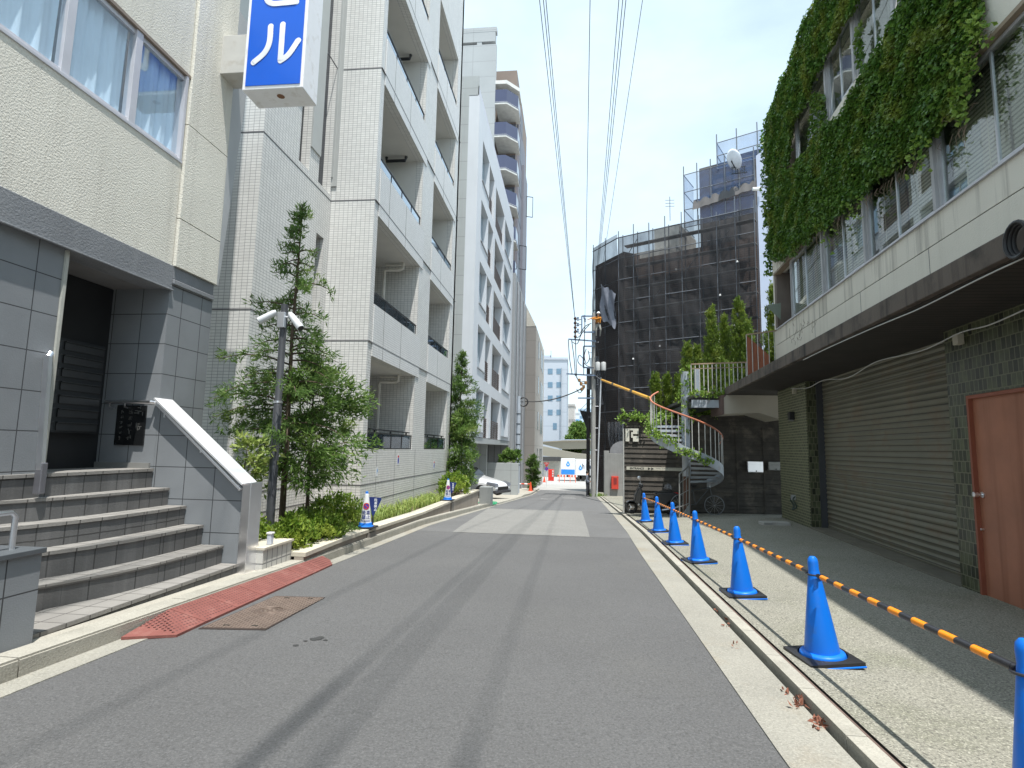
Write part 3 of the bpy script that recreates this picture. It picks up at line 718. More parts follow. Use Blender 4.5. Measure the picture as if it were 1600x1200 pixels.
planter_m = M('planter_stone', (.30, .26, .22), .85, .12, 2.5, .3, 70, streak=.3, streakcol=(.22, .18, .15))
coping_m = M('planter_coping', (.50, .46, .38), .85, .1, 3, .3, 80)
XP = -3.26
cz = [atX(px, py, XP) for px, py in ((432, 880), (540, 838), (660, 800), (748, 765))]
pz = itp(*[(p[1], p[2]) for p in cz])
YP0 = 6.72; YP1 = cz[3][1]
print('planter', [c.round(2) for c in cz])
pl = thing('planter_wall', 'long low tan stone planter wall with a pale coping along the left kerb', 'wall', (XP, 12, -.3))
ysp = list(np.arange(YP0, YP1, .9)) + [YP1]
mb = MB()
for i in range(len(ysp) - 1):
    a_, b_ = ysp[i] + .002, ysp[i + 1] - .002
    mb.hexa([(XP - .12, a_, gz(a_) - .2), (XP, a_, gz(a_) - .2), (XP, b_, gz(b_) - .2), (XP - .12, b_, gz(b_) - .2), (XP - .12, a_, pz(a_) - .05), (XP, a_, pz(a_) - .05), (XP, b_, pz(b_) - .05), (XP - .12, b_, pz(b_) - .05)])
build('wall_body', mb, planter_m, pl)
mb = MB(); ribbon(mb, ysp, lambda y: XP - .24, lambda y: XP + .025, lambda x, y: pz(y), .05); build('coping', mb, coping_m, pl)
for yy in (atX(578, 842, XP)[1], atX(706, 790, XP)[1]):
    mb = MB().box(XP + .002, XP + .035, yy - .16, yy + .16, gz(yy), pz(yy) - .06); build('pilaster', mb, M('planter_pilaster', (.2, .18, .16), .8), pl)
mb = MB(); ribbon(mb, ysp, lambda y: -5.4, lambda y: XP - .2, lambda x, y: pz(y) - .06 + .03 * math.sin(y * 5) * (x < -4)); o_ = build('planter_soil', mb, soil); o_['kind'] = 'structure'
# tiled step planter beside the steel post with a white service box
tb = thing('tiled_planter_box', 'small white tiled planter box beside the steel end post', 'planter', (-3.5, 6.3, 0))
t0 = atG(397, 898, .1); zt0 = atX(400, 862, -3.45)[2]
mb = MB().box(-4.6, -3.42, yj1 + .17, YP0, -.4, zt0); build('box_body', mb, M('white_box_tile', (.5, .49, .46), .6, .06, 5, tile=(.11, .3, .008), mortar=(.2, .2, .2)), tb)
mb = MB().box(-4.6, -3.40, yj1 + .16, YP0 + .01, zt0, zt0 + .025); build('rim', mb, coping_m, tb)
vb_ = thing('valve_box', 'white plastic service pillar at the planter corner', 'service box', (-3.5, 6.7, zt0))
p = atX(424, 862, -3.44)
mb = MB().box(-3.495, -3.44, p[1] - .025, p[1] + .035, zt0 + .024, atX(424, 835, -3.44)[2]); build('post', mb, M('pvc_grey', (.5, .53, .6), .4), vb_, bevel=.008)
zz = atX(424, 835, -3.44)[2]; mb = MB().box(-3.502, -3.433, p[1] - .032, p[1] + .042, zz, zz + .02); build('lid', mb, white_p, vb_, bevel=.004)

def tree(name, label, base, h, whorls, lmat, leaf, nleaf, group=None, trunk_r=.04, droop=.25, lean=0., cat='tree', rng=1, asp=.22, crad=.1, top=True, start=.1, dens=13):
    """whorls: list of (height fraction, branch length) profile; branches with leaf sprays"""
    R = random.Random(rng); t = thing(name, label, cat, base, group); b = np.array(base, float)
    wm = MB(); H = [0, .3, .6, 1]; pts = [b + [lean * k * k * h * .1 + .02 * math.sin(k * 9), .02 * math.cos(k * 7), k * h] for k in H]
    wm.tube(pts, [trunk_r, trunk_r * .75, trunk_r * .5, trunk_r * .15], 8)
    prof = itp(*whorls); C = []; RR = []
    nb = int(h * dens)
    for i in range(nb):
        k = start + (1 - start) * (i + R.random()) / nb; L_ = prof(k) * R.uniform(.65, 1.15); a = R.random() * 2 * PI + i * 2.4
        c0 = b + [lean * k * k * h * .1, 0, k * h]
        d = np.array([math.cos(a), math.sin(a), 0]); P = [c0]
        up = R.uniform(.1, .5)
        for q in (.33, .66, 1.): P.append(c0 + d * L_ * q + [0, 0, L_ * (up * q - droop * q * q) + 0])
        wm.tube(P, [trunk_r * .3, trunk_r * .22, trunk_r * .15, trunk_r * .06], 4)
        ns = max(2, int(L_ / .11))
        for j in range(ns):
            q = .25 + .75 * (j + R.random()) / ns; pp = c0 + d * L_ * q + [0, 0, L_ * (up * q - droop * q * q)]
            sd = np.array([-d[1], d[0], 0]) * R.uniform(-1, 1) * .18 * L_
            C.append(pp + sd + [0, 0, R.uniform(-.08, .04)]); RR.append(crad * R.uniform(.6, 1.3))
    if top: C += [b + [lean * h * .1, 0, h * f] for f in (.93, .96, .99)]; RR += [crad * .6] * 3
    build('trunk', wm, bark, t)
    lm = MB(); leaves(lm, C, RR, nleaf, leaf, asp, up=.1, out=1.3, centre=b + [0, 0, h * .5], droop=.25)
    build('crown', lm, lmat, t, recalc=False); return t
def gp(px, py, Y, z=None):
    q = atY(px, py, Y); return (q[0], Y, z if z is not None else q[2])
zb_ = pz(7.4) - .08
q = atY(470, 320, 7.6)
tree('conifer_tree', 'tall open branched young conifer beside the lamp post by the tiled building', (q[0] + .02, 7.6, zb_), q[2] - zb_, [(.1, .6), (.3, 1.05), (.45, 1.0), (.6, .6), (.68, .72), (.8, .32), (.9, .33), (1, .06)], leafA, .085, 30, trunk_r=.05, rng=3, asp=.2, crad=.088, start=.28, dens=14, droop=.45)
q = atY(505, 565, 8.1)
tree('broadleaf_tree', 'bushy small tree with dense slender leaves right of the lamp post', (q[0] - .12, 8.1, pz(8.1) - .08), q[2] - pz(8.1) + .08, [(.0, .3), (.3, .75), (.5, .95), (.75, .85), (.9, .5), (1, .2)], leafC, .095, 44, trunk_r=.035, rng=5, asp=.24, crad=.16, droop=.1, start=.30, dens=20)
q = atY(375, 690, 6.9)
tree('variegated_shrub', 'loose pale leaved shrub behind the sloping steel cap', (q[0] + .1, 6.9, zt0), 1.25, [(.3, .2), (.7, .42), (1, .2)], leafD, .09, 14, trunk_r=.014, rng=8, asp=.4, crad=.09, cat='shrub', start=.45)
q = atY(722, 552, 20.3)
tree('conifer_tree', 'slim pointed conifer at the far corner of the tiled building', (q[0], 20.3, -.5), q[2] + .5, [(.1, .4), (.3, .6), (.6, .8), (.75, .55), (.9, .3), (1, .05)], leafA, .12, 30, trunk_r=.05, rng=11, crad=.12, asp=.25, start=.38)
q = atY(720, 650, 19.9)
tree('bushy_tree', 'light green bushy tree below the slim pointed conifer', (q[0] + .1, 19.8, -.6), 3.1, [(.0, .4), (.4, .75), (.8, .7), (1, .3)], leafC, .12, 34, trunk_r=.04, rng=12, crad=.2, asp=.3, droop=.1, start=.25)
def shrub(name, label, c, r, lmat, n, leaf, group=None, asp=.5, cat='shrub', seed=1, rng=None):
    t = thing(name, label, cat, (c[0], c[1], c[2]), group); R = random.Random(seed)
    sm = MB(); C = []; RR = []
    for i in range(int(n)):
        a = R.random() * 2 * PI; k = math.sqrt(R.random()); e = R.random() ** .6
        p = np.array([c[0] + r[0] * k * math.cos(a), c[1] + r[1] * k * math.sin(a), c[2] + r[2] * e * math.sqrt(max(.05, 1 - k * k * .8))]); C.append(p); RR.append(.06 * R.uniform(.7, 1.5))
        if i % 6 == 0: sm.tube([(c[0] + .3 * (p[0] - c[0]), c[1] + .3 * (p[1] - c[1]), c[2] - .05), p], [.008, .003], 4)
    build('stems', sm, bark, t); lm = MB(); leaves(lm, C, RR, 13, leaf, asp, up=.9, out=.6, centre=c); build('foliage', lm, lmat, t, recalc=False); return t
G1 = 'clipped azaleas in the planter'
shrub('azalea_shrub', 'bright green azalea clump around the foot of the lamp post', (-3.75, 7.15, pz(7.15) - .08), (.38, .5, .48), leafB, 230, .06, G1, seed=1)
shrub('azalea_shrub', 'wide bright azalea clump right of the lamp post, nearest the kerb', (-3.72, 7.85, pz(7.85) - .08), (.44, .55, .46), leafB, 260, .06, G1, seed=2)
shrub('azalea_shrub', 'rounded azalea under the broadleaf tree, farthest from the steps', (-3.95, 9.15, pz(9.1) - .08), (.5, .75, .62), leafB, 300, .06, G1, seed=3)
shrub('spreading_shrub', 'low grey green creeper between the two azalea clumps', (-3.62, 8.75, pz(8.7) - .08), (.28, .45, .16), leafC, 90, .04, seed=4)
shrub('azalea_shrub', 'dark green azalea on the left beside the steel post', (-4.0, 6.55, zt0), (.3, .3, .35), leafB, 90, .05, G1, seed=5)
shrub('far_shrub', 'yellow green shrub at the end of the planter wall behind the second cone', (-3.75, 17.9, pz(17.9) - .05), (.45, 1.1, .75), leafB, 200, .09, seed=6)
gm_ = MB(); P = []
for (a_, b_, n) in ((10.1, 12.9, 900), (13.3, 16.6, 1000)):
    for i in range(n):
        y = random.uniform(a_, b_); P.append((random.uniform(-4.25, -3.55), y, pz(y) - .08))
blades(gm_, P, .26, .014, 1.1); gs = build('ornamental_grass', gm_, leafD, recalc=False); tag(gs, 'variegated yellow green grass growing along the foot of the tiled wall', 'grass'); gs['kind'] = 'stuff'

# lamp pole with two floodlights
p0 = atY(421, 868, 6.95); p1 = atY(445, 476, 6.95)
lpz = p1[2]; lx = p1[0]
lp_ = thing('camera_pole', 'dark grey steel pole with two white floodlight cameras in front of the conifer', 'pole', (lx, 6.95, zb_))
mb = MB().lathe([(.055, zb_ - .1), (.055, 1.9), (.045, 1.92), (.045, lpz), (.03, lpz + .005)], 20, (lx, 6.95, 0)); build('shaft', mb, grey_metal, lp_, smooth=True)
zc = atY(440, 545, 6.95)[2]; mb = MB().lathe([(.058, atY(436, 629, 6.95)[2] - .01), (.06, atY(436, 629, 6.95)[2]), (.058, atY(436, 629, 6.95)[2] + .02)], 20, (lx, 6.95, 0)); build('collar', mb, alu, lp_, smooth=True)
for (a_, b_, bx) in (((432, 487), (404, 502), -.1), ((453, 490), (470, 513), .1)):
    A_ = atY(*a_, 6.88); B_ = atY(*b_, 6.80)
    mb = MB(); mb.tube([A_, A_ + (B_ - A_) * .2, A_ + (B_ - A_) * .9, B_], [.03, .042, .05, .046], 14); c_ = build('camera_head', mb, M('camera_white', (.62, .64, .66), .4), lp_, smooth=True)
    mb = MB(); d_ = _n(B_ - A_); mb.tube([B_, B_ + d_ * .006], .04, 14); build('lens', mb, black_p, c_)
    mb = MB(); m_ = A_ + (B_ - A_) * .15; mb.tube([(lx, 6.95, A_[2] - .04), (m_[0], m_[1], A_[2] - .04), m_], .016, 8); build('bracket', mb, M('camera_white', (.62, .64, .66)), lp_, smooth=True)
mb = MB().box(lx - .05, lx + .05, 6.87, 6.92, lpz - .33, lpz - .12); build('junction_box', mb, alu, lp_, bevel=.005)

# no parking cones
CB = M('cone_blue', (.004, .10, .66), .42, .05, 3, spec=.35)
CBr = M('cone_blue_cap', (.01, .16, .62), .45)
wht = M('cone_white', (.72, .73, .74), .5, .04, 4)
def npc(Y, px, label, s=.84):
    z = pz(Y) + .0; x = XP - .10
    t = thing('no_parking_cone', label, 'cone', (x, Y, z), 'blue and white no parking cones on the planter wall')
    mb = MB().lathe([(.115 * s, .05), (.025 * s + .012, .66 * s), (.0, .70 * s)], 24, (x, Y, z), caps=False); build('body', mb, wht, t, smooth=True)
    mb = MB().lathe([(.048 * s, .585 * s), (.0335 * s, .655 * s), (.028 * s, .695 * s), (.01, .705 * s)], 24, (x, Y, z + .005)); build('cap', mb, CBr, t, smooth=True)
    mb = MB().lathe([(.16 * s, .0), (.16 * s, .025), (.135 * s, .035), (.125 * s, .075), (.118 * s, .08)], 24, (x, Y, z + .012)); build('base', mb, CBr, t, smooth=True)
    w = .2 * s; mb = MB().box(x - w, x + w, Y - w, Y + w, z, z + .03); build('weight', mb, black_p, t, bevel=.01)
    # print on the camera-facing side, laid on the cone: frame tilted to the camera
    fx = Fr((x, Y, z), (.93, .36), (.36, -.93)); 
    def on(u, v, e=.004):      # wrap on cone surface
        r = (.115 - (.115 - .037) * ((v - .05) / (.66 * s - .05))) * s + e * .6 if True else 0
        th = u / max(r, .01); n_ = fx.N * math.cos(th) + fx.U * math.sin(th); return np.array([x, Y, z + v]) + n_ * (r + .002)
    def disc(u, v, r0, r1, e, name, m_):
        mb = MB(); k = 24
        if r0 == 0: mb.add([on(u + r1 * math.cos(a), v + r1 * math.sin(a), e) for a in np.linspace(0, 2 * PI, k + 1)[:-1]], [tuple(range(k))])
        else:
          for r0, r1 in (((r0, r1 * .5), (r1 * .5, r1)) if r0 < .01 else ((r0, r1),)):
            for i in range(k):
                a, b = 2 * PI * i / k, 2 * PI * (i + 1) / k
                mb.quad(on(u + r0 * math.cos(a), v + r0 * math.sin(a), e), on(u + r1 * math.cos(a), v + r1 * math.sin(a), e), on(u + r1 * math.cos(b), v + r1 * math.sin(b), e), on(u + r0 * math.cos(b), v + r0 * math.sin(b), e))
        return build(name, mb, m_, t, recalc=False)
    disc(0, .43 * s, .001, .058 * s, .006, 'blue_disc', M('sign_navy', (.03, .05, .35), .5)); disc(0, .43 * s, .046 * s, .062 * s, .010, 'red_ring', M('sign_red', (.55, .03, .03)))
    mb = MB(); d_ = .045 * s
    tt_ = np.linspace(-d_, d_, 9)
    for q0, q1 in zip(tt_[:-1], tt_[1:]): mb.quad(*[on(a, .43 * s + b, .012) for a, b in ((q0 - .005, -q0 - .005), (q0 + .005, -q0 + .005), (q1 + .005, -q1 + .005), (q1 - .005, -q1 - .005))])
    mb = mb; build('red_slash', mb, M('sign_red', (.55, .03, .03)), t, recalc=False)
    for txt, v, sz in (('駐車', .30 * s, .085 * s), ('禁止', .215 * s, .085 * s), ('NO PARKING', .15 * s, .028 * s)):
        tmb = text_mb(txt, sz, Fr((0, 0, 0), (1, 0), (0, 1)), 0, 0, 0, 0, bold=.0012); vv = [on(p[0], v + p[2], .007) for p in tmb.v]
        m2 = MB(); m2.add(vv, tmb.f); build('lettering', m2, M('print_navy', (.02, .04, .22), .6), t, recalc=False)
    # paddle behind
    pd = Fr((x + .085, Y + .10, z), (.93, .36), (.36, -.93))
    mb = MB(); pp = [pd.pt(-.02, .25 * s), pd.pt(-.0, .12 * s), pd.pt(.02, .25 * s), pd.pt(.13, .55 * s), pd.pt(.12, .58 * s), pd.pt(-.09, .60 * s)]
    mb.prism(pp, pd.N * .004); pdl = build('paddle', mb, M('paddle_navy', (.012, .03, .16), .5), t, recalc=True)
    mb = MB(); mb.bar(pd.pt(0, .02), pd.pt(0, .2), .02); build('paddle_stem', mb, black_p, t)
    for i, ch in enumerate('駐車禁止'):
        build('paddle_lettering', text_mb(ch, .062 * s, pd, .035, (.53 - i * .062) * s, .006, 0, bold=.001), M('print_white', (.75, .78, .82)), pdl, recalc=False)
    return t
npc(atX(580, 823, XP)[1], 0, 'blue capped no parking cone on the planter wall, nearest of the two')
npc(atX(705, 778, XP)[1], 0, 'blue capped no parking cone on the planter wall near the slim conifer')

# red rubber kerb ramps and cast cover on the road
rm = M('red_rubber', (.20, .068, .056), .85, .12, 6, .2, 60, dirt=((.24, .12, .10), 6, .5))
rk = thing('kerb_ramp', 'long faded red rubber kerb ramp made of studded segments in front of the steps', 'ramp', (-3.1, 5, -.1))
xo_ = itp((3.9, -2.94), (7.3, -3.05))
def rmp(x, y):      # height: rises to the kerb
    t = (x - xo_(y)) / (kL(y) - xo_(y)); return gz(y) + .02 + .085 * min(1, max(0, t))
ya_, yb_ = 3.98, 7.2; n = 7; yy = np.linspace(ya_, yb_, n + 1)
for i in range(n):
    a_, b_ = yy[i] + .004, yy[i + 1] - .004
    if i == 0: a_ += .0
    mb = MB(); pts = []
    def pp_(x, y): return (x, y, rmp(x, y))
    xi_ = lambda y: kL(y) + .005
    if i == 0: top = [(xi_(a_) + .02, a_ - .05, gz(a_) + .03), pp_(xo_(a_), a_ + .1), pp_(xo_(b_), b_), pp_(xi_(b_), b_)]
    elif i == n - 1: top = [pp_(xi_(a_), a_), pp_(xo_(a_), a_), pp_(xo_(b_), b_ - .1), pp_(xo_(b_) - .08, b_), pp_(xi_(b_), b_)]
    else: top = [pp_(xi_(a_), a_), pp_(xo_(a_), a_), pp_(xo_(b_), b_), pp_(xi_(b_), b_)]
    mb.prism(top, (0, 0, -.02)); sg_ = build('ramp_segment', mb, rm, rk)
    sm = MB()
    for yy_ in np.arange(a_ + .05, b_ - .03, .036):
        for j, xx in enumerate(np.arange(kL(yy_) + .03, xo_(yy_) - .02, .034)):
            if i == 0 and yy_ < a_ + .12: continue
            h = .0045; z = rmp(xx, yy_) + .0005; r = .012; oy = .018 * (j % 2)
            sm.add([(xx - r, yy_ + oy, z), (xx, yy_ + oy - r, z), (xx + r, yy_ + oy, z), (xx, yy_ + oy + r, z), (xx, yy_ + oy, z + h)], [(0, 1, 4), (1, 2, 4), (2, 3, 4), (3, 0, 4)])
    build('studs', sm, M('red_rubber_stud', (.12, .045, .042), .8), sg_, recalc=False)
iron = M('rusty_iron', (.115, .082, .066), .7, .25, 7, .3, 80, metal=.2)
mh = thing('utility_cover', 'rectangular rusty iron utility cover with a round emblem set in the road', 'manhole cover', (-2.6, 4.9, -.14))
c4 = [atG(310, 982, .006), atG(415, 984, .006), atG(508, 933, .006), atG(430, 931, .006)]
mb = MB().prism([tuple(c) for c in c4], (0, 0, -.03)); pf = build('frame', mb, M('iron_frame', (.06, .045, .04), .7, metal=.3), mh)
cc = sum(c4) / 4; ins = [cc + (c - cc) * .955 + [0, 0, .003] for c in c4]
mb = MB().prism([tuple(c) for c in ins], (0, 0, -.02)); build('plate', mb, iron, mh)
sm = MB(); e1 = (ins[1] - ins[0]); e2 = (ins[3] - ins[0])
for i in range(34):
    for j in range(14):
        p = ins[0] + e2 * ((i + .5) / 34) * .98 + e1 * ((j + .5) / 14) + [0, 0, .0005]
        if np.linalg.norm((p - cc)[:2]) < .13: continue
        s_ = .016 if (i + j) % 2 else .006; t_ = .006 if (i + j) % 2 else .016
        sm.add([p + [-s_, -t_, 0], p + [s_, -t_, 0], p + [s_, t_, 0], p + [-s_, t_, 0], p + [0, 0, .003]], [(0, 1, 4), (1, 2, 4), (2, 3, 4), (3, 0, 4)])
build('tread_pattern', sm, M('worn_iron', (.22, .17, .14), .5, .2, 9, metal=.4), mh, recalc=False)
em = MB()
for r_ in (.115, .075): em.tube([cc + [r_ * math.cos(a), r_ * math.sin(a), .004] for a in np.linspace(0, 2 * PI, 29)[:-1]], .0045, 6, closed=True)
for a in np.linspace(0, 2 * PI, 7)[:-1]: em.lathe([(.016, 0), (.014, .004)], 8, tuple(cc + [.04 * math.cos(a), .04 * math.sin(a), .002]))
build('emblem', em, M('worn_iron', (.22, .17, .14)), mh)
for t in ((.06, .3), (.06, .75), (.94, .3), (.94, .75)):
    p = ins[0] + e2 * t[0] + e1 * t[1]; mb = MB().box(p[0] - .025, p[0] + .025, p[1] - .012, p[1] + .012, p[2], p[2] + .003); build('lifting_slot', mb, dark_gap, mh)
tp = MB()
for (px, py, r_) in ((492, 998, .05), (500, 996, .035), (478, 1001, .02), (463, 1008, .025), (508, 1000, .02)):
    p = atG(px, py, .004); tp.add([p + [r_ * random.uniform(.6, 1.2) * math.cos(a), r_ * .8 * random.uniform(.6, 1.2) * math.sin(a), 0] for a in np.linspace(0, 2 * PI, 10)[:-1]], [tuple(range(9))])
o_ = build('tar_spots', tp, M('tar', (.04, .04, .04), .7), recalc=False); o_['kind'] = 'structure'

# ================================================================= concrete building with fins
XC = -4.3
Cf = Fr((XC, 0, 0), (0, 1), (1, 0)); YC0 = 23.72
conc_c = M('fair_concrete', (.36, .38, .38), .85, .05, 1.2, .1, 30, tile=(1.8, .9, .012), mortar=(.24, .25, .25), streak=.15, streakcol=(.22, .22, .22))
white_c = M('white_render_wall', (.57, .595, .63), .7, .03, 1, streak=.08)
bC = thing('concrete_building', 'fair faced concrete building with a white window wall and slatted balconies', 'building', (XC, 30, -1))
YC1 = Cf.px(803, 350)[0]; ZC = 17.6
zw = [4.08, 7.05, 10.08, 13.11, 16.1]; 
xs_ = {k: Cf.px(p, 600)[0] for k, p in dict(a=744.5, b=756, c=757.5, d=765, e=768, f=782.5, g=784, h=795).items()}
print('C bays', xs_)
wh = 2.0; ops = []; 
rows = [4.08, 7.05, 10.08, 13.11, 16.1]
cfac = []
for k, zt_ in enumerate(rows):
    for (a_, b_, kind) in ((xs_['a'], xs_['b'], 'w'), (xs_['b'] + .15, xs_['d'], 's'), (xs_['e'], xs_['f'], 's'), (xs_['g'], xs_['h'], 'w')):
        cfac.append((a_, b_, zt_ - wh - (.35 if kind == 's' else 0), zt_, kind))
    ops += [(q[0], q[1], q[2], q[3]) for q in cfac[-4:]]
zu = Cf.px(750, 683)[1]
mb = MB(); Cf.wall(mb, YC0, YC1, zu, ZC, ops, .5, back=False); build('window_wall', mb, white_c, bC)
CE = Fr((0, YC0, 0), (1, 0), (0, -1)); mb = MB(); CE.wall(mb, -12, XC - .5, -1.2, ZC + .05, (), .4); build('concrete_end_wall', mb, conc_c, bC)
mb = MB(); mb.box(-12, XC - .5, YC0 + .4, YC1, zu - .02, ZC - .3); build('core', mb, room, bC)
mb = MB().box(-12, XC - .01, YC0 + .4, YC1, zu - .3, zu - .02); build('soffit', mb, conc_c, bC)
slat = M('brown_slats', (.09, .06, .05), .5, .1, 5)
for (a_, b_, c_, d_, kind) in cfac:
    if kind == 'w':
        mb = MB(); Cf.box(mb, a_ + .01, b_ - .01, c_ + .01, d_ - .01, -.34, -.26); Cf.box(mb, a_ - .02, b_ + .06, c_ - .05, c_, -.2, .05); w_ = build('window', mb, M('c_frame', (.3, .31, .33), .5), bC)
        mb = MB(); Cf.box(mb, a_ + .06, b_ - .06, c_ + .06, d_ - .06, -.255, -.25); build('pane', mb, M('blue_reflecting_glass', (.36, .47, .54), .04, .05, .5, metal=.85), w_)
        mb = MB(); Cf.box(mb, (a_ + b_) / 2 - .03, (a_ + b_) / 2 + .03, c_ + .06, d_ - .06, -.25, -.22); build('mullion', mb, alu_w, w_)
    else:
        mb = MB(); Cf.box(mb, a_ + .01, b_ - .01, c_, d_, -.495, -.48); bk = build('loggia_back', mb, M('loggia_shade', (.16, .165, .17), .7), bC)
        mb = MB()
        for z in np.arange(c_ + .12, c_ + 1.15, .105): Cf.box(mb, a_ + .02, b_ - .02, z, z + .055, -.16, -.12)
        for u in np.linspace(a_ + .06, b_ - .06, 4): Cf.box(mb, u - .025, u + .025, c_, c_ + 1.15, -.20, -.161)
        build('slatted_railing', mb, slat, bC)
# roof parapet glass, and the carport below
mb = MB(); mb.box(XC - 2.4, XC - .05, YC0 - .0, YC0 + .06, ZC + .05, ZC + 1.0); build('roof_parapet', mb, conc_c, bC)
mb = MB(); mb.box(XC - .08, XC - .05, YC0, YC1, ZC + .0, ZC + .5); build('roof_rail', mb, alu_w, bC)
ya1 = Cf.px(744, 730)[0]
mb = MB(); CE2 = Fr((0, ya1 - .3, 0), (1, 0), (0, -1))
mb.box(-5.6, XC - .1, YC0 + .41, YC0 + 1.0, -1.6, zu - .3); build('pier', mb, conc_c, bC)
mb = MB().box(-7.5, -7.2, YC0 + .4, YC1, -2.4, zu - .3); build('carport_back_wall', mb, conc_c, bC)
mb = MB().box(-7.2, XC - .7, 33.2, 33.5, -2.2, zu - .3); build('carport_end_wall', mb, conc_c, bC)
# low wall with plants at the far end
lwq0 = atX(775, 722, -3.5); lwq1 = atX(810, 722, -3.5)
cw = thing('carport_wall', 'plain concrete low wall at the far side of the carport', 'wall', (-3.5, lwq0[1], -1.6))
CWF = Fr((0, 34.0, 0), (1, 0), (0, -1)); u0, vt_ = CWF.px(774, 723); u1, _ = CWF.px(810, 723)
mb = MB().box(u0 - 1, u1, 34.0, 34.35, -2.2, vt_); build('wall_slab', mb, conc_c, cw, bevel=.01)
shrub('potted_plants', 'fresh green leafy plants above the carport wall', (u1 - .6, 34.6, vt_ - .1), (.7, .5, 1.0), leafC, 70, .22, seed=9)
# grey service block and green hose
qb = atG(757, 787, .1)
blk = thing('concrete_block', 'pale square concrete block at the end of the planter wall', 'block', (qb[0], qb[1], gz(qb[1])))
zt_ = atY(757, 761, qb[1])[2]; xa_, xb_ = atY(748.5, 785, qb[1])[0], atY(767.5, 785, qb[1])[0]
mb = MB().box(xa_, xb_, qb[1], qb[1] + .45, gz(qb[1]) - .1, zt_); build('block_body', mb, M('pale_block', (.25, .26, .26), .8, .05, 6, speck=.2), blk, bevel=.012)
hq = atG(762, 789, .02)
hs = thing('garden_hose', 'loose coil of green hose lying in the gutter', 'hose', hq)
mb = MB(); pts = []
for i in range(70): 
    a = i / 69 * 2 * PI * 4.3; r = .20 + .08 * math.sin(i * .7); pts.append((hq[0] + r * 1.3 * math.cos(a), hq[1] + .9 * r * 2.2 * math.sin(a), hq[2] + .03 + .012 * (i / 12)))
mb.tube(pts, .017, 6); build('hose_coil', mb, M('hose_green', (.05, .42, .2), .5), hs, smooth=True)

# white car in the carport
car = thing('parked_car', 'white compact car nosing out of the carport', 'car', (-4.5, 28.5, -1.3))
cp = M('car_white', (.72, .73, .75), .25, .02, 2, coat=1.); yc, zc0 = 28.9, gz(28.9) + .16
qx = atY(784, 770, yc - .3)[0]
def csec(t):      # nose at t=0, going -X ; returns half width, list of (yfrac, z)
    pass
prof = [(0, .42, .52, .72), (.05, .3, .62, .78), (.25, .22, .72, .84), (.7, .2, .84, .86), (1.15, .2, .93, .87), (1.5, .2, 1.0, .87), (1.62, .2, 1.05, .84), (2.1, .2, 1.40, .74), (2.6, .2, 1.5, .70), (3.4, .2, 1.48, .70), (3.9, .25, 1.05, .8), (4.1, .35, .95, .75)]
mb = MB(); rings = []
for (x, zb0, zt1, hw) in prof:
    zs = .72 if zt1 > .8 else zt1 - .1
    rings.append([(qx - x, yc + s_ * w_, zc0 + z_) for s_, w_, z_ in ((-1, hw * .9, zb0), (-1, .87 if x > .3 else hw, min(.6, zt1 - .08)), (-1, (.86 if x > .3 else hw * .95), zs), (-1, hw * .82, zt1 - .03), (-1, hw * .5, zt1), (1, hw * .5, zt1), (1, hw * .82, zt1 - .03), (1, (.86 if x > .3 else hw * .95), zs), (1, .87 if x > .3 else hw, min(.6, zt1 - .08)), (1, hw * .9, zb0))])
k = 10; V_ = [p for r in rings for p in r]
mb.add(V_, [(i * k + j, i * k + (j + 1) % k, (i + 1) * k + (j + 1) % k, (i + 1) * k + j) for i in range(len(rings) - 1) for j in range(k)] + [tuple(range(k)), tuple((len(rings) - 1) * k + j for j in range(k))])
build('body', mb, cp, car, smooth=True)
for s_ in (-1, 1):
    mb = MB(); y_ = yc + s_ * .62
    mb.hexa([(qx + .0, y_ - .16, zc0 + .56), (qx + .02, y_ + .16, zc0 + .56), (qx - .42, y_ + s_ * .2 + .1, zc0 + .66), (qx - .42, y_ + s_ * .2 - .1, zc0 + .66), (qx - .02, y_ - .16, zc0 + .68), (qx - .02, y_ + .16, zc0 + .68), (qx - .42, y_ + s_ * .2 + .1, zc0 + .76), (qx - .42, y_ + s_ * .2 - .1, zc0 + .76)]); build('headlight', mb, M('headlight', (.16, .17, .2), .1), car)
    for xw_ in (.78, 3.3):
        mb = MB().lathe([(.19, -.1), (.3, -.1), (.31, -.06), (.31, .06), (.3, .1), (.19, .1)], 22, (qx - xw_, yc + s_ * .78, zc0 + .3), 'y'); w_ = build('tyre', mb, M('tyre', (.02, .02, .02), .85), car, smooth=True)
        mb = MB().lathe([(.02, -.08), (.19, -.1), (.19, .1), (.02, .08)], 16, (qx - xw_, yc + s_ * .78, zc0 + .3), 'y'); build('rim', mb, alu, w_)
mb = MB().box(qx + .0, qx + .03, yc - .5, yc + .5, zc0 + .36, zc0 + .52); build('grille', mb, black_p, car, bevel=.01)
mb = MB().box(qx - .3, qx + .05, yc - .75, yc + .75, zc0 + .2, zc0 + .34); build('bumper', mb, M('car_bumper', (.05, .05, .055), .4), car, bevel=.03)
mb = MB().hexa([(qx - 1.62, yc - .7, zc0 + 1.06), (qx - 1.62, yc + .7, zc0 + 1.06), (qx - 2.08, yc + .6, zc0 + 1.41), (qx - 2.08, yc - .6, zc0 + 1.41), (qx - 1.6, yc - .7, zc0 + 1.075), (qx - 1.6, yc + .7, zc0 + 1.075), (qx - 2.06, yc + .6, zc0 + 1.425), (qx - 2.06, yc - .6, zc0 + 1.425)]); car.rotation_euler.z = -.42; build('windscreen', mb, M('dark_screen', (.03, .035, .04), .08), car)

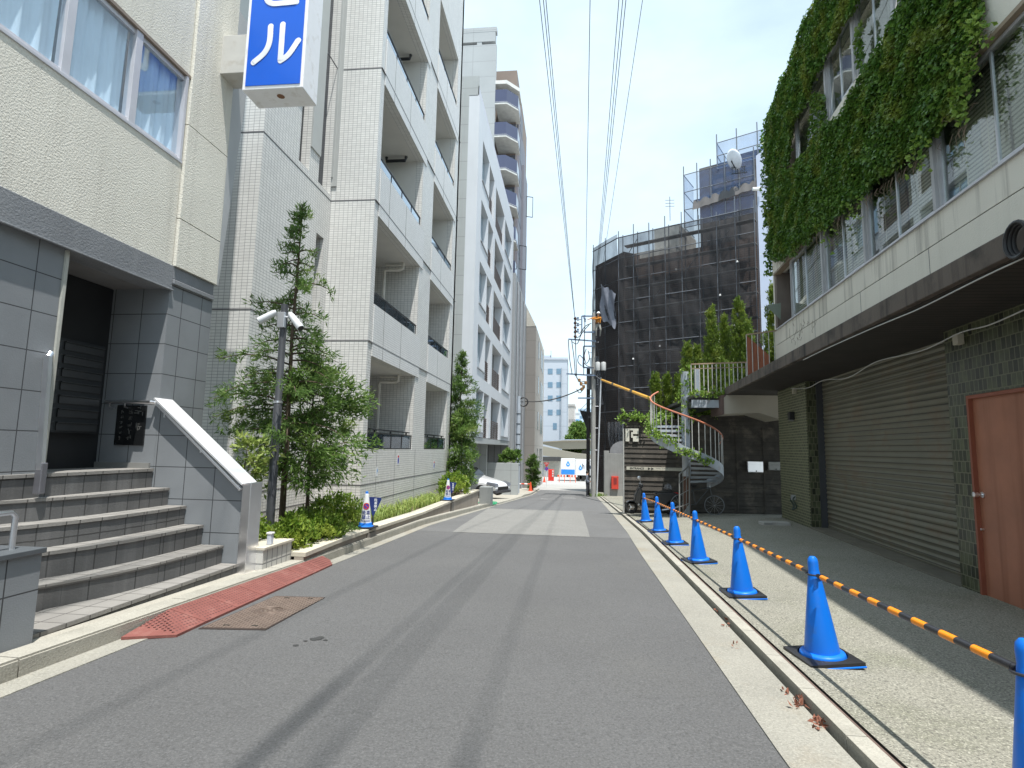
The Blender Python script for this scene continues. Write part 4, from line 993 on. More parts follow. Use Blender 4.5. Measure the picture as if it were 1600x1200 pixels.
# ================================================================= tall building beyond
bD = thing('tall_apartment_block', 'tall grey and brown apartment block with angled glass balconies beyond the concrete building', 'building', (-6, 45, -2))
YD = 41.; DF = Fr((0, YD, 0), (1, 0), (0, -1)); xd = -6.2
zD = DF.px(750, 70)[1]
mb = MB(); DF.wall(mb, -20, xd, -2, zD, [(DF.px(726, 80)[0] - 6, DF.px(752, 62)[0], zD - 1.6, zD - .8)] if False else (), .4); build('concrete_slab', mb, M('far_concrete', (.36, .38, .39), .85, .05, .6, tile=(2.7, 1.35, .02), mortar=(.3, .31, .32)), bD)
mb = MB(); mb.box(-12, xd - .1, YD - .02, YD + .5, zD + .25, zD + 1.1); mb.box(-12, xd, YD - .03, YD + .5, zD + 1.1, zD + 1.5); mb.box(xd - 1.6, xd - 1.2, YD, YD + .4, zD, zD + 1.1); build('roof_screen', mb, M('far_concrete', (.36, .38, .39)), bD)
brown = M('brown_cladding', (.20, .155, .13), .7, .06, 1.5); purp = M('grey_violet_cladding', (.17, .17, .20), .6, .05, 2)
xf = -4.75
mb = MB(); mb.box(-20, xf, YD + 2.6, YD + 13, -2, zD - .5); build('brown_block', mb, brown, bD)
mb = MB(); mb.box(xf + .0, xf + .22, YD + 3.4, YD + 9.6, 4, zD - 4.5); mb.box(xf + .221, xf + .4, YD + 6.4, YD + 10.2, 2, zD - 7); mb.box(xf - 3, xf + .0, YD + 9.8, YD + 14, 0, zD - 9); build('side_fins', mb, purp, bD)
fl = 2.95; zz_ = DF.px(790, 165)[1] ; DBF = Fr((xf, 0, 0), (0, 1), (1, 0))
for k in range(11):
    zf = zz_ - .55 - k * fl + .9 - .0 if False else DF.px(792, 158)[1] - k * 2.78
    if zf < 1: break
    def poly_(o, z): return [(xd, YD - o, z), (-5.25 + o * .4, YD - o, z), (xf + .35 + o, YD + 1.0, z), (xf + .35 + o, YD + 2.9, z), (xd, YD + 2.9, z)]
    mb = MB().prism(poly_(0, zf - .22), (0, 0, .22)); build('balcony_slab', mb, M('balcony_white', (.6, .6, .58), .7), bD)
    mb = MB(); mb.prism(poly_(.02, zf - .07), (0, 0, .035)); build('balcony_band', mb, M('navy_band', (.03, .04, .12), .5), bD)
    g1 = [(xd, YD + .03, zf), (-5.27, YD + .03, zf), (xf + .32, YD + 1.0, zf), (xf + .32, YD + 2.8, zf)]
    mb = MB()
    for i in range(3):
        a_, b_ = np.array(g1[i]), np.array(g1[i + 1]); mb.quad(a_, b_, b_ + [0, 0, 1.05], a_ + [0, 0, 1.05])
    build('balcony_glass', mb, M('violet_glass', (.09, .10, .16), .08, .1, .3, metal=.3), bD, recalc=False)
    mb = MB().box(xd, xf, YD + 2.4, YD + 2.59, zf + .1, zf + 2.3); w_ = build('window', mb, M('far_frame', (.08, .08, .1), .4), bD)
    mb = MB().box(xd + .3, xf - .2, YD + 2.38, YD + 2.399, zf + .2, zf + 2.1); build('pane', mb, M('far_glass', (.3, .38, .44), .1, .05, 1, metal=.6), w_)
    mb = MB(); DBF.box(mb, YD + 4.1, YD + 6.0, zf + .1, zf + 1.9, .225, .24); build('window', mb, M('far_frame', (.08, .08, .1)), bD)
mb = MB().prism([(xd, YD, zz_ + 1.9), (-5.3, YD, zz_ + 1.9), (xf + .4, YD + 1.1, zz_ + 1.9), (xf + .4, YD + 2.9, zz_ + 1.9), (xd, YD + 2.9, zz_ + 1.9)], (0, 0, .3)); build('roof_canopy', mb, M('balcony_white', (.6, .6, .58)), bD)
oz = thing('awning_window', 'dark window sashes standing open on the tall block', 'window', (xf + .4, YD + 8, 12))
for (px, py) in ((823, 345), (823, 355)):
    pass
for z_ in (atX(812, 425, xf + .4)[2], atX(824, 347, xf + .4)[2]):
    y_ = YD + 3.2 if z_ < 17 else YD + 9.6
    mb = MB(); mb.bar((xf + .4, y_, z_), (xf + 1.0, y_, z_ - .1), .05); mb.bar((xf + .4, y_, z_ + 2.0), (xf + 1.0, y_, z_ + 1.9), .05); mb.bar((xf + 1.0, y_, z_ - .1), (xf + 1.0, y_, z_ + 1.9), .05); mb.bar((xf + .42, y_, z_), (xf + .42, y_, z_ + 2), .05); build('sash', mb, dark_metal, oz)
# grey ribbed stair tower between
bE = thing('ribbed_building', 'narrow grey ribbed metal building between the concrete and beige buildings', 'building', (-4.4, 41, -2))
XE = -4.1; zE = atX(815, 455, XE)[2]
mb = MB().box(-8, XE, YC1 + .2, 50, -2.2, zE); build('body', mb, M('ribbed_grey', (.27, .28, .29), .6, .04, 1, tile=(.45, 40, .03), mortar=(.15, .155, .16)), bE)
for y_ in (41.0, 43.5, 46.5): 
    mb = MB().tube([(XE + .06, y_, -2), (XE + .06, y_, zE - .3)], .06, 8); build('down_pipe', mb, M('ribbed_pipe', (.3, .31, .33), .5), bE)
mb = MB().box(XE - .6, XE + .02, YC1 + .1, YC1 + .2, -2, 1.2); build('base_wall', mb, M('pale_render', (.45, .45, .44), .8), bE)
# beige building
XFb = -3.2
bF = thing('beige_building', 'beige brown building with tall slit windows and a sloping roofline', 'building', (XFb, 58, -2))
FF = Fr((XFb, 0, 0), (0, 1), (1, 0)); yf0 = atX(836, 640, XFb)[1]; yf1 = atX(849, 640, XFb)[1]
zf0 = atX(836, 503, XFb)[2]; FE = Fr((0, yf0, 0), (1, 0), (0, -1)); xfl = FE.px(821, 640)[0]
print('F', yf0, yf1, zf0, xfl)
bgm = M('beige_render', (.33, .31, .28), .85, .05, .5, tile=(2.4, 1.6, .03), mortar=(.25, .235, .21))
mb = MB().box(xfl - 3, XFb, yf0, yf1, -3, zf0); build('body', mb, bgm, bF)
mb = MB(); mb.box(xfl, XFb - .02, yf0 - .02, yf0, -3, zf0 - .0); build('end_panel', mb, M('taupe_panel', (.235, .22, .205), .85, .04, .5, tile=(1.6, 1.6, .02), mortar=(.19, .18, .165)), bF)
zfr = FE.px(836, 503)[1]
mb = MB().prism([(xfl - .2, yf0, zf0), (XFb, yf0, zf0 + .0), (XFb - .4, yf0 + 2, zf0 + 3.6), (xfl - .6, yf0 + 2, zf0 + 3.6)], (0, 4, 0)); 
mb = MB().hexa([(xfl - .3, yf0 - .04, zf0), (XFb, yf0 - .04, zf0), (XFb, yf1, zf0), (xfl - 3, yf1, zf0), (xfl - .6, yf0, zf0 + 2.4), (xfl - .3, yf0, zf0 + 2.4), (XFb, yf1, zf0 + .5), (xfl - 3, yf1, zf0 + .5)])
build('sloped_roof', mb, M('cream_roof_edge', (.45, .43, .38), .8), bF)
for k in range(5):
    zt_ = atX(845, 545 + k * 52, XFb)[2]
    for (a_, b_) in ((.25, .32), (.55, .66), (.72, .83)):
        y0_, y1_ = yf0 + (yf1 - yf0) * a_, yf0 + (yf1 - yf0) * b_; hgt = 2.0 if a_ > .3 else 1.7
        mb = MB(); FF.box(mb, y0_, y1_, zt_ - hgt, zt_, .002, .03); w_ = build('slit_window', mb, M('slit_dark', (.03, .035, .045)), bF)
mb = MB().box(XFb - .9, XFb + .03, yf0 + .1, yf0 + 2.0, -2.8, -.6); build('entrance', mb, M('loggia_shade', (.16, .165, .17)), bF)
# hedge, cone and bar in front of it
hq = atG(836, 763, .1)
tree('shade_shrub', 'tall dark green bushy shrub in front of the beige building', (atY(833, 740, 44)[0], 44.0, gz(44)), 2.8, [(0, .35), (.5, .5), (.85, .42), (1, .2)], leafA, .16, 30, trunk_r=.05, rng=21, crad=.2, asp=.45, cat='shrub', start=.12, droop=.1)
q = atY(829, 766, 42.5); OC = M('cone_orange', (.62, .07, .02), .5)
t = thing('orange_cone', 'small orange traffic cone by the beige building', 'cone', (q[0], 42.5, gz(42.5) + .1))
mb = MB().lathe([(.2, 0), (.2, .03), (.14, .04), (.035, .66), (.02, .7)], 16, (q[0], 42.5, gz(42.5) + .1)); build('cone_body', mb, OC, t, smooth=True)
t = thing('cone_bar', 'orange and white bar reaching from the orange cone to the wall', 'bar', (q[0] - .9, 42.5, -1.3))
mb = MB()
for i in range(8): mb.mi = i % 2; a_ = np.array([q[0] - i * .24, 42.5, gz(42.5) + .62]); mb.tube([a_, a_ - [.24, 0, -.01]], .045, 8)
build('bar', mb, [OC, white_p], t)
# ================================================================= right hand building with ivy
def KF(x0, s=.076): return KFr((x0, 0, 0), (s, 1), (-1, s))
KW, KH, KU, KS_ = KF(3.65), KF(3.97), KF(3.64), KF(2.72)
gtile = M('dark_green_tile', (.052, .058, .030), .30, .35, 9, tile=(.075, .13, .006), offset=.5, mortar=(.15, .15, .095), tvar=.7)
gtile2 = M('fine_green_tile', (.075, .085, .05), .45, .25, 9, tile=(.11, .06, .009), offset=.5, mortar=(.27, .27, .17), tvar=.4)
slabm = M('stained_slab_edge', (.115, .095, .08), .85, .12, 2, .3, 60, streak=1., streakcol=(.022, .02, .019), dirt=((.03, .028, .026), 1.6, .8))
creamK = M('cream_panel_wall', (.70, .665, .58), .85, .05, 1, .5, 70, streak=.2, streakcol=(.36, .33, .27))
creamK2 = M('stained_cream_ledge', (.70, .665, .58), .85, .05, 1, .5, 70, streak=.75, streakcol=(.22, .20, .17))
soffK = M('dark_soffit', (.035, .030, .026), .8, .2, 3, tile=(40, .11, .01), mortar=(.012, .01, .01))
bK = thing('ivy_clad_building', 'cream building with strip windows above a dark overhang, green tiled ground floor and roller shutter', 'building', (4, 7, 0))
uD = KW.px(1535, 930)[0]; uDl = KW.px(1512, 640)[0]; uSr = KW.px(1487, 700)[0]; uSl = KW.px(1264, 700)[0]; uPe = KW.px(1219, 700)[0]
print('K', uDl, uSr, uSl, uPe)
mb = MB(); KW.wall(mb, -4, uPe, -.4, 2.74, [(-.35, uDl, -.4, 1.99), (uSr, uSl, -.02, 2.74)], .33); build('tiled_wall', mb, gtile, bK)
mb = MB(); KW.box(mb, uSl + .03, uPe - .0, -.3, 2.73, .001, .012); build('fine_tile_pier', mb, gtile2, bK)
mb = MB(); vs = np.arange(0.0, 2.74, .0165)
prof_ = lambda v: .011 * math.sin(v / .088 * 2 * PI)
mb.grid(lambda u, v: KH.pt(u, v, prof_(v) + .05), [uSr - .05, (uSr + uSl) / 2, uSl + .0], list(vs))
build('roller_shutter', mb, M('shutter_grey_green', (.17, .165, .125), .5, .10, 1.2, tile=(30, .0885, .006), mortar=(.04, .04, .03), dirt=((.16, .085, .04), 2.5, .35)), bK, recalc=False, smooth='all')
mb = MB(); KW.box(mb, uSl - .035, uSl - .0, -.02, 2.74, -.27, -.16); build('shutter_rail', mb, grey_metal, bK)
mb = MB(); KW.box(mb, uSr - .02, uSl + .02, -.22, .0, -.5, .03); KW.box(mb, uSl + .021, uPe + .01, -.3, -.10, .013, .05); build('plinth', mb, M('mossy_plinth', (.16, .15, .12), .9, .2, 3, .5, 50), bK)
# door
mb = MB(); KW.box(mb, -.34, uDl - .002, -.05, 1.985, -.10, -.03); dr = build('door', mb, M('red_wood_door', (.36, .15, .09), .5, .14, 2, streak=.75, streakcol=(.24, .085, .045)), bK)
mb = MB(); KW.box(mb, uDl - .035, uDl - .003, -.05, 1.985, -.03, .012); KW.box(mb, -.34, uDl - .036, 1.95, 1.985, -.03, .012); build('door_frame', mb, M('door_frame_red', (.26, .08, .045), .5), bK)
hu, hv = KW.px(1531, 773); mb = MB(); c0 = KW.pt(hu, hv, -.03); mb.tube([c0, c0 + KW.N * .012], .032, 16); mb.tube([c0, c0 + KW.N * .05], .012, 10); mb.tube([c0 + KW.N * .045, c0 + KW.N * .055, c0 + KW.N * .095, c0 + KW.N * .10], [.018, .028, .028, .018], 14); build('door_knob', mb, steel, dr, smooth=True)
hu, hv = KW.px(1532, 827); mb = MB(); c0 = KW.pt(hu, hv, -.03); mb.tube([c0, c0 + KW.N * .03], .012, 10); build('door_stop', mb, steel, dr, smooth=True)
hu, hv = KW.px(1600, 650); mb = MB(); KW.box(mb, hu - .05, hu + .012, hv - .12, hv + .02, -.029, -.02); build('door_plate', mb, M('door_plate', (.35, .3, .2), .4), dr)
# overhanging slab
uT = KS_.px(1130, 615)[0]
def plan(x0a, x0b, ua, ub, z0, z1, mb, s=.076):
    P = lambda x0, u: KF(x0).pt(u, 0)
    a, b, c, d = P(x0a, ua), P(x0a, ub), P(x0b, ub), P(x0b, ua)
    iz = lambda z: 1.35 + (z - 1.35) * SK
    return mb.hexa([(q[0], q[1], iz(z0)) for q in (a, d, c, b)] + [(q[0], q[1], iz(z1)) for q in (a, d, c, b)])
mb = plan(2.72, 5.6, -4, uT, 2.745, 2.93, MB()); build('overhang_slab', mb, slabm, bK, bevel=.01)
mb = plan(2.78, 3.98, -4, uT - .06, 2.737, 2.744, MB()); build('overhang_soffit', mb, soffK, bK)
# upper wall
uE = 12.95; HK = 9.05
v_s = 4.101; v_h = 5.417; w2a, w2b = 7.021, 8.22
mb = MB(); KU.wall(mb, -4, uE, 2.931, 3.762, (), .2, back=False); build('cream_band', mb, creamK, bK)
mb = MB(); KU.wall(mb, -4, uE, 3.774, v_s, (), .2, back=False); build('cream_ledge', mb, creamK2, bK)
mb = MB(); KU.box(mb, -4, uE, 3.761, 3.775, -.2, -.012); build('joint_line', mb, joint, bK)
mb = MB()
for uu in (KU.px(1451, 390)[0], KU.px(1344, 455)[0], KU.px(1273, 505)[0]): KU.box(mb, uu - .004, uu + .004, 2.94, 3.762, 0, .002)
build('panel_joint', mb, joint, bK)
mb = MB(); KU.wall(mb, -4, uE, v_h, HK, [(6.3, uE - .45, w2a, w2b)], .2, back=False); build('upper_wall', mb, creamK, bK)
mb = MB(); KU.box(mb, -4, uE - .1, v_h - .045, v_h + .0, -.1, .035); build('window_head', mb, M('bronze_trim2', (.27, .21, .15), .6, .1, 4), bK)
mb = plan(4.0, 9, -4, uE - .02, 2.94, HK - .1, MB()); build('core', mb, room, bK)
mb = MB(); KU.box(mb, uE - .16, uE, v_s, v_h, -.3, -.01); build('corner_column', mb, M('brown_render', (.17, .14, .12), .9, .1, 3, .4, 60), bK)
GE = Fr(KU.pt(uE, 0), (1, 0), (0, 1)); mb = MB(); plan(3.65, 9, uE, uE + .1, 2.931, HK, mb); build('end_wall', mb, creamK, bK)
# windows: thick mullions at measured pixels
thick = [KU.px(x, y)[0] for x, y in ((1234, 480), (1286, 445), (1352, 400), (1461, 310))]; thick = [thick[0], thick[1], thick[2], thick[3], thick[3] - 2.0, thick[3] - 4.0, thick[3] - 6.0]
print('thick', thick)
blind_m = M('venetian_blind', (.52, .50, .45), .7, .06, 2, tile=(30, .052, .012), mortar=(.20, .19, .17))
blind_b = M('brown_blind', (.20, .17, .13), .7, .06, 2, tile=(30, .052, .014), mortar=(.05, .045, .04))
room_lit = M('room_wall', (.30, .30, .29), .9, .3, 2)
def kwin(u0, u1, v0, v1, idx, blind, low=0.):
    """one two-sash window unit between thick mullions"""
    fm = MB(); KU.box(fm, u1 - .03, u1, v0, v1, -.1, -.02); KU.box(fm, u0, u0 + .03, v0, v1, -.1, -.02)
    KU.box(fm, u0 + .03, u1 - .03, v0, v0 + .045, -.09, -.025); KU.box(fm, u0 + .03, u1 - .03, v1 - .04, v1, -.09, -.025)
    w = build('window', fm, alu_k, bK, bevel=.003); mid = (u0 + u1) / 2
    for j, (a, b) in enumerate(((u0 + .03, mid), (mid, u1 - .03))):
        mb = MB(); d = -.05 - .02 * j; KU.box(mb, a, a + .025, v0 + .045, v1 - .04, d, d + .02); KU.box(mb, b - .025, b, v0 + .045, v1 - .04, d, d + .02); KU.box(mb, a + .024, b - .024, v0 + .046, v0 + .075, d + .001, d + .019); build('sash', mb, alu, w)
        mb = MB(); KU.box(mb, a + .025, b - .025, v0 + .045, v1 - .04, d + .006, d + .010); build('pane', mb, glassK, w)
        if blind:
            mb = MB(); KU.box(mb, a + .02, b - .02, v0 + .05 + low * (v1 - v0), v1 - .05, -.17, -.165); build('blind', mb, blind if j == 0 else (blind_b if idx == 2 else blind), w)
            mb = MB(); 
            for q in (.33, .72): KU.box(mb, a + (b - a) * q - .008, a + (b - a) * q + .008, v0 + .05, v1 - .05, -.162, -.160)
            build('blind_tape', mb, M('blind_tape', (.5, .47, .38), .8), w)
    return w
glassK = glassmat('office_glass', (.88, .91, .88), .26, .01, .06)
alu_k = M('weathered_aluminium_frame', (.40, .40, .41), .5, .08, 4, metal=.2)
for i in range(len(thick) - 1): kwin(thick[i + 1] + .03, thick[i] - .03, v_s + .01, v_h - .046, i, blind_m if i not in (1,) else blind_m)
for t in thick[1:]: mb = MB(); KU.box(mb, t - .03, t + .03, v_s + .026, v_h - .045, -.12, .01); build('window_post', mb, alu_k, bK)
mb = MB(); KU.box(mb, -4, uE - .165, v_s - .0, v_s + .025, -.12, .03); build('window_sill', mb, alu_w, bK)
t2 = [KU.px(x, y)[0] for x, y in ((1240, 220), (1290, 150), (1333, 90), (1395, 20))]
print('t2', t2)
for i in range(3): kwin(t2[i + 1] + .03, min(t2[i] - .03, uE - .4), w2a, w2b, 9, None)
for t in t2[1:]: mb = MB(); KU.box(mb, t - .035, t + .035, w2a, w2b, -.12, .01); build('window_post', mb, alu_k, bK)
mb = MB(); KU.box(mb, -4, uE - .3, v_s - .2, w2b + .2, -.335, -.33); build('office_interior', mb, room_lit, bK)
# cables, lights on the wall
def cable(name, label, pts, r, m_, cat='cable'):
    mb = MB().tube(smoothp3(pts), r, 6); return tag(build(name, mb, m_, smooth=True), label, cat)
def smoothp3(pts, n=6):
    out = []; P = [np.array(p, float) for p in pts]
    for i in range(len(P) - 1):
        p0 = P[max(i - 1, 0)]; p1 = P[i]; p2 = P[i + 1]; p3 = P[min(i + 2, len(P) - 1)]
        for t in np.linspace(0, 1, n, endpoint=False):
            out.append(.5 * ((2 * p1) + (-p0 + p2) * t + (2 * p0 - 5 * p1 + 4 * p2 - p3) * t * t + (-p0 + 3 * p1 - 3 * p2 + p3) * t ** 3))
    out.append(P[-1]); return out
cab = M('grey_cable', (.42, .42, .40), .6)
KC = KF(3.64 - .03)
def onK(fr, *pl): 
    o = []
    for (x, y) in pl: u, v = fr.px(x, y); o.append(fr.pt(u, v))
    return o
KC2 = KF(2.70)
pts = onK(KF(3.2), (1236, 607), (1262, 606), (1287, 594), (1325, 590), (1370, 565), (1440, 548), (1500, 520), (1545, 508), (1605, 482))
pts = [np.array([p[0], p[1], min(p[2], 2.855)]) for p in pts]
cable('wall_cable', 'white cable sagging under the dark overhang above the shutter', pts, .007, cab)
cable('edge_cable', 'thin grey cable clipped along the lower edge of the overhang', [q + np.array([0, 0, -.005]) for q in onK(KC2, (1255, 562), (1290, 545), (1350, 518), (1400, 497), (1440, 480), (1530, 435), (1600, 402))], .006, cab)
wl = thing('wall_light', 'small dark box light on the fine green tiles left of the shutter', 'light', KW.pt(*KW.px(1241, 650)))
u, v = KW.px(1241, 650); mb = MB(); KW.box(mb, u - .07, u + .07, v - .08, v + .08, .013, .11); build('housing', mb, black_p, wl, bevel=.008)
mb = MB(); KW.box(mb, u - .05, u + .05, v - .10, v - .082, .02, .10); build('diffuser', mb, M('frosted', (.2, .2, .2), .5), wl)
for (px, py, lab) in ((1245, 611, 'small cream junction box at the top of the pier left of the shutter'), (1505, 530, 'cream junction box under the overhang above the red door')):
    u, v = KW.px(px, py); w_ = .045
    j = thing('junction_box', lab, 'junction box', KW.pt(u, v)); mb = MB(); KW.box(mb, u - w_, u + w_, v - w_ * 1.3, v + w_ * 1.3, .013, .08); build('box_body', mb, M('cream_plastic', (.45, .42, .34), .5), j, bevel=.006)
u, v = KW.px(1244, 786); hb = thing('hose_reel', 'dark hose loop hanging on the pier left of the shutter', 'hose', KW.pt(u, v))
mb = MB(); mb.tube([KW.pt(u + .10 * math.cos(t), v + .13 * math.sin(t), .05 + .03 * math.sin(t * 3)) for t in np.linspace(0, 2 * PI, 19)[:-1]], .018, 8, closed=True); build('hose', mb, M('hose_dark', (.05, .07, .06), .5), hb, smooth=True)
mb = MB(); KW.box(mb, u - .03, u + .03, v + .06, v + .16, .013, .09); build('hook', mb, alu, hb)
u, v = KS_.px(1598, 378); hc = thing('hose_coil', 'black coiled hose hanging on the edge of the overhang at the right', 'hose', KS_.pt(u, v))
mb = MB()
for k in range(3): mb.tube([KS_.pt(u + (.085 + .012 * k) * math.cos(t) - .05, v + (.10 + .01 * k) * math.sin(t), .03 + .02 * k) for t in np.linspace(0, 2 * PI, 21)[:-1]], .014, 8, closed=True)
build('coil', mb, black_p, hc, smooth=True)
q = atYard(1210, 819)
sb = thing('stone_slabs', 'two broken pale stone slabs lying at the foot of the green pier', 'stones', q)
for (dx, dy, w_, d_, h_, r_) in ((-.1, 0, .42, .28, .07, .2), (.1, -.14, .34, .3, .09, -.3)):
    mb = MB(); c, s_ = math.cos(r_), math.sin(r_); pts = [(q[0] + dx + c * a - s_ * b, q[1] + dy + s_ * a + c * b, q[2] - .02) for a, b in ((-w_ / 2, -d_ / 2), (w_ / 2, -d_ / 2 + .03), (w_ / 2 - .04, d_ / 2), (-w_ / 2 + .03, d_ / 2))]
    mb.prism(pts, (0, 0, h_)); build('slab', mb, M('pale_stone', (.36, .35, .33), .9, .15, 8), sb, bevel=.01)

# ---- ivy
def inpoly(P, poly):
    x, y = P[:, 0], P[:, 1]; ins = np.zeros(len(P), bool); n = len(poly)
    for i in range(n):
        x1, y1 = poly[i]; x2, y2 = poly[(i + 1) % n]
        c = ((y1 > y) != (y2 > y)) & (x < (x2 - x1) * (y - y1) / (y2 - y1 + 1e-12) + x1); ins ^= c
    return ins
def ivyleaves(mb, fr, polys, dens, size, thick_=.16, holes=()):
    for poly in polys:
        Q = [fr.px(x, y) for x, y in poly]; Q = np.array(Q); lo, hi = Q.min(0), Q.max(0)
        n = int((hi - lo).prod() * dens); P = lo + RNG.random((n, 2)) * (hi - lo)
        J = P + RNG.normal(size=P.shape) * .022 + .035 * np.stack([np.sin(P[:, 1] * 9 + P[:, 0] * 4), np.sin(P[:, 0] * 8)], 1)
        k = inpoly(J, Q)
        for h in holes: k &= ~inpoly(J, np.array([fr.px(x, y) for x, y in h]))
        P = P[k]; m = len(P)
        lump = .5 + .5 * np.sin(P[:, 0] * 5.1 + 1.3 * np.sin(P[:, 1] * 4)) * np.sin(P[:, 1] * 6.3 + np.sin(P[:, 0] * 3))
        d = -.055 + thick_ * RNG.random(m) ** .7 * (.35 + .65 * lump)
        C = fr.O + P[:, :1] * fr.U + d[:, None] * fr.N; C[:, 2] += P[:, 1]
        nrm_ = fr.N + RNG.normal(size=(m, 3)) * .5 + np.array([0, 0, .35]); nrm_ /= np.linalg.norm(nrm_, axis=1, keepdims=True)
        dn = np.array([0, 0, -1.]) + RNG.normal(size=(m, 3)) * .45; dn -= nrm_ * (dn * nrm_).sum(1, keepdims=True); dn /= np.linalg.norm(dn, axis=1, keepdims=True)
        sd = np.cross(nrm_, dn); s_ = (size * (.6 + .7 * RNG.random(m)))[:, None]
        C = EYE + (C - EYE) * SK
        V = np.stack([C, C + dn * s_ * .15 + sd * s_ * .5 - nrm_ * s_ * .12, C + dn * s_ * .55 + sd * s_ * .38, C + dn * s_, C + dn * s_ * .55 - sd * s_ * .38, C + dn * s_ * .15 - sd * s_ * .5 - nrm_ * s_ * .12], 1).reshape(-1, 3)
        o = len(mb.v); mb.v += V.tolist(); mb.f += [tuple(o + 6 * i + j for j in range(6)) for i in range(m)]; mb.m += [0] * m
ivy = thing('wall_ivy', 'thick green ivy hanging over the upper wall and window heads of the cream building', 'climbing plant', (3.4, 9, 5))
mb = MB(); KI = KF(3.55)
lower = [(1203, 395), (1211, 408), (1240, 394), (1300, 342), (1350, 297), (1395, 260), (1420, 234), (1450, 216), (1470, 196), (1500, 176), (1512, 150), (1508, 110), (1528, 60), (1530, -30), (1422, -30), (1353, 103), (1318, 166), (1284, 205), (1243, 252), (1236, 262), (1198, 262), (1203, 330)]
upper = [(1196, 262), (1232, 258), (1236, 196), (1262, 150), (1272, 118), (1318, 36), (1336, 8), (1360, -60), (1292, -60), (1270, 0), (1196, 190)]
far_up = [(1272, -40), (1360, -40), (1600, -400), (1600, -700), (1300, -300)]
drape = [[(1262, 150), (1284, 140), (1288, 195), (1262, 232)], [(1330, 45), (1343, 30), (1347, 95), (1337, 110)]]
ivyleaves(mb, KI, [lower, upper], 3400, .060, .13)
ivyleaves(mb, KI, drape, 900, .07, .06)
# the end of the wall: ivy wraps round the corner
KE = Fr(KU.pt(uE + .1, 0), (1, -.076), (.076, 1))
build('foliage', mb, leafI, ivy, recalc=False)
mb = MB(); n = 4200; vv = 5.5 + RNG.random(n) * 3.6; dd = RNG.random(n) * 1.6 - .1; C = np.array([KU.pt(uE + .1, v, -d) for v, d in zip(vv, dd)]) + np.array([0, 1, 0]) * (.03 + .22 * RNG.random(n))[:, None]
leaves(mb, C, .05, 2, .085, .8, droop=.6); build('corner_foliage', mb, leafI, ivy, recalc=False)
# brown stems peeking at window heads and fringe tendrils
sm = MB()
for (x, y, n_) in ((1513, 105, 6), (1500, 165, 6), (1525, 60, 7), (1480, 190, 3)):
    for i in range(n_):
        u, v = KI.px(x + random.uniform(-6, 6), y + random.uniform(-22, 22)); L_ = random.uniform(.12, .35)
        P = [KI.pt(u - L_ * t, v + .03 * math.sin(t * 5 + i) - .02 * t, .02) for t in np.linspace(-.3, 1, 6)]; sm.tube(P, .003, 4)
for i in range(60):
    x = random.uniform(1218, 1520); u, v = KI.px(x, 412 - (x - 1213) * .72); L_ = random.uniform(.05, .25)
    sm.tube([KI.pt(u, v, .04), KI.pt(u + .03, v - L_ * .5, .06), KI.pt(u + random.uniform(-.05, .05), v - L_, .05)], .003, 4)
for i in range(16):
    x = random.uniform(1235, 1275); u, v = KI.px(x, random.uniform(480, 545)); P = [KI.pt(u, v, .015)]
    for k in range(5): u += random.uniform(-.12, .05); v += random.uniform(-.08, .08); P.append(KI.pt(u, min(max(v, 3.0), 4.088), .03))
    sm.tube(P, .003, 4)
build('stems', sm, M('dry_stem', (.18, .13, .09), .9), ivy)
mb = MB()
ts = []
for (x, y, n_) in ((1515, 105, 60), (1505, 160, 60), (1528, 50, 60), (1545, 30, 12), (1300, 372, 25), (1340, 325, 40), (1440, 240, 40)):
    for i in range(n_): u, v = KI.px(x + random.gauss(0, 9), y + random.gauss(0, 16)); ts.append(KI.pt(u, v, .05))
leaves(mb, ts, .03, 2, .055, .8, droop=.5); build('fringe', mb, leafV, ivy, recalc=False)

# ================================================================= courtyard: timber fence, spiral stair, terrace
YF_ = 18.0
FN = Fr((0, YF_, 0), (1, 0), (0, -1))
timber = M('weathered_black_timber', (.055, .048, .040), .8, .35, 3, .6, 30, streak=.0, dirt=((.14, .12, .095), 2.2, .7))
fl_, fr__ = FN.px(975, 700)[0], FN.px(1226, 700)[0]; fb = FN.px(980, 796)[1]; ft = FN.px(980, 657)[1]; ft2 = FN.px(1150, 652)[1]
fn = thing('timber_fence', 'tall fence of weathered black horizontal boards at the back of the yard', 'fence', (fl_, YF_, fb))
mb = MB(); mid = FN.px(1062, 700)[0]; R_ = random.Random(4)
z = fb; i = 0
while z < ft2 - .02:
    h = R_.uniform(.10, .16); z2 = min(z + h, ft2)
    for (a, b) in ((fl_, mid), (mid, fr__)):
        if z > ft and a == fl_: continue
        t_ = R_.uniform(.0, .022)
        mb.hexa([FN.pt(a, z, .03 + t_), FN.pt(b, z, .03 + t_), FN.pt(b, z, 0), FN.pt(a, z, 0), FN.pt(a, z2 - .006, .012 + t_ * .3), FN.pt(b, z2 - .006, .012 + t_ * .3), FN.pt(b, z2 - .006, 0), FN.pt(a, z2 - .006, 0)])
    z = z2
build('boards', mb, timber, fn)
mb = MB(); mb.box(fl_ - .035, fl_ - .001, YF_ - .06, YF_ + .05, fb - .1, ft - .25); build('corner_trim', mb, M('aged_white_trim', (.4, .4, .38), .7), fn)
mb = MB(); mb.box(fl_ - .02, mid, YF_ - .07, YF_ + .1, ft, ft + .06); mb.box(mid + .01, fr__, YF_ - .07, YF_ + .1, ft2 + .0, ft2 + .05); build('capping', mb, timber, fn)
for t in (FN.px(1150, 700)[0], FN.px(1192, 700)[0]):
    mb = MB(); FN.box(mb, t - .012, t + .012, fb, ft2 - .3, .055, .065); build('cover_strip', mb, timber, fn)
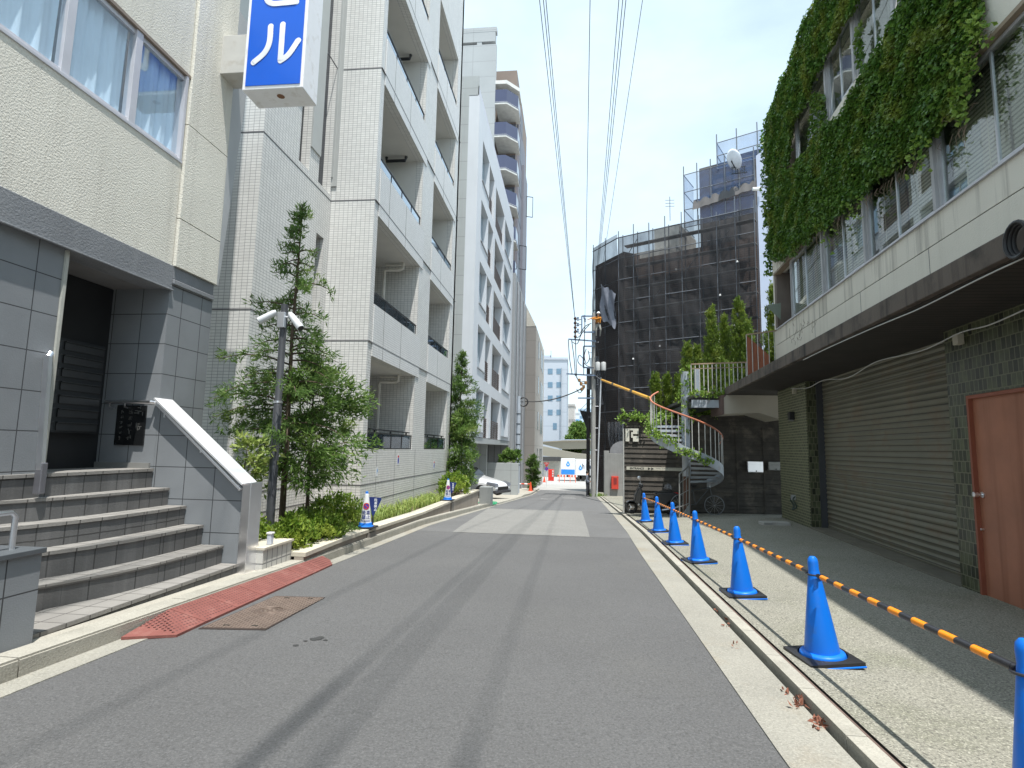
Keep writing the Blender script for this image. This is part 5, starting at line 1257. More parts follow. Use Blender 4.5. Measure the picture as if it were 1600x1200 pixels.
mb = MB().box(fl_ + .0, fr__, YF_ + .05, YF_ + .12, fb - .1, ft2 - .02); mb = MB().box(fl_, mid, YF_ + .005, YF_ + .1, fb - .1, ft - .01); mb.box(mid + .001, fr__, YF_ + .005, YF_ + .1, fb - .1, ft2 - .01); build('backing', mb, M('fence_back', (.03, .027, .024), .9), fn)
# emblem plate
em = thing('emblem_sign', 'square white emblem like a blocky letter R on the black fence', 'sign', FN.pt(*FN.px(987, 690)))
(ua, va), (ub, vb2) = FN.px(977, 669.5), FN.px(997.3, 690)
bmp = ["1111111", "1100111", "1101111", "1101000", "1101111", "1100111", "1100111"]
mb = MB(); cw_ = (ub - ua) / 7; ch_ = (va - vb2) / 7
for r in range(7):
    c = 0
    while c < 7:
        if bmp[r][c] == '1':
            e = c
            while e < 7 and bmp[r][e] == '1': e += 1
            FN.box(mb, ua + c * cw_, ua + e * cw_, va - (r + 1) * ch_, va - r * ch_, .065, .085); c = e
        else: c += 1
build('emblem', mb, M('emblem_cream', (.62, .60, .52), .6), em)
ss = thing('direction_sign', 'long narrow cream sign board with small lettering and two arrows on the fence', 'sign', FN.pt(*FN.px(1020, 736)))
(ua, va), (ub, vb2) = FN.px(978.5, 728), FN.px(1065, 736)
mb = MB(); FN.box(mb, ua, ub, vb2 - .0, va - .02, .065, .085); build('board', mb, M('sign_cream', (.50, .48, .40), .6, .05, 6), ss, bevel=.004)
vm_ = (va + vb2) / 2 - .01
build('lettering', text_mb('ENTRANCE', .085, FN, ua + .32, vm_ , .0865, 0, bold=.003), M('print_black', (.02, .02, .02), .7), ss, recalc=False)
mb = MB()
for k in range(2): u_ = ua + .66 + k * .1; mb.add([FN.pt(u_, vm_ + .045, .087), FN.pt(u_ + .085, vm_, .087), FN.pt(u_, vm_ - .045, .087)], [(0, 1, 2)])
build('arrows', mb, M('print_black', (.02, .02, .02)), ss, recalc=False)
build('small_print', text_mb('MUSIC  SCHOOL  OFFICE  STUDIO', .05, FN, ua + 1.3, vm_ + .02, .0865, 0), M('print_grey', (.15, .15, .14)), ss, recalc=False)
# letterboxes
for (x0, x1, y0, y1, lab, m_) in ((1165.5, 1190, 720.5, 738, 'large brushed steel letterbox on the dark fence, left of the two', steel), (1197.5, 1219, 721, 735, 'smaller dull grey letterbox on the dark fence, right of the two', M('dull_steel', (.25, .25, .24), .45, .1, 5, metal=.6))):
    (ua, va), (ub, vb2) = FN.px(x0, y0), FN.px(x1, y1)
    lb = thing('letterbox', lab, 'letterbox', FN.pt(ua, vb2)); mb = MB(); FN.box(mb, ua, ub, vb2, va, .03, .16); build('box_body', mb, m_, lb, bevel=.01)
    mb = MB(); FN.box(mb, ua + .015, ub - .015, vb2 + .02, va - .09, .161, .168); build('flap', mb, m_, lb, bevel=.003)
    mb = MB(); c0 = FN.pt((ua + ub) / 2 + .02, vb2 + .04, .168); mb.tube([c0, c0 + FN.N * .012], .018, 10); build('lock', mb, black_p, lb)

# spiral stair
YS = 16.2
sc_ = atY(1072, 700, YS); sx = sc_[0]; RS = (atY(1127, 700, YS)[0] - atY(1017, 700, YS)[0]) / 2
zE_ = atY(1127, 690, YS)[2]; zW_ = atY(1017, 625, YS)[2]; sEz = atY(1127, 751, YS)[2]
pitch = (zW_ - zE_) / PI
def hz(th): return -th * pitch        # th measured clockwise from east (0) -> south (pi/2) -> west (pi) as positive t
def hp(t, r, z): return (sx + r * math.cos(-t), YS + r * math.sin(-t), z)
zr = lambda t: zE_ + t * pitch
zs_ = lambda t: zE_ + t * pitch - (zE_ - sEz)
sp = thing('spiral_stair', 'grey steel spiral stair with an orange handrail rising to the terrace', 'stair', (sx, YS, fb))
greyst = M('grey_painted_steel', (.38, .42, .47), .5, .06, 4, dirt=((.22, .13, .08), 5, .35)); railm = M('orange_rust_rail', (.45, .16, .09), .5, .15, 6)
T0, T1 = -.75, 1.22 * PI
zmid = fb + 1.15
mb = MB().lathe([(.115, zmid), (.115, 3.62)], 20, (sx + .0, YS, 0)); build('centre_column', mb, greyst, sp, smooth=True)
ts_ = np.linspace(T0, T1, 60)
mb = MB().tube([hp(t, RS, zr(t)) for t in np.linspace(-.15, 1.27 * PI, 46)], .024, 8); build('handrail', mb, railm, sp, smooth=True)
mb = MB()
for i in range(59):
    a, b = ts_[i], ts_[i + 1]
    P = lambda t, r, dz: hp(t, r, zs_(t) + dz)
    mb.add([P(a, RS - .012, 0), P(a, RS + .012, 0), P(b, RS + .012, 0), P(b, RS - .012, 0), P(a, RS - .012, .27), P(a, RS + .012, .27), P(b, RS + .012, .27), P(b, RS - .012, .27)], [(0, 3, 2, 1), (4, 5, 6, 7), (0, 1, 5, 4), (1, 2, 6, 5), (2, 3, 7, 6), (3, 0, 4, 7)])
build('stringer', mb, greyst, sp)
nt_ = 13
for i in range(nt_):
    a = T0 + (T1 - T0) * i / nt_; b = a + (T1 - T0) / nt_ * 1.08; z = zs_((a + b) / 2) + .14
    mb = MB(); poly = [hp(a, .1, z), hp(a, RS - .014, z), hp(b, RS - .014, z), hp(b, .1, z)]; mb.prism(poly, (0, 0, .035)); mb.bar(hp(a, .1, z - .0), hp(a, RS - .02, z), .02, .06); build('tread', mb, greyst, sp)
for t in np.linspace(-.02, 1.2 * PI, 22):
    mb = MB(); mb.tube([hp(t, RS, zs_(t) + .02), hp(t, RS, zr(t))], .0115, 6); build('baluster', mb, M('pale_rusty_bar', (.50, .50, .48), .6, .12, 8, dirt=((.3, .18, .11), 9, .3)), sp, smooth=True)
# lower dark flight post and rusty column
mb = MB().lathe([(.10, fb), (.10, zmid)], 16, (sx, YS, 0)); build('rusty_post', mb, M('rusty_steel', (.10, .055, .04), .85, .25, 6), sp)
# terrace
zd = 2.93
tr_ = thing('terrace_deck', 'terrace deck on a grey beam joining the spiral stair and the overhang', 'terrace', (4, YS, zd))
xd0 = atY(1080, 625, 15.6)[0]; 
mb = MB().box(xd0, 8.5, 15.6, 22, zd - .12, zd - .04); build('deck', mb, M('deck_dark', (.09, .09, .085), .9), tr_)
za_, zb2 = atY(1100, 625, 15.55)[2], atY(1100, 637, 15.55)[2]
mb = MB().box(xd0, 4.2, 15.5, 15.6, zb2, za_); build('edge_beam', mb, greyst, tr_)
mb = MB().box(xd0 + .5, xd0 + .65, 15.62, 17.6, zb2, za_ - .05); mb.box(xd0, xd0 + .1, 15.62, 20, zb2, za_ - .06); build('joist', mb, dark_metal, tr_)
rlg = thing('terrace_railing', 'pale rusty railing of thin vertical bars along the terrace edge', 'railing', (xd0, 15.55, zd))
zt_l = atY(1080, 569, 15.55)[2]; xr0, xr1 = xd0, atY(1172, 560, 15.55)[0]; zt_r = zt_l + .06
barm = M('pale_rusty_bar', (.38, .36, .33)); 
mb = MB(); mb.bar((xr0, 15.55, zt_l), (xr1, 15.55, zt_r), .035); mb.bar((xr0, 15.55, zt_l - .13), (xr1, 15.55, zt_r - .13), .02); mb.bar((xr0, 15.55, zd + .05), (xr1, 15.55, zd + .05), .02); build('rails', mb, M('tan_rail', (.33, .24, .16), .6, .15, 8), rlg)
n_ = int((xr1 - xr0) / .105)
for i in range(n_ + 1):
    x = xr0 + (xr1 - xr0) * i / n_; mb = MB().box(x - .01, x + .01, 15.54, 15.56, zd - .0, zt_l + .06 * i / n_ - .018); build('bar', mb, barm, rlg)
bx_ = thing('meter_box', 'small grey post box behind the left end of the terrace railing', 'box', (xd0 + .25, 15.8, zd)); a = atY(1087, 576, 15.8); b = atY(1092, 590, 15.8)
mb = MB().box(a[0] - .02, b[0] + .02, 15.8, 15.95, zd - .04, a[2]); build('box_body', mb, M('box_bluegrey', (.32, .37, .43), .5), bx_, bevel=.01)
# near end of the terrace: orange panel and second railing
Y2 = 14.1; zd2 = 3.08
rl2 = thing('balcony_railing', 'thin grey railing at the near end of the terrace beside the cream wall', 'railing', (4.3, Y2, zd))
a, b = atY(1166, 523, Y2), atY(1218, 516, Y2)
mb = MB(); mb.bar(a, b, .03); build('top_rail', mb, M('tan_rail', (.33, .24, .16)), rl2)
for i in range(7):
    p = a + (b - a) * i / 6; mb = MB().bar((p[0], Y2, zd2), p, .014); build('bar', mb, barm, rl2)
wp = thing('wood_screen', 'orange brown vertical board screen at the corner of the terrace', 'screen', (4.1, Y2, zd))
c_ = [atY(1166.5, 524, Y2 + .12), atY(1203, 556, Y2 + .12), atY(1203, 575, Y2 + .12), atY(1166.5, 580, Y2 + .12)]
for i in range(7):
    t0_, t1_ = i / 7 + .004, (i + 1) / 7 - .004; A_ = c_[0] + (c_[1] - c_[0]) * t0_; B_ = c_[0] + (c_[1] - c_[0]) * t1_
    mb = MB().prism([(A_[0], Y2 + .12, zd2), (B_[0], Y2 + .12, zd2), tuple(B_), tuple(A_)], (0, .02, 0)); build('board', mb, M('orange_boards', (.30, .10, .05), .7, .15, 4, streak=.3), wp)
# beige canopy under the deck
YC_ = 15.2
cn = thing('beige_canopy', 'boxy beige canopy with rounded dark edge hanging under the overhang', 'canopy', (4.2, YC_, 2.4))
a, b, c, d = atY(1129, 620, YC_), atY(1221, 614, YC_), atY(1221, 656, YC_), atY(1129, 647, YC_)
e = atY(1185, 645, YC_)
mb = MB().prism([(a[0] + .03, YC_, d[2]), (e[0], YC_, e[2] + .01), (c[0], YC_, c[2]), (b[0], YC_, 2.865), (a[0] + .10, YC_, 2.865), (a[0] + .03, YC_, 2.79)], (0, 1.2, 0)); build('panel', mb, M('canopy_beige', (.40, .37, .31), .8, .06, 2), cn)
mb = MB().prism([(a[0] - .03, YC_ - .02, d[2] - .01), (a[0] + .028, YC_ - .02, d[2] - .01), (a[0] + .028, YC_ - .02, 2.79), (a[0] + .09, YC_ - .02, 2.866), (a[0] - .02, YC_ - .02, 2.866)], (0, 1.2, 0)); build('edge_trim', mb, M('canopy_trim', (.12, .08, .07), .7), cn)
# gate frame
gf = thing('gate_frame', 'open rusty grey metal gate frame standing beside the scooter', 'gate', (3, 16, fb))
P1, P2 = np.array([*atY(1061.5, 797, 15.4)]), np.array([*atY(1077, 797, 15.9)]); t1, t2_ = atY(1061.5, 741, 15.4), atY(1077, 728, 15.9)
gz_ = fb + .0; gmM = M('gate_grey', (.22, .22, .21), .6, .15, 6)
mb = MB(); mb.bar((P1[0], 15.4, gz_), t1, .03); mb.bar((P2[0], 15.9, gz_), t2_, .03); mb.bar(t1, t2_, .03)
build('frame', mb, gmM, gf)
for t in (.35, .7):
    q = P1 + (P2 - P1) * t; qt = t1 + (t2_ - t1) * t; mb = MB().bar((q[0], q[1], gz_), qt, .014); build('gate_bar', mb, gmM, gf)
for k in (.3, .55, .8):
    mb = MB().bar((P1[0], 15.4, gz_ + (t1[2] - gz_) * k), (P2[0], 15.9, gz_ + (t2_[2] - gz_) * k), .014); build('gate_bar', mb, gmM, gf)
mb = MB().prism([(P1[0], 15.39, gz_), (P2[0], 15.89, gz_), (P2[0], 15.89, gz_ + .42), ((P1[0] + P2[0]) / 2, 15.64, gz_ + .25)], (0, .012, 0)); build('kick_plate', mb, gmM, gf)

# vines
def vine(name, label, pts, n, size, spread):
    C = [np.array(p) + RNG.normal(size=3) * spread for p in pts for _ in range(n)]
    t = thing(name, label, 'climbing plant', pts[0]); mb = MB(); leaves(mb, C, .05, 5, size, .8, up=.3, droop=.2); build('foliage', mb, leafV, t, recalc=False)
    sm = MB()
    for i in range(len(pts) - 1): sm.tube([pts[i], pts[i + 1]], .006, 4)
    build('stem', sm, bark, t); return t
vine('stair_vine', 'bright vine growing along the stringer of the spiral stair', [hp(t, RS + .02, zs_(t) + .12 + .15 * (t > 2.0)) for t in np.linspace(1.15, 1.25 * PI, 18)], 12, .07, .07)
vine('column_vine', 'bright vine wound round the column of the spiral stair', [(sx + .1 * math.sin(k), YS - .1, 3.65 - k * .16) for k in range(12)], 7, .07, .10)
vine('terrace_vine', 'vine trailing along the terrace deck edge', [(xd0 + .15 * k, 15.46, zd + .0 + .02 * math.sin(k * 2)) for k in range(9)], 9, .06, .06)
vine('fence_vine', 'leafy vine sprawling over the top left corner of the black fence', [(fl_ - .1 + .13 * k, YF_ - .02, ft + .10 + .03 * math.sin(k * 2)) for k in range(13)], 12, .08, .08)
vine('back_vine', 'sunlit vine lying on the fence top under the terrace', [(atY(1090 + 8 * k, 652, YF_)[0], YF_, ft2 + .12) for k in range(5)], 9, .08, .08)

# cypresses
GC = 'dark green cypresses behind the fence'
def cypress(px, py, Y, w, label, pb=None, seed=1):
    q = atY(px, py, Y); zb0 = fb - .1 if pb is None else pb; h = q[2] - zb0; R = random.Random(seed)
    t = thing('cypress_tree', label, 'tree', (q[0], Y, zb0), GC)
    mb = MB().tube([(q[0], Y, zb0), (q[0] + .03, Y, zb0 + h * .5), (q[0], Y, zb0 + h * .95)], [.07, .045, .01], 6); build('trunk', mb, bark, t)
    lm = MB(); C = []; RR = []; C2 = []
    for i in range(int(h * 60)):
        k = R.random() ** .8; rad = w * (1 - k) ** .6 * R.uniform(.2, 1); a = R.random() * 2 * PI
        b0 = np.array([q[0] + rad * math.cos(a), Y + rad * math.sin(a), zb0 + k * h * .97])
        tilt = np.array([math.cos(a) * .35, math.sin(a) * .35, 1.]); L_ = .30 * R.uniform(.5, 1.2)
        for j in range(4): C.append(b0 + tilt * L_ * j / 4); RR.append(.085 * (1 - j * .2))
    leaves(lm, C, RR, 9, .09, .3, up=1.6, out=.4, centre=(q[0], Y, zb0 + h / 2)); build('crown', lm, leafE, t, recalc=False); return t
for i, (px, py, Y, w, lab) in enumerate(((1111, 478, 21.0, .42, 'cypress with a forked top, left of the tallest cypress'), (1132, 492, 21.6, .38, 'cypress between the forked cypress and the tallest one'), (1154, 464, 21.0, .5, 'tallest cypress standing just left of the wood screen'),
    (1168, 500, 20.5, .35, 'lower cypress leaning against the right side of the tallest cypress'), (1209, 448, 17.5, .30, 'narrow cypress beside the corner of the ivy building'), (1205, 520, 17.4, .45, 'bushy cypress below the narrow one at the ivy building corner'),
    (1073, 535, 20.5, .36, 'cypress just left of the stair column'), (1089, 540, 20.8, .36, 'cypress right above the stair column'), (1024, 585, 19.5, .28, 'lowest cypress at the left end of the row'), (1042, 588, 19.6, .30, 'second lowest cypress at the left of the row'), (1103, 575, 19.8, .45, 'bushy low cypress behind the terrace railing'), (1130, 560, 19.6, .5, 'wide low cypress behind the middle of the terrace railing'), (1060, 590, 19.3, .35, 'low cypress behind the handrail of the stair'))):
    cypress(px, py, Y, w * 1.6, lab, seed=i + 30, pb=2.9 if Y < 18 else None)

# ================================================================= scooter and bicycle
def scooter():
    q = atYard(990, 796); x0 = q[0]; Y = 16.9; z0 = yardz(x0 + .6, Y) ; k = (atY(1064, 795, Y)[0] - atY(975, 795, Y)[0]) / 1.75
    X = lambda a: atY(975, 795, Y)[0] + a * k; t = thing('scooter', 'black motor scooter with a red tail light parked against the black fence', 'scooter', (X(.8), Y, z0))
    blk_ = M('scooter_black', (.03, .03, .034), .3, .1, 5, coat=.6); P = lambda a, b, c=0: (X(a), Y + c, z0 + b * k)
    for a in (.22, 1.42):
        mb = MB(); mb.tube([P(a + .155 * math.cos(s), .215 + .155 * math.sin(s)) for s in np.linspace(0, 2 * PI, 25)[:-1]], .05 * k, 8, closed=True); w = build('tyre', mb, M('tyre', (.02, .02, .02)), t, smooth=True)
        mb = MB().lathe([(.115 * k, -.03), (.12 * k, -.02), (.12 * k, .02), (.115 * k, .03)], 20, P(a, .215), 'y', caps=False); mb.lathe([(.03, -.04), (.03, .04)], 12, P(a, .215), 'y')
        for j in range(3): s = j * 2.1; mb.bar(P(a, .215), P(a + .12 * math.cos(s), .215 + .12 * math.sin(s)), .02)
        build('rim', mb, alu, w)
    def shell(name, pts, w, m_): 
        mb = MB(); mb.prism([(X(a), Y - w / 2, z0 + b * k) for a, b in pts], (0, w, 0)); return build(name, mb, m_, t, bevel=.03 if w > .1 else .006)
    shell('front_fender', [(.06, .36), (.16, .43), (.30, .42), (.40, .32), (.36, .3), (.28, .38), (.18, .39), (.09, .33)], .12, blk_)
    shell('leg_shield', [(.30, .38), (.42, .32), (.50, .34), (.52, .45), (.56, .75), (.50, .86), (.44, .84), (.33, .6)], .34, blk_)
    shell('floor_board', [(.48, .26), (.95, .24), (.95, .34), (.50, .36)], .32, blk_)
    shell('body', [(.90, .26), (1.2, .22), (1.35, .42), (1.62, .52), (1.68, .66), (1.50, .72), (1.0, .68), (.92, .5)], .34, blk_)
    shell('seat', [(.88, .69), (1.1, .73), (1.38, .78), (1.52, .76), (1.5, .72), (.95, .66)], .28, M('seat_vinyl', (.02, .02, .02), .5))
    shell('tail_light', [(1.55, .63), (1.68, .60), (1.69, .68), (1.56, .72)], .2, M('tail_red', (.55, .015, .02), .2))
    shell('engine', [(1.1, .12), (1.45, .14), (1.5, .28), (1.2, .32)], .2, M('engine_grey', (.06, .06, .065), .5, metal=.5))
    mb = MB().tube([P(1.15, .16, -.12), P(1.5, .22, -.14), P(1.7, .3, -.14)], .045 * k, 10); build('exhaust', mb, M('exhaust_steel', (.4, .4, .42), .3, metal=.9), t, smooth=True)
    shell('headlight_cowl', [(.44, .84), (.56, .80), (.60, .90), (.54, .97), (.46, .94)], .2, blk_)
    mb = MB().tube([P(.52, .95, -.3), P(.50, .95, -.1), P(.48, .95, .1), P(.54, .95, .3)], .014, 8); build('handlebar', mb, alu, t, smooth=True)
    mb = MB().tube([P(.5, .95, -.22), P(.46, 1.1, -.26)], .006, 6); mb.lathe([(.01, 0), (.05, .01), (.05, .02)], 14, P(.44, 1.15, -.28), 'y'); build('mirror', mb, alu, t, smooth=True)
    shell('silver_panel', [(.40, .30), (.5, .22), (.62, .24), (.60, .28), (.5, .28), (.44, .38)], .352, M('silver_plastic', (.5, .5, .52), .3, metal=.5))
    mb = MB().lathe([(.115, 0), (.12, .05), (.09, .12), (.04, .15), (.001, .155)], 16, P(1.36, .80)); build('helmet', mb, M('helmet_grey', (.12, .12, .13), .2), t, smooth=True)
    mb = MB().bar(P(.95, .06, .1), P(1.05, .22, .1), .02); build('stand', mb, dark_metal, t)
    return t
scooter()
def bicycle():
    Y = 16.7; c = atY(1116, 779, Y); R = .27; z0 = yardz(c[0], Y)
    t = thing('bicycle', 'dark bicycle standing in the shade under the spiral stair', 'bicycle', (c[0], Y, z0)); b = dark_metal
    fw = np.array([c[0], Y, z0 + R]); rw = fw - [.95, 0, 0]
    for w_ in (fw, rw):
        mb = MB().tube([w_ + [R * math.cos(s), 0, R * math.sin(s)] for s in np.linspace(0, 2 * PI, 33)[:-1]], .014, 6, closed=True); o_ = build('wheel', mb, M('tyre_grey', (.16, .17, .18), .6), t, smooth=True)
        mb = MB()
        for j in range(12): s = j * PI / 6; mb.bar(w_, w_ + [R * math.cos(s), 0, R * math.sin(s)], .003)
        build('spokes', mb, alu, o_)
    s_ = rw + [.35, 0, .42]; h_ = fw + [-.12, 0, .5]; bb = rw + [.42, 0, .0]
    mb = MB()
    for p, q in ((rw, bb), (rw, s_), (bb, s_), (bb, h_), (s_, h_), (h_, fw)): mb.tube([p, q], .015, 8)
    build('frame', mb, M('bike_frame', (.05, .055, .06), .4), t, smooth=True)
    mb = MB().box(s_[0] - .12, s_[0] + .12, Y - .06, Y + .06, s_[2] + .1, s_[2] + .15); mb.box(s_[0] - .01, s_[0] + .01, Y - .01, Y + .01, s_[2], s_[2] + .1); build('saddle', mb, black_p, t, bevel=.01)
    mb = MB().tube([h_ + [0, -.28, .16], h_ + [.02, 0, .15], h_ + [0, .28, .16]], .012, 8); mb.tube([h_, h_ + [.02, 0, .15]], .012, 8); build('handlebar', mb, alu, t, smooth=True)
bicycle()
for (px, py, lab) in ((1085, 792, 'small cream brick on the ground under the stair, nearer the rusty post'), (1103, 791, 'small cream brick on the ground under the stair, nearer the bicycle')):
    q = atYard(px, py); t = thing('loose_brick', lab, 'brick', q); mb = MB().box(q[0] - .07, q[0] + .07, q[1] - .04, q[1] + .04, q[2], q[2] + .05); build('brick_body', mb, M('cream_brick', (.5, .47, .38), .8), t, bevel=.004)

# ================================================================= blue cones, weights and bars
CBl = M('cone_bright_blue', (.004, .165, .70), .38, .06, 2, spec=.4, dirt=((.06, .14, .36), 9, .35))
rub = M('black_rubber_weight', (.018, .018, .02), .45, .1, 6)
GCN = 'blue cones standing in a row on the pavement'
proto = thing('traffic_cone', 'x', 'cone', (0, 0, 0), GCN)
mb = MB().lathe([(.112, .05), (.112, .07), (.036, .60), (.0345, .605), (.0345, .66), (.030, .685), (.018, .70), (.001, .703)], 40, caps=False); build('cone_body', mb, CBl, proto, smooth=True)
mb = MB(); w = .19; mb.box(-w, w, -w, w, 0, .012); mb.lathe([(.148, .012), (.148, .035), (.142, .052), (.130, .060), (.111, .062)], 40, caps=False); build('base', mb, CBl, proto, smooth=True, bevel=.004)
wp_ = thing('cone_weight', 'x', 'weight', (0, 0, 0), 'black rubber weights lying round the cone bases')
mb = MB(); k = 32; w = .185
inner = [(.158 * math.cos(a), .158 * math.sin(a)) for a in np.linspace(0, 2 * PI, k + 1)[:-1]]
def sq(a): 
    c, s = math.cos(a), math.sin(a); m = max(abs(c), abs(s)); return (w * c / m, w * s / m)
outer = [sq(a) for a in np.linspace(0, 2 * PI, k + 1)[:-1]]
for i in range(k):
    j = (i + 1) % k; (a, b), (c, d) = inner[i], inner[j]; (e, f), (g_, h) = outer[i], outer[j]
    mb.quad((a, b, .042), (e, f, .034), (g_, h, .034), (c, d, .042)); mb.quad((e, f, .034), (e, f, .0125), (g_, h, .0125), (g_, h, .034)); mb.quad((a, b, .0125), (a, b, .042), (c, d, .042), (c, d, .0125))
build('ring', mb, rub, wp_, recalc=True)
TILT = math.radians(-3.6)
cones = [(1286, 1030), (1160, 930), (1092, 878), (1055, 850), (1029.5, 831), (1009, 815.5)]
pos = [atYard(*c) for c in cones]
d_ = pos[0] - pos[1]; n0 = atY(1600, 1015, 2.36); pos = [np.array([n0[0] + .05, n0[1], yardz(n0[0], n0[1])])] + pos
print('cones', [p.round(2) for p in pos], [round(float(np.linalg.norm(pos[i + 1] - pos[i])), 2) for i in range(6)])
ords = ['nearest blue cone, cut off by the right edge of the picture', 'second nearest blue cone, the largest one seen whole', 'third blue cone from the camera', 'fourth blue cone, in the middle of the row', 'fifth blue cone along the kerb', 'sixth blue cone, next to last in the row', 'farthest blue cone of the row, in front of the scooter']
ordw = ['black rubber weight on the base of the nearest blue cone', 'black rubber weight on the base of the largest whole cone', 'black rubber weight on the third cone base', 'black rubber weight on the middle cone base', 'black rubber weight on the fifth cone base', 'black rubber weight on the sixth cone base', 'black rubber weight on the farthest cone base']
rots = [-.2, .12, .02, .2, .04, .12, .15]
for i, p in enumerate(pos):
    for pr_, labs in ((proto, ords), (wp_, ordw)):
        o_ = pr_ if i == 0 else copy_tree(pr_); o_.location = [float(v) for v in p]; o_.rotation_euler = (0, TILT + (.006, -.004, .004, -.008, .003, .006, -.003)[i], rots[i]); o_['label'] = labs[i]
orange = M('bar_orange', (.85, .27, .006), .4, .04, 3); bblack = M('bar_black', (.025, .025, .03), .4)
GB = 'striped bars joining the blue cones'
bp = thing('cone_bar', 'x', 'bar', (0, 0, 0), GB)
LB = 1.90; mb = MB(); n = 17; seg = [(0, .12)]; x = .12
i = 0
while x < LB - .12:
    l = .115 if i % 2 == 0 else .115; seg.append((x, min(x + l, LB - .0))); x += l; i += 1
for i, (a, b) in enumerate(seg): mb.mi = 1 if i % 2 == 1 else 0; mb.tube([(a, 0, 0), (b, 0, 0)], .0172, 16)
build('tube', mb, [bblack, orange], bp, smooth=True)
for s_, x in ((-1, 0), (1, LB)):
    mb = MB().tube([(x, 0, 0), (x + s_ * .02, 0, 0)], [.016, .014], 12); mb.tube([(x + s_ * .02 + s_ * .048 + .048 * math.cos(a), .048 * math.sin(a), -.0) for a in np.linspace(0, 2 * PI, 21)[:-1]], .006, 8, closed=True); build('end_ring', mb, bblack, bp, smooth=True)
labs = ['striped bar between the nearest and the second blue cone', 'striped bar between the second and the third blue cone', 'striped bar between the third and the fourth blue cone', 'striped bar between the fourth and the fifth blue cone', 'striped bar between the fifth and the sixth blue cone', 'striped bar between the sixth and the farthest blue cone']
for i in range(6):
    a = pos[i] + [math.sin(TILT) * .575, 0, .575]; b = pos[i + 1] + [math.sin(TILT) * .575, 0, .575]; d = b - a; Ld = np.linalg.norm(d)
    o_ = bp if i == 0 else copy_tree(bp); s_ = (Ld - .155) / LB
    o_.location = [float(v) for v in a + d / Ld * .078]; o_.rotation_mode = 'XYZ'
    o_.rotation_euler = Vector(d).to_track_quat('X', 'Z').to_euler(); o_.scale = (s_, 1, 1); o_['label'] = labs[i]
# litter of dry leaves in the gutter
P = []; 
for (px, py, n_, s_) in ((1245, 1098, 22, 6), (1275, 1130, 14, 6), (1140, 975, 5, 5), (1225, 1080, 3, 4), (1150, 1008, 2, 3), (1120, 950, 3, 3)):
    for i in range(n_): P.append(atG(px + random.gauss(0, s_), py + random.gauss(0, s_ * .8), .014))
mb = MB(); leaves(mb, P, .012, 2, .035, .6); lt_ = build('leaf_litter', mb, M('dry_leaf', (.20, .075, .045), .8, .3, 30), recalc=False); tag(lt_, 'small clumps of dry red brown leaves in the gutter', 'fallen leaves'); lt_['kind'] = 'stuff'
# ================================================================= scaffolded building
K0 = np.array([atY(928, 600, 46)[0], 46.]); K1 = np.array([atY(968, 600, 43)[0], 43.]); K2 = np.array([atY(1184, 500, 38.0)[0], 38.0]); 
d12 = _n(K2 - K1); n12 = np.array([d12[1], -d12[0]]); n12 = n12 if n12[1] < 0 else -n12
SF = Fr((*K1, 0), d12, n12); L12 = float(np.linalg.norm(K2 - K1))
d01 = _n(K1 - K0); n01 = np.array([d01[1], -d01[0]]); n01 = n01 if n01[1] < 0 else -n01
SL = Fr((*K0, 0), d01, n01); L01 = float(np.linalg.norm(K1 - K0))
zT = SF.px(1100, 343)[1]; zG = -2.1
print('scaf', K0, K1, K2, zT, SF.px(968, 366), SF.px(1180, 325))
sB = thing('brown_building', 'dark brown building wrapped in scaffolding and black netting', 'building', (*(K1 + 2 * np.array([0, 1])), zG))
mb = MB(); SF.box(mb, .3, L12 + 6, zG, zT - 1.6, -14, -1.1); SL.box(mb, -.05, L01 + .4, zG, zT - 1.2, -12, -.15); build('body', mb, M('dark_brown_brick', (.14, .10, .085), .85, .15, 1, tile=(.6, .16, .02), mortar=(.07, .055, .05)), sB)
mb = MB(); SF.box(mb, .3, 4.2, zT - 1.6, zT - 1.0, -14, -1.3); SF.box(mb, 2.2, 4.2, zT - 1.0, zT + .9, -6, -1.8); build('roof_parapet', mb, M('pale_roof', (.55, .55, .52), .8), sB)
mb = MB(); SF.box(mb, 5.9, 12, zT - 1.6, zT + 4.8, -9, -1.6); build('roof_house', mb, M('roof_house_grey', (.14, .125, .12), .85), sB)
for (a, b, v0, v1) in ((5.0, 6.9, 9.2, 11.3), (5.0, 6.9, 5.6, 7.6), (8.6, 9.3, 8.8, 9.6)):
    mb = MB(); SF.box(mb, a, b, v0, v1, -1.095, -1.05); w_ = build('window', mb, M('green_dark_glass', (.05, .075, .07), .2, .05, 1), sB)
    mb = MB(); SF.box(mb, (a + b) / 2 - .03, (a + b) / 2 + .03, v0, v1, -1.05, -1.03); build('frame', mb, grey_metal, w_)
net = netmat('black_net', (.060, .060, .063), .62, .18); bluenet = netmat('blue_net', (.10, .19, .40), .30, .08); whitenet = netmat('grey_net', (.22, .23, .25), .5, .2)
tubem = M('scaffold_tube', (.17, .18, .20), .4, .06, 4, metal=.5)
sc1 = thing('scaffolding', 'tall tube scaffolding with black netting around the brown building', 'scaffold', (*K1, zG))
nus = 8; us_ = np.linspace(0, L12, nus + 1)
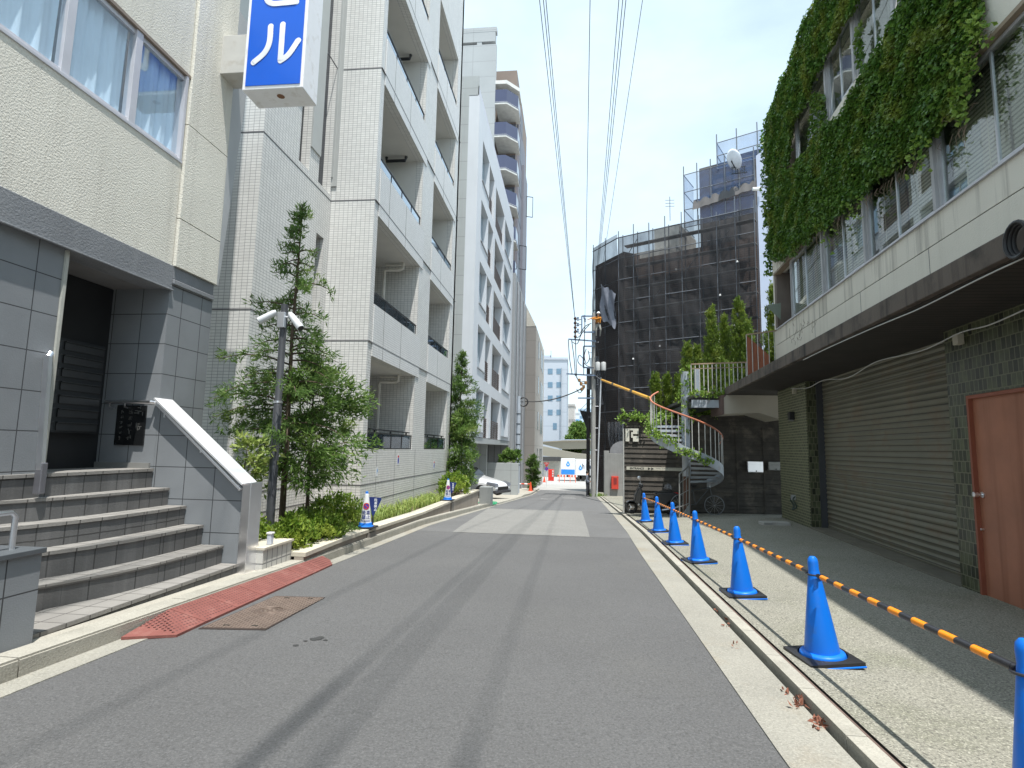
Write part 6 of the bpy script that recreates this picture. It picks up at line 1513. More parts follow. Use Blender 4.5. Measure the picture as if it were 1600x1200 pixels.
for i in range(nus):
    a, b = us_[i], us_[i + 1]; R = random.Random(i); R_s = [.2, 1, .5, 1.4, .3, 1.1, .6, .9]; mb = MB()
    uu = np.linspace(a + .01, b - .01, 9); vv = np.linspace(zG, zT, 64)
    ph = R.random() * 6
    mb.grid(lambda u, v: SF.pt(u, v, .17 + (.05 + .05 * R_s[i]) * math.sin((u - a) / (b - a) * PI) * math.sin(v * 1.7 + ph) + .03 * math.sin(u * 9 + v * 2 + ph) + .02 * math.sin(v * 7 + u * 4)), uu, vv)
    build('net_panel', mb, net, sc1, smooth='all', recalc=False)
mb = MB(); mb.grid(lambda u, v: SL.pt(u, v, .17 + .05 * math.sin(v * 2 + u)), np.linspace(0, L01, 10), np.linspace(zG, zT + .3, 50)); build('net_panel', mb, net, sc1, smooth='all', recalc=False)
mb = MB(); mb.grid(lambda u, v: SF.pt(u, v, .28 + .05 * math.sin(u * 8)), np.linspace(0.05, 3.9, 20), [zG, 0, 2, 3.4, 3.5]); build('lower_sheet', mb, netmat('dense_black_sheet', (.035, .038, .042), .93, .05), sc1, smooth='all', recalc=False)
R_ = random.Random(3)
for i, u in enumerate(us_):
    for d in (.12, -.7):
        mb = MB().tube([SF.pt(u, zG, d), SF.pt(u, zT + (R_.uniform(.3, 1.3) if d > 0 else .5), d)], .036, 8); build('upright', mb, tubem, sc1, smooth=True)
for t in (0., .5): 
    mb = MB().tube([SL.pt(L01 * t, zG, .1), SL.pt(L01 * t, zT + .6, .1)], .036, 8); build('upright', mb, tubem, sc1, smooth=True)
nz_ = 11
for k in range(nz_):
    z = zT - k * 1.72
    for (f, a, b) in ((SF, 0, L12), (SL, 0, L01)):
        mb = MB().tube([f.pt(a, z, .14), f.pt(b, z, .14)], .03 if k else .045, 6); build('ledger', mb, tubem, sc1)
        if f is SF:
            mb = MB(); f.box(mb, a + .4, b, z - .72, z - .66, -.66, -.05); build('walk_board', mb, M('scaffold_board', (.24, .24, .24), .7), sc1)
for (i, k) in ((0, 0), (2, 2), (4, 1), (6, 0), (1, 5), (5, 5), (7, 3), (3, 7), (0, 4)):
    z = zT - k * 1.72; mb = MB().tube([SF.pt(us_[i], z - 1.72, -.75), SF.pt(us_[i + 1], z, -.75)], .028, 6); build('brace', mb, tubem, sc1)
for (u, v) in ((1.2, 8.2), (3.3, 9.0), (5.1, 8.4), (8.0, 10.6), (8.6, 9.9), (7.7, 12.2), (4.6, 14.6), (8.9, 14.4)):
    mb = MB(); p = SF.pt(u, v, .16); mb.lathe([(.07, 0), (.08, .04), (.05, .12), (.001, .15)], 10, tuple(p)); build('work_lamp', mb, white_p, sc1, smooth=True)
# upper blue netted stages
sc2 = thing('roof_scaffold', 'lower roof scaffold tower in see-through blue netting', 'scaffold', (*SF.pt(4.5, 0)[:2], zT))
def tower(t, u0, u1, v0, v1, d0, d1, m_, nu, nv):
    for (a, b, fixed) in ((u0, u1, 'f'), (d0, d1, 'l')):
        mb = MB()
        if fixed == 'f': mb.grid(lambda u, v: SF.pt(u, v, d1 + .02 * math.sin(u * 5)), np.linspace(u0, u1, 10), [v0, (v0 + v1) / 2, v1])
        else: mb.grid(lambda d, v: SF.pt(u0, v, d), np.linspace(d0, d1, 4), [v0, (v0 + v1) / 2, v1])
        build('net_panel', mb, m_, t, recalc=False)
    for u in np.linspace(u0, u1, nu):
        mb = MB().tube([SF.pt(u, v0, d1 + .05), SF.pt(u, v1 + .7, d1 + .05)], .04, 6); build('upright', mb, tubem, t)
    for v in np.linspace(v0, v1, nv):
        mb = MB().tube([SF.pt(u0, v, d1 + .06), SF.pt(u1, v, d1 + .06)], .03, 6); mb.tube([SF.pt(u0, v, d1), SF.pt(u0, v, d0)], .03, 6); build('ledger', mb, tubem, t)
uA, vA = SF.px(1058, 262); uB, vB = SF.px(1107, 206); uC, _ = SF.px(1196, 186)
print('towers', uA, vA, uB, vB, uC)
tower(sc2, uA + .2, L12 - .1, zT + .05, vA - .3, -3.2, -.9, bluenet, 6, 4)
sc3 = thing('top_scaffold', 'highest roof scaffold around the dark plant room, in blue netting', 'scaffold', (*SF.pt(7.5, 0)[:2], zT + 4))
tower(sc3, uB + .2, L12 + 1.5, vA - .28, vB - .3, -4.0, -1.4, bluenet, 4, 3)
mb = MB(); SF.box(mb, uB + 1.2, uB + 3.6, vA, vB - 1.2, -3.6, -2.2); pr_ = thing('plant_room', 'dark wrapped plant room box on the roof inside the highest scaffold', 'plant room', SF.pt(uB + 2, vA, -3)); build('housing', mb, M('dark_wrap', (.07, .065, .065), .7), pr_, bevel=.03)
sh = thing('sloping_sheet', 'crumpled brown sheet stretched below the dish', 'sheet', SF.pt(uA + 1.2, zT + 2, -.5))
mb = MB(); mb.grid(lambda u, v: SF.pt(u, zT + 1.2 + v + (u - uA - 1) * .12 + .02 * math.sin(u * 5), -.6 - v * .4 + .06 * math.sin(u * 9)), np.linspace(uA + .9, L12, 20), [0, .3, .6, .9]); build('sheet', mb, M('brown_sheet', (.09, .085, .085), .8), sh, smooth='all', recalc=False)
dq = SF.pt(*SF.px(1143, 250, 0), 0)[:]; 
du, dv = SF.px(1143, 250)
ds = thing('satellite_dish', 'white satellite dish facing left on the scaffolded roof', 'satellite dish', SF.pt(du, dv, .1))
c0 = SF.pt(du, dv, -.1); ax = _n(np.array([.85, .25, .45])); e1_ = _n(np.cross(ax, [0, 0, 1])); e2_ = np.cross(e1_, ax); mb = MB(); vs_ = []; nr, na = 6, 28; rad = .72
for i in range(nr + 1):
    r = rad * i / nr
    for j in range(na): a = 2 * PI * j / na; vs_.append(c0 + e1_ * r * math.cos(a) + e2_ * r * 1.05 * math.sin(a) + ax * (.22 * (i / nr) ** 2))
mb.add(vs_, [(i * na + j, i * na + (j + 1) % na, (i + 1) * na + (j + 1) % na, (i + 1) * na + j) for i in range(nr) for j in range(na)]); dsh = build('reflector', mb, M('dish_white', (.72, .74, .78), .5), ds, smooth='all', recalc=False)
sol = dsh.modifiers.new('solid', 'SOLIDIFY'); sol.thickness = .02
mb = MB().tube([c0 + e2_ * -rad + ax * .2, c0 + ax * .65], .015, 6); mb.lathe([(.05, -.05), (.05, .05)], 10, tuple(c0 + ax * .65)); build('feed_arm', mb, grey_metal, ds)
mb = MB(); 
for k in range(6): mb.bar(c0 + [.1 + .16 * k, .2, -.9], c0 + [.12 + .16 * k, .2, -.35], .04)
mb.bar(c0 + [0, .2, -.9], c0 + [1.1, .2, -.8], .05); mb.bar(c0 + [0, .2, -.45], c0 + [1.0, .2, -.35], .05); mb.bar(c0 - ax * .05, c0 + [.3, .2, -.5], .06); build('mount_frame', mb, dark_metal, ds)
an = thing('roof_antenna', 'thin television aerial on the scaffolded roof', 'antenna', SF.pt(3.8, zT, -2)); mb = MB(); p = SF.pt(*SF.px(1047, 345, -2), -2)
mb.bar(p, p + [0, 0, 2.0], .04)
for k in range(3): mb.bar(p + [-.35, 0, 1.2 + k * .25], p + [.35, 0, 1.2 + k * .25], .025)
build('aerial', mb, grey_metal, an)
# crumpled light sheets at the street corner of the scaffold
cs = thing('torn_sheet', 'pale torn plastic sheet hanging on the street corner of the scaffold', 'sheet', SL.pt(L01 * .6, 12, .3))
mb = MB(); (u0, v0), (u1, v1) = SL.px(943, 445), SL.px(966, 490)
mb.grid(lambda u, v: SL.pt(u, v + (u - u0) * -.6 + .1 * math.sin(u * 9), .28 + .10 * math.sin(v * 2.5 + u * 5)), np.linspace(u0, u1, 14), np.linspace(v1, v0, 10)); build('sheet', mb, M('torn_white_sheet', (.20, .21, .25), .6), cs, smooth='all', recalc=False)
for i in range(2):
    wr = thing('loose_sheet', ('long creased grey sheet at the foot of the scaffold corner', 'creased translucent sheet halfway up the scaffold corner')[i], 'sheet', SL.pt(L01, 2, .2))
    (px, py, w_, h_) = ((975, 660, 2.2, 4.5), (948, 560, 1.2, 4))[i]; u0, v0 = SL.px(px - 22, py)
    mb = MB(); mb.grid(lambda u, v: SL.pt(u0 + u + v * .18, v0 - v, .22 + .10 * math.sin(u * 14 + v * 1.5) + .05 * math.sin(u * 33)), np.linspace(0, w_, 22), np.linspace(0, h_, 8)); build('sheet', mb, whitenet, wr, smooth='all', recalc=False)

# white building between scaffold and ivy
YW = 30.; WF = Fr((0, YW, 0), (1, 0), (0, -1)); (u0, v0) = WF.px(1181, 238); (u1, v1) = WF.px(1225, 225)
bW = thing('white_building', 'narrow bluish white building wall between the scaffold and the ivy', 'building', (u0, YW, -1))
mb = MB().prism([(u0, YW, -1.5), (u0 + 7, YW, -1.5), (u0 + 7, YW, v0 + .6), (u0 + .8, YW, v0 + .45), (u0, YW, v0 - .2)], (2.2, 6, 0)); build('wall', mb, M('white_blue_render', (.36, .41, .52), .7, .03, .6, tile=(9, 3.0, .03), mortar=(.42, .46, .52)), bW)
u, v = WF.px(1177, 298); wlp = thing('security_light', 'small white lamp on the edge of the white building', 'light', (u, YW, v)); mb = MB().lathe([(.09, -.25), (.1, .2), (.03, .25)], 12, (u + .15, YW - .2, v), 'x'); build('lamp', mb, white_p, wlp, smooth=True)
ca = thing('shade_sail', 'small grey green cloth awning at the corner of the ivy building', 'awning', (4.6, 13.5, 4)); q = [atY(x, y, 13.4) for x, y in ((1197, 478), (1220, 473), (1220, 500))]
mb = MB(); mb.add([tuple(q[0]), tuple(q[1]), tuple(q[2]), tuple(q[0] + [.3, .8, .1]), tuple(q[1] + [.1, .8, .1])], [(0, 2, 1), (0, 1, 4, 3)]); build('cloth', mb, M('grey_green_cloth', (.18, .21, .17), .8), ca, recalc=False)

# ================================================================= shelter, red box
YH = 39.5
HS = thing('concrete_gatepost_wall', 'grey concrete wall with a rounded hood beyond the black fence', 'wall', (3, YH, -1.9))
HF = Fr((0, YH, 0), (1, 0), (0, -1)); (u0, v0), (u1, v1) = HF.px(946, 772), HF.px(976, 706)
gzH = gz(YH)
mb = MB().box(u0, u1 + .6, YH, YH + .5, gzH - .2, v1 - .12); mb.box(u0 - .1, u0 + .25, YH - .1, YH + .6, gzH - .2, v1 + .05); build('wall_slab', mb, M('stained_concrete', (.26, .26, .25), .9, .12, 1.5, streak=.3), HS, bevel=.02)
(u2_, v2) = HF.px(953, 710); r_ = .95; pr = [(u2_, YH + .1, v1 - .1)] + [(u2_ + r_ - r_ * math.cos(a), YH + .1, v1 - .1 + .85 * math.sin(a)) for a in np.linspace(0, PI / 2, 9)] + [(u2_ + 2.2, YH + .1, v1 + .75), (u2_ + 2.2, YH + .1, v1 - .1)]
mb = MB().prism(pr, (0, .3, 0)); build('hood', mb, M('hood_grey', (.22, .22, .23), .7), HS)
(u0_, v0_), (u1_, v1_) = HF.px(955, 764), HF.px(966, 744)
rb = thing('red_box', 'red fire hose box on the grey concrete wall', 'box', (u0_, YH, v0_)); mb = MB().box(u0_, u1_, YH - .2, YH - .02, v0_, v1_); build('box_body', mb, M('box_red', (.55, .05, .03), .4), rb, bevel=.02)
mb = MB().box(u0_ + .15, u1_ - .12, YH - .215, YH - .201, v0_ + .35, v1_ - .12); build('panel', mb, M('box_dark_red', (.25, .03, .03), .3), rb)

# ================================================================= utility poles
YPL = 38.6
q = atG(927, 774, 0); xp = atY(927, 700, YPL)[0]; zt = atY(930, 489, YPL)[2]
polem = M('pole_concrete', (.30, .295, .28), .85, .1, 3); bluish = M('galvanised_arm', (.16, .21, .30), .45, .1, 3, metal=.3)
up = thing('utility_pole', 'tall concrete utility pole crowded with cross arms, cables and transformers', 'utility pole', (xp, YPL, gz(YPL)))
mb = MB().lathe([(.19, gz(YPL) - .2), (.12, zt)], 16, (xp, YPL, 0)); build('shaft', mb, polem, up, smooth=True)
mb = MB().tube([(xp + .24, YPL - .1, gz(YPL)), (atY(939, 590, YPL - .2)[0], YPL - .2, atY(939, 590, YPL)[2])], .05, 8); build('cable_guard', mb, M('guard_white', (.5, .52, .55), .4), up, smooth=True)
pY = lambda x, y, dy=0: tuple(atY(x, y, YPL + dy))
for pts in ([(926, 494), (909, 494), (909, 517)], [(912, 519), (930, 519)], [(888, 530), (931, 533)], [(930, 541), (912, 541), (911, 574), (928, 575)], [(885, 584), (932, 587)], [(903, 622), (928, 622)]):
    mb = MB(); 
    for a, b in zip(pts[:-1], pts[1:]): mb.bar(pY(*a, -.25), pY(*b, -.25), .09)
    build('cross_arm', mb, bluish, up)
for (x, y0, y1, r) in ((898.7, 495, 530, .07),):
    a, b = np.array(pY(x, y0, -.3)), np.array(pY(x, y1, -.3)); mb = MB().tube([a, b], .05, 8)
    for k in range(5): c = a + (b - a) * (k + .4) / 5; mb.lathe([(.05, -.1), (.11, -.04), (.11, .04), (.05, .1)], 10, tuple(c))
    build('insulator_string', mb, M('brown_insulator', (.07, .035, .025), .3), up, smooth=True)
for (x, y) in ((903, 498), (903, 507), (903, 516), (914, 500), (913, 495)):
    a = np.array(pY(x, y, -.3)); mb = MB().lathe([(.03, -.14), (.08, -.1), (.05, 0), (.08, .08), (.03, .13)], 10, tuple(a)); build('insulator', mb, M('blue_insulator', (.18, .24, .36), .3), up, smooth=True)
blackc = M('black_cable', (.015, .015, .017), .6)
for pts in ([(899, 499), (903, 500), (908, 499)], [(899, 508), (903, 508), (908, 507)], [(899, 515), (905, 521), (909, 516)], [(899, 528), (906, 525), (913, 511), (924, 505)], [(894, 534), (902, 537), (909, 521), (921, 507)], [(899, 530), (900, 560), (901, 590)], [(888, 531), (890, 560), (894, 585)], [(893, 531), (897, 560), (899, 588)],
            [(911, 560), (905, 555), (903, 565), (909, 572)], [(912, 566), (918, 572), (928, 574)], [(916, 545), (913, 556), (916, 568), (921, 560), (919, 548)], [(901, 590), (906, 597), (913, 600)], [(900, 586), (905, 596), (914, 596)], [(901, 608), (906, 614), (914, 605)], [(932, 541), (936, 560), (934, 580)], [(914, 500), (913, 540), (912, 585)]):
    mb = MB().tube(smoothp3([pY(x, y, -.35) for x, y in pts], 4), .028, 5); build('jumper_cable', mb, blackc, up, smooth=True)
for x in (934, 943):
    a = np.array(pY(x, 572, -.35)); mb = MB().lathe([(.02, -.32), (.16, -.3), (.17, -.2), (.17, .22), (.14, .27), (.03, .3)], 14, tuple(a)); build('transformer', mb, M('transformer_white', (.45, .46, .46), .5, .1, 6), up, smooth=True)
    mb = MB().tube([tuple(a + [0, 0, -.3]), tuple(a + [-.1, 0, -.7]), (xp, YPL, a[2] - .9)], .03, 6); build('transformer_lead', mb, blackc, up)
mb = MB()
for (x, y) in ((908, 600), (905, 594), (912, 604), (909, 608), (915, 598)):
    a = np.array(pY(x, y, -.35)); mb.lathe([(.04, -.12), (.1, -.08), (.1, .08), (.04, .12)], 8, tuple(a))
build('splice_cluster', mb, M('splice_orange', (.28, .15, .06), .5), up, smooth=True)
for k in range(14):
    z = gz(YPL) + 2.4 + k * .75; s_ = 1 if k % 2 else -1; mb = MB().tube([(xp, YPL - .1, z), (xp + s_ * .35, YPL - .1, z)], .018, 5); build('step_bolt', mb, tubem, up)
dp_ = thing('steel_pole', 'thinner dark steel pole standing just left of the concrete utility pole', 'pole', (atY(919, 700, 39.4)[0], 39.4, gz(39.4)))
x2 = atY(919, 700, 39.4)[0]; mb = MB().tube([(x2, 39.4, gz(39.4) - .1), (x2, 39.4, atY(920, 575, 39.4)[2])], .13, 12); build('shaft', mb, M('dark_brown_steel', (.03, .025, .025), .5), dp_, smooth=True)
a, b = atY(917.5, 585, 39.2), atY(928, 609, 39.2); mb = MB().box(a[0], b[0], 38.95, 39.25, b[2], a[2]); build('cabinet', mb, M('grey_cabinet', (.11, .12, .13), .5), dp_, bevel=.02)
# netted billboard arm on that pole
aw = thing('net_awning', 'dark netted frame jutting from the poles over the street', 'awning', (1, 39.6, 2)); mb = MB()
pp = [atY(x, y, 39.7) for x, y in ((906, 641), (931, 645), (931, 683), (918, 672))]
mb.prism([tuple(p) for p in pp], (0, .5, 0)); build('panel', mb, M('dark_net_panel', (.035, .035, .035), .8), aw)
mb = MB(); mb.bar(pp[0], atY(925, 622, 39.7), .03); mb.bar(atY(911, 643, 39.7), atY(928, 626, 39.7), .03); mb.bar(pp[0], pp[3], .05); build('stay', mb, grey_metal, aw)
# yellow guy guard
gy = thing('guy_wire', 'yellow and black guarded guy wire slanting from the pole behind the stair rail', 'guy wire', atY(1034, 629, 19.5))
a, b = atY(939, 593, 36), atY(1036, 630, 19.6); mb = MB(); N_ = 30
for k in range(N_):
    p, q_ = a + (b - a) * k / N_, a + (b - a) * (k + 1) / N_
    mb.mi = 0 if k % 10 != 9 else 1; mb.tube([p, q_], .07 if k else .03, 10)
build('guard_tube', mb, [M('guard_yellow', (.75, .38, .02), .4), black_p], gy, smooth=True)
mb = MB(); dv_ = _n(b - a); up_ = np.cross(_n(np.cross(dv_, [0, 0, 1])), dv_); mb.bar(a + up_ * .065 - [0, .05, 0], b + up_ * .065 - [0, .05, 0], .02); build('stripe', mb, black_p, gy)
mb = MB().tube([pY(929, 586), a], .025, 6); build('strand', mb, tubem, gy)
# left concrete pole
YLp = 38.; xl = atY(810, 660, YLp)[0]; lp2 = thing('utility_pole', 'short grey utility pole beside the ribbed building on the left', 'utility pole', (xl, YLp, gz(YLp)))
mb = MB().lathe([(.16, gz(YLp)), (.13, atY(811, 619, YLp)[2])], 14, (xl, YLp, 0)); build('shaft', mb, M('pole_blue_grey', (.38, .42, .47), .7, .08, 2), lp2, smooth=True)
mb = MB()
for k in range(6): mb.lathe([(.155, -.03), (.16, .03)], 14, (xl, YLp, gz(YLp) + 2 + k * .7))
build('bands', mb, grey_metal, lp2)
mb = MB(); c = atY(818, 628, YLp); mb.tube([tuple(c + [.3 * math.cos(t), 0, .3 * math.sin(t)]) for t in np.linspace(0, 2 * PI, 17)[:-1]], .05, 6, closed=True); mb.bar((xl, YLp, c[2]), c, .05); build('cable_loop', mb, blackc, lp2)
# overhead wires
GWR = 'overhead wires running along the street'
ends = [((898, 497), (843, 0), 0), ((898.5, 500), (849, 0), .0), ((899, 503), (853, 0), 0), ((914, 500), (922, 0), 0), ((928.5, 470), (967, 0), 0), ((929, 468), (973, 0), 0), ((930, 466), (978, 0), 0), ((933, 470), (1004, 0), 0)]
wl_ = ['leftmost of the eight overhead wires', 'second overhead wire from the left, in the left bundle', 'third overhead wire from the left, in the left bundle', 'lone overhead wire in the middle of the sky', 'left wire of the right bundle of three overhead', 'middle wire of the right bundle of three overhead', 'right wire of the right bundle of three overhead', 'rightmost overhead wire, apart from the bundle']
for k, (e0, e1, _) in enumerate(ends):
    p0 = atY(*e0, YPL - .3); p1 = atY(*e1, 14.2); d = p1 - p0; P = []
    for t in np.linspace(0, 2.15, 60): P.append(p0 + d * t + np.array([0, 0, (-1.0 * t * (1 - t) if t < 1 else (t - 1) * .15)]) * .25)
    r = [(.010 if k < 7 else .008) + (.022 if (-3.2 - k * .4 < p[1] < .8 - k * .35 and k in (0, 2, 4, 6, 7)) else 0) for p in P]  # some wires thickened out of view behind the camera to darken their road shadows
    tag(build('overhead_wire', MB().tube(P, r, 6), blackc, smooth=True), wl_[k], 'wire', GWR)
a, b = np.array(atY(820, 627, YLp)), np.array(pY(911, 606, -.3)); P = [a + (b - a) * t + [0, 0, -.9 * 4 * t * (1 - t) * .35] for t in np.linspace(0, 1, 16)]
tag(build('crossing_wire', MB().tube(P, .045, 6), blackc, smooth=True), 'sagging cable crossing the street from the short left pole to the tall pole', 'wire')
# ================================================================= far end of the street
JY = 80.
tk = thing('box_truck', 'white box truck with a blue water drop emblem and blue band parked across the junction', 'truck', (1, JY, gz(JY)))
TF = Fr((0, JY, 0), (1, 0), (0, -1)); (u0, v1), (u1, v0) = TF.px(876.5, 716.5), TF.px(898.5, 742.5); u2 = TF.px(948, 716)[0]
tw = M('truck_white', (.72, .74, .76), .4, .02, 1)
mb = MB().box(u0, u1, JY, JY + 2.4, v0, v1); build('near_box', mb, tw, tk, bevel=.03); mb = MB().box(u1 + .03, u2, JY + .1, JY + 2.3, v0, v1 - .05); build('long_box', mb, tw, tk, bevel=.03)
mb = MB(); TF.box(mb, u0 + .05, u1 - .05, v0 + .1, v0 + (v1 - v0) * .34, .005, .02); build('blue_band', mb, M('truck_blue', (.03, .25, .75), .4), tk)
def drop(cu, cv, r, fr, d, name, m_):
    pts = [(cu + r * math.cos(a), cv + r * math.sin(a)) for a in np.linspace(-PI * 1.15, PI * .15, 20)] + [(cu, cv + r * 2.1)]
    mb = MB(); mb.add([fr.pt(u, v, d) for u, v in pts], [tuple(range(len(pts)))]); build(name, mb, m_, tk, recalc=False)
tb_ = M('drop_blue', (.02, .32, .80), .4)
drop((u0 + u1) / 2, v0 + (v1 - v0) * .64, .26, TF, .02, 'drop_emblem', tb_); drop((u0 + u1) / 2, v0 + (v1 - v0) * .65, .10, TF, .03, 'drop_core', tw)
TF2 = Fr((0, JY + .1, 0), (1, 0), (0, -1)); drop(u1 + .75, v0 + (v1 - v0) * .42, .24, TF2, .02, 'drop_emblem', tb_); drop(u1 + .75, v0 + (v1 - v0) * .43, .09, TF2, .03, 'drop_core', tw)
build('lettering', text_mb('h i n', 1.0, TF2, u1 + 1.6, v0 + (v1 - v0) * .55, .02, 0, bold=.01, sx=.7), M('truck_text', (.03, .05, .1), .5), tk, recalc=False)
mb = MB().box(u0, u2, JY + .2, JY + 2.2, v0 - .3, v0 - .01); build('chassis', mb, black_p, tk)
for px in (904, 911, 931):
    c = TF.px(px, 745); mb = MB().lathe([(.25, -.15), (.48, -.15), (.5, 0), (.48, .15), (.25, .15)], 18, (c[0], JY + .3, v0 - .28), 'y'); w_ = build('wheel', mb, M('tyre', (.02, .02, .02)), tk, smooth=True); mb = MB().lathe([(.05, -.12), (.24, -.15), (.24, .1)], 14, (c[0], JY + .3, v0 - .28), 'y'); build('rim', mb, alu, w_)
def legs(t, x, y, z): pass
# barriers and cones at the junction
redw = M('barrier_orange', (.70, .10, .03), .5)
for i, (px, lab) in enumerate(((878, 'orange and white road barrier in front of the truck, left of the two'), (895, 'orange and white road barrier in front of the truck, right of the two'))):
    t = thing('road_barrier', lab, 'barrier', atY(px, 750, 74), 'road barriers in front of the truck'); X = atY(px, 745, 74)[0]; z = gz(74)
    for s_ in (-.35, .35):
        mb = MB(); mb.bar((X + s_, 73.8, z), (X + s_, 74, z + .95), .07); mb.bar((X + s_, 74.2, z), (X + s_, 74, z + .95), .07); build('leg', mb, redw, t)
    mb = MB()
    for k in range(6): mb.mi = k % 2; mb.box(X - .6 + k * .2, X - .4 + k * .2, 73.97, 74.03, z + .7, z + .95)
    build('board', mb, [redw, white_p], t)
for i, (px, lab) in enumerate(((850.5, 'small orange cone beyond the give way sign'),)):
    X = atY(px, 748, 72)[0]; z = gz(72); t = thing('orange_cone', lab, 'cone', (X, 72, z)); mb = MB().lathe([(.25, 0), (.25, .04), (.17, .05), (.04, .68), (.02, .72)], 14, (X, 72, z)); build('cone_body', mb, OC, t, smooth=True)
vd = thing('vending_machine', 'bright red vending machine standing at the junction', 'vending machine', (0, 82, -3)); a, b = atY(856.5, 750, 79), atY(865.5, 733.5, 79)
mb = MB().box(a[0], b[0], 79, 79.7, a[2] - .1, b[2]); build('cabinet', mb, M('vending_red', (.62, .03, .02), .3), vd, bevel=.02)
mb = MB()
for k in range(3): mb.box(a[0] + .55, b[0] - .05, 78.96, 79, b[2] - .35 - k * .33, b[2] - .12 - k * .33)
build('display', mb, M('vending_white', (.6, .55, .52), .4), vd)
# give way post with two signs
SY = 52.; sgp = thing('road_sign', 'red inverted triangle and blue round sign on a thin white post', 'road sign', atY(854, 762, SY)); q = atY(854, 762, SY); SGN = Fr((0, SY, 0), (1, 0), (0, -1))
zt3 = SGN.px(854, 722)[1]; X = SGN.px(854, 740)[0]
mb = MB().tube([(X, SY, gz(SY)), (X, SY, zt3)], .035, 10); build('post', mb, white_p, sgp, smooth=True)
c = SGN.px(854, 726); s_ = .27; mb = MB(); mb.prism([SGN.pt(c[0] - s_, c[1] + s_ * .7, .05), SGN.pt(c[0] + s_, c[1] + s_ * .7, .05), SGN.pt(c[0], c[1] - s_ * .9, .05)], SGN.N * .01); tri = build('stop_triangle', mb, M('sign_bright_red', (.6, .03, .03), .4), sgp)
build('lettering', text_mb('止まれ', .12, SGN, c[0], c[1] + .07, .065, 0, bold=.002), white_p, tri, recalc=False)
c = SGN.px(854, 732.5); mb = MB(); mb.prism([SGN.pt(c[0] + .16 * math.cos(a), c[1] + .16 * math.sin(a), .05) for a in np.linspace(0, 2 * PI, 21)[:-1]], SGN.N * .01); build('no_parking_disc', mb, M('sign_purple', (.12, .06, .42), .4), sgp)
c = SGN.px(854, 732.5); mb = MB(); mb.prism([SGN.pt(c[0] + a, c[1] + b, .062) for a, b in ((-.1, .08), (-.08, .1), (.1, -.08), (.08, -.1))], SGN.N * .004); build('slash', mb, M('sign_bright_red', (.6, .03, .03)), sgp)
bs = thing('blue_board', 'light blue notice board at the corner of the beige building', 'board', atY(844, 735, 70)); a, b = atY(841, 740, 69), atY(848, 731, 69)
mb = MB().box(a[0], b[0], 69, 69.06, a[2], b[2]); mb.box(a[0] + .2, a[0] + .26, 69.0, 69.05, gz(69), a[2]); build('board', mb, M('board_blue', (.15, .32, .55), .5), bs)
# far wall, dark box painted in for the shade under the elevated road
wl3 = thing('site_wall', 'pale wall behind the truck with a dark band painted for the shade under the bridge', 'wall', atY(865, 750, 95)); a, b = atY(835, 752, 95), atY(960, 722, 95)
mb = MB().box(a[0] - 8, b[0] + 6, 95, 95.5, a[2] - 1, b[2]); build('wall_panel', mb, M('pale_site_wall', (.50, .49, .44), .8), wl3)
a, b = atY(848, 720, 93), atY(876, 714, 93); mb = MB().box(a[0] - 2, b[0], 93, 95, a[2], b[2]); build('canopy', mb, M('under_deck_shade', (.05, .05, .05), .6), wl3)
a, b = atY(849, 749, 92), atY(858, 735, 92); mb = MB().box(a[0], b[0] + .8, 92, 92.4, a[2], b[2]); build('grey_shed', mb, M('shed_grey', (.3, .3, .3), .6), wl3)
# elevated road
ov = thing('elevated_road', 'two beige decks of an elevated road curving across the end of the street', 'bridge', (0, 105, 0)); OM = M('overpass_beige', (.30, .28, .23), .8, .04, .2)
def band(name, top, bot, Y, dpt, m_):
    for i in range(len(top) - 1):
        pass
    mb = MB(); T = [atY(x, y, Y) for x, y in top]; B_ = [atY(x, y, Y) for x, y in bot]
    for i in range(len(T) - 1):
        mb.hexa([tuple(B_[i]), tuple(B_[i + 1]), tuple(B_[i + 1] + [0, dpt, 0]), tuple(B_[i] + [0, dpt, 0]), tuple(T[i]), tuple(T[i + 1]), tuple(T[i + 1] + [0, dpt, 0]), tuple(T[i] + [0, dpt, 0])])
    return build(name, mb, m_, ov)
band('upper_deck', [(820, 691), (848, 690), (880, 688), (925, 687.5), (980, 687)], [(820, 692), (848, 694), (880, 702), (925, 701), (980, 700)], 105, 8, OM)
band('parapet', [(820, 689.6), (848, 688.6), (880, 686.6), (925, 686.4), (980, 686)], [(820, 690.9), (848, 689.9), (880, 687.9), (925, 687.4), (980, 686.9)], 104.5, .4, M('parapet_blue', (.35, .4, .5), .6))
band('lower_deck', [(820, 694), (848, 697), (875, 703), (900, 708), (940, 712), (980, 713)], [(820, 708), (848, 712), (875, 715), (900, 717), (940, 718), (980, 718)], 100, 6, OM)
for px in (914, 960): 
    a, b = atY(px, 703, 108), atY(px, 745, 108); mb = MB().box(a[0] - .6, a[0] + .6, 108, 109.5, b[2] - 1, a[2]); build('pier', mb, M('pier_grey', (.13, .13, .12), .8), ov)
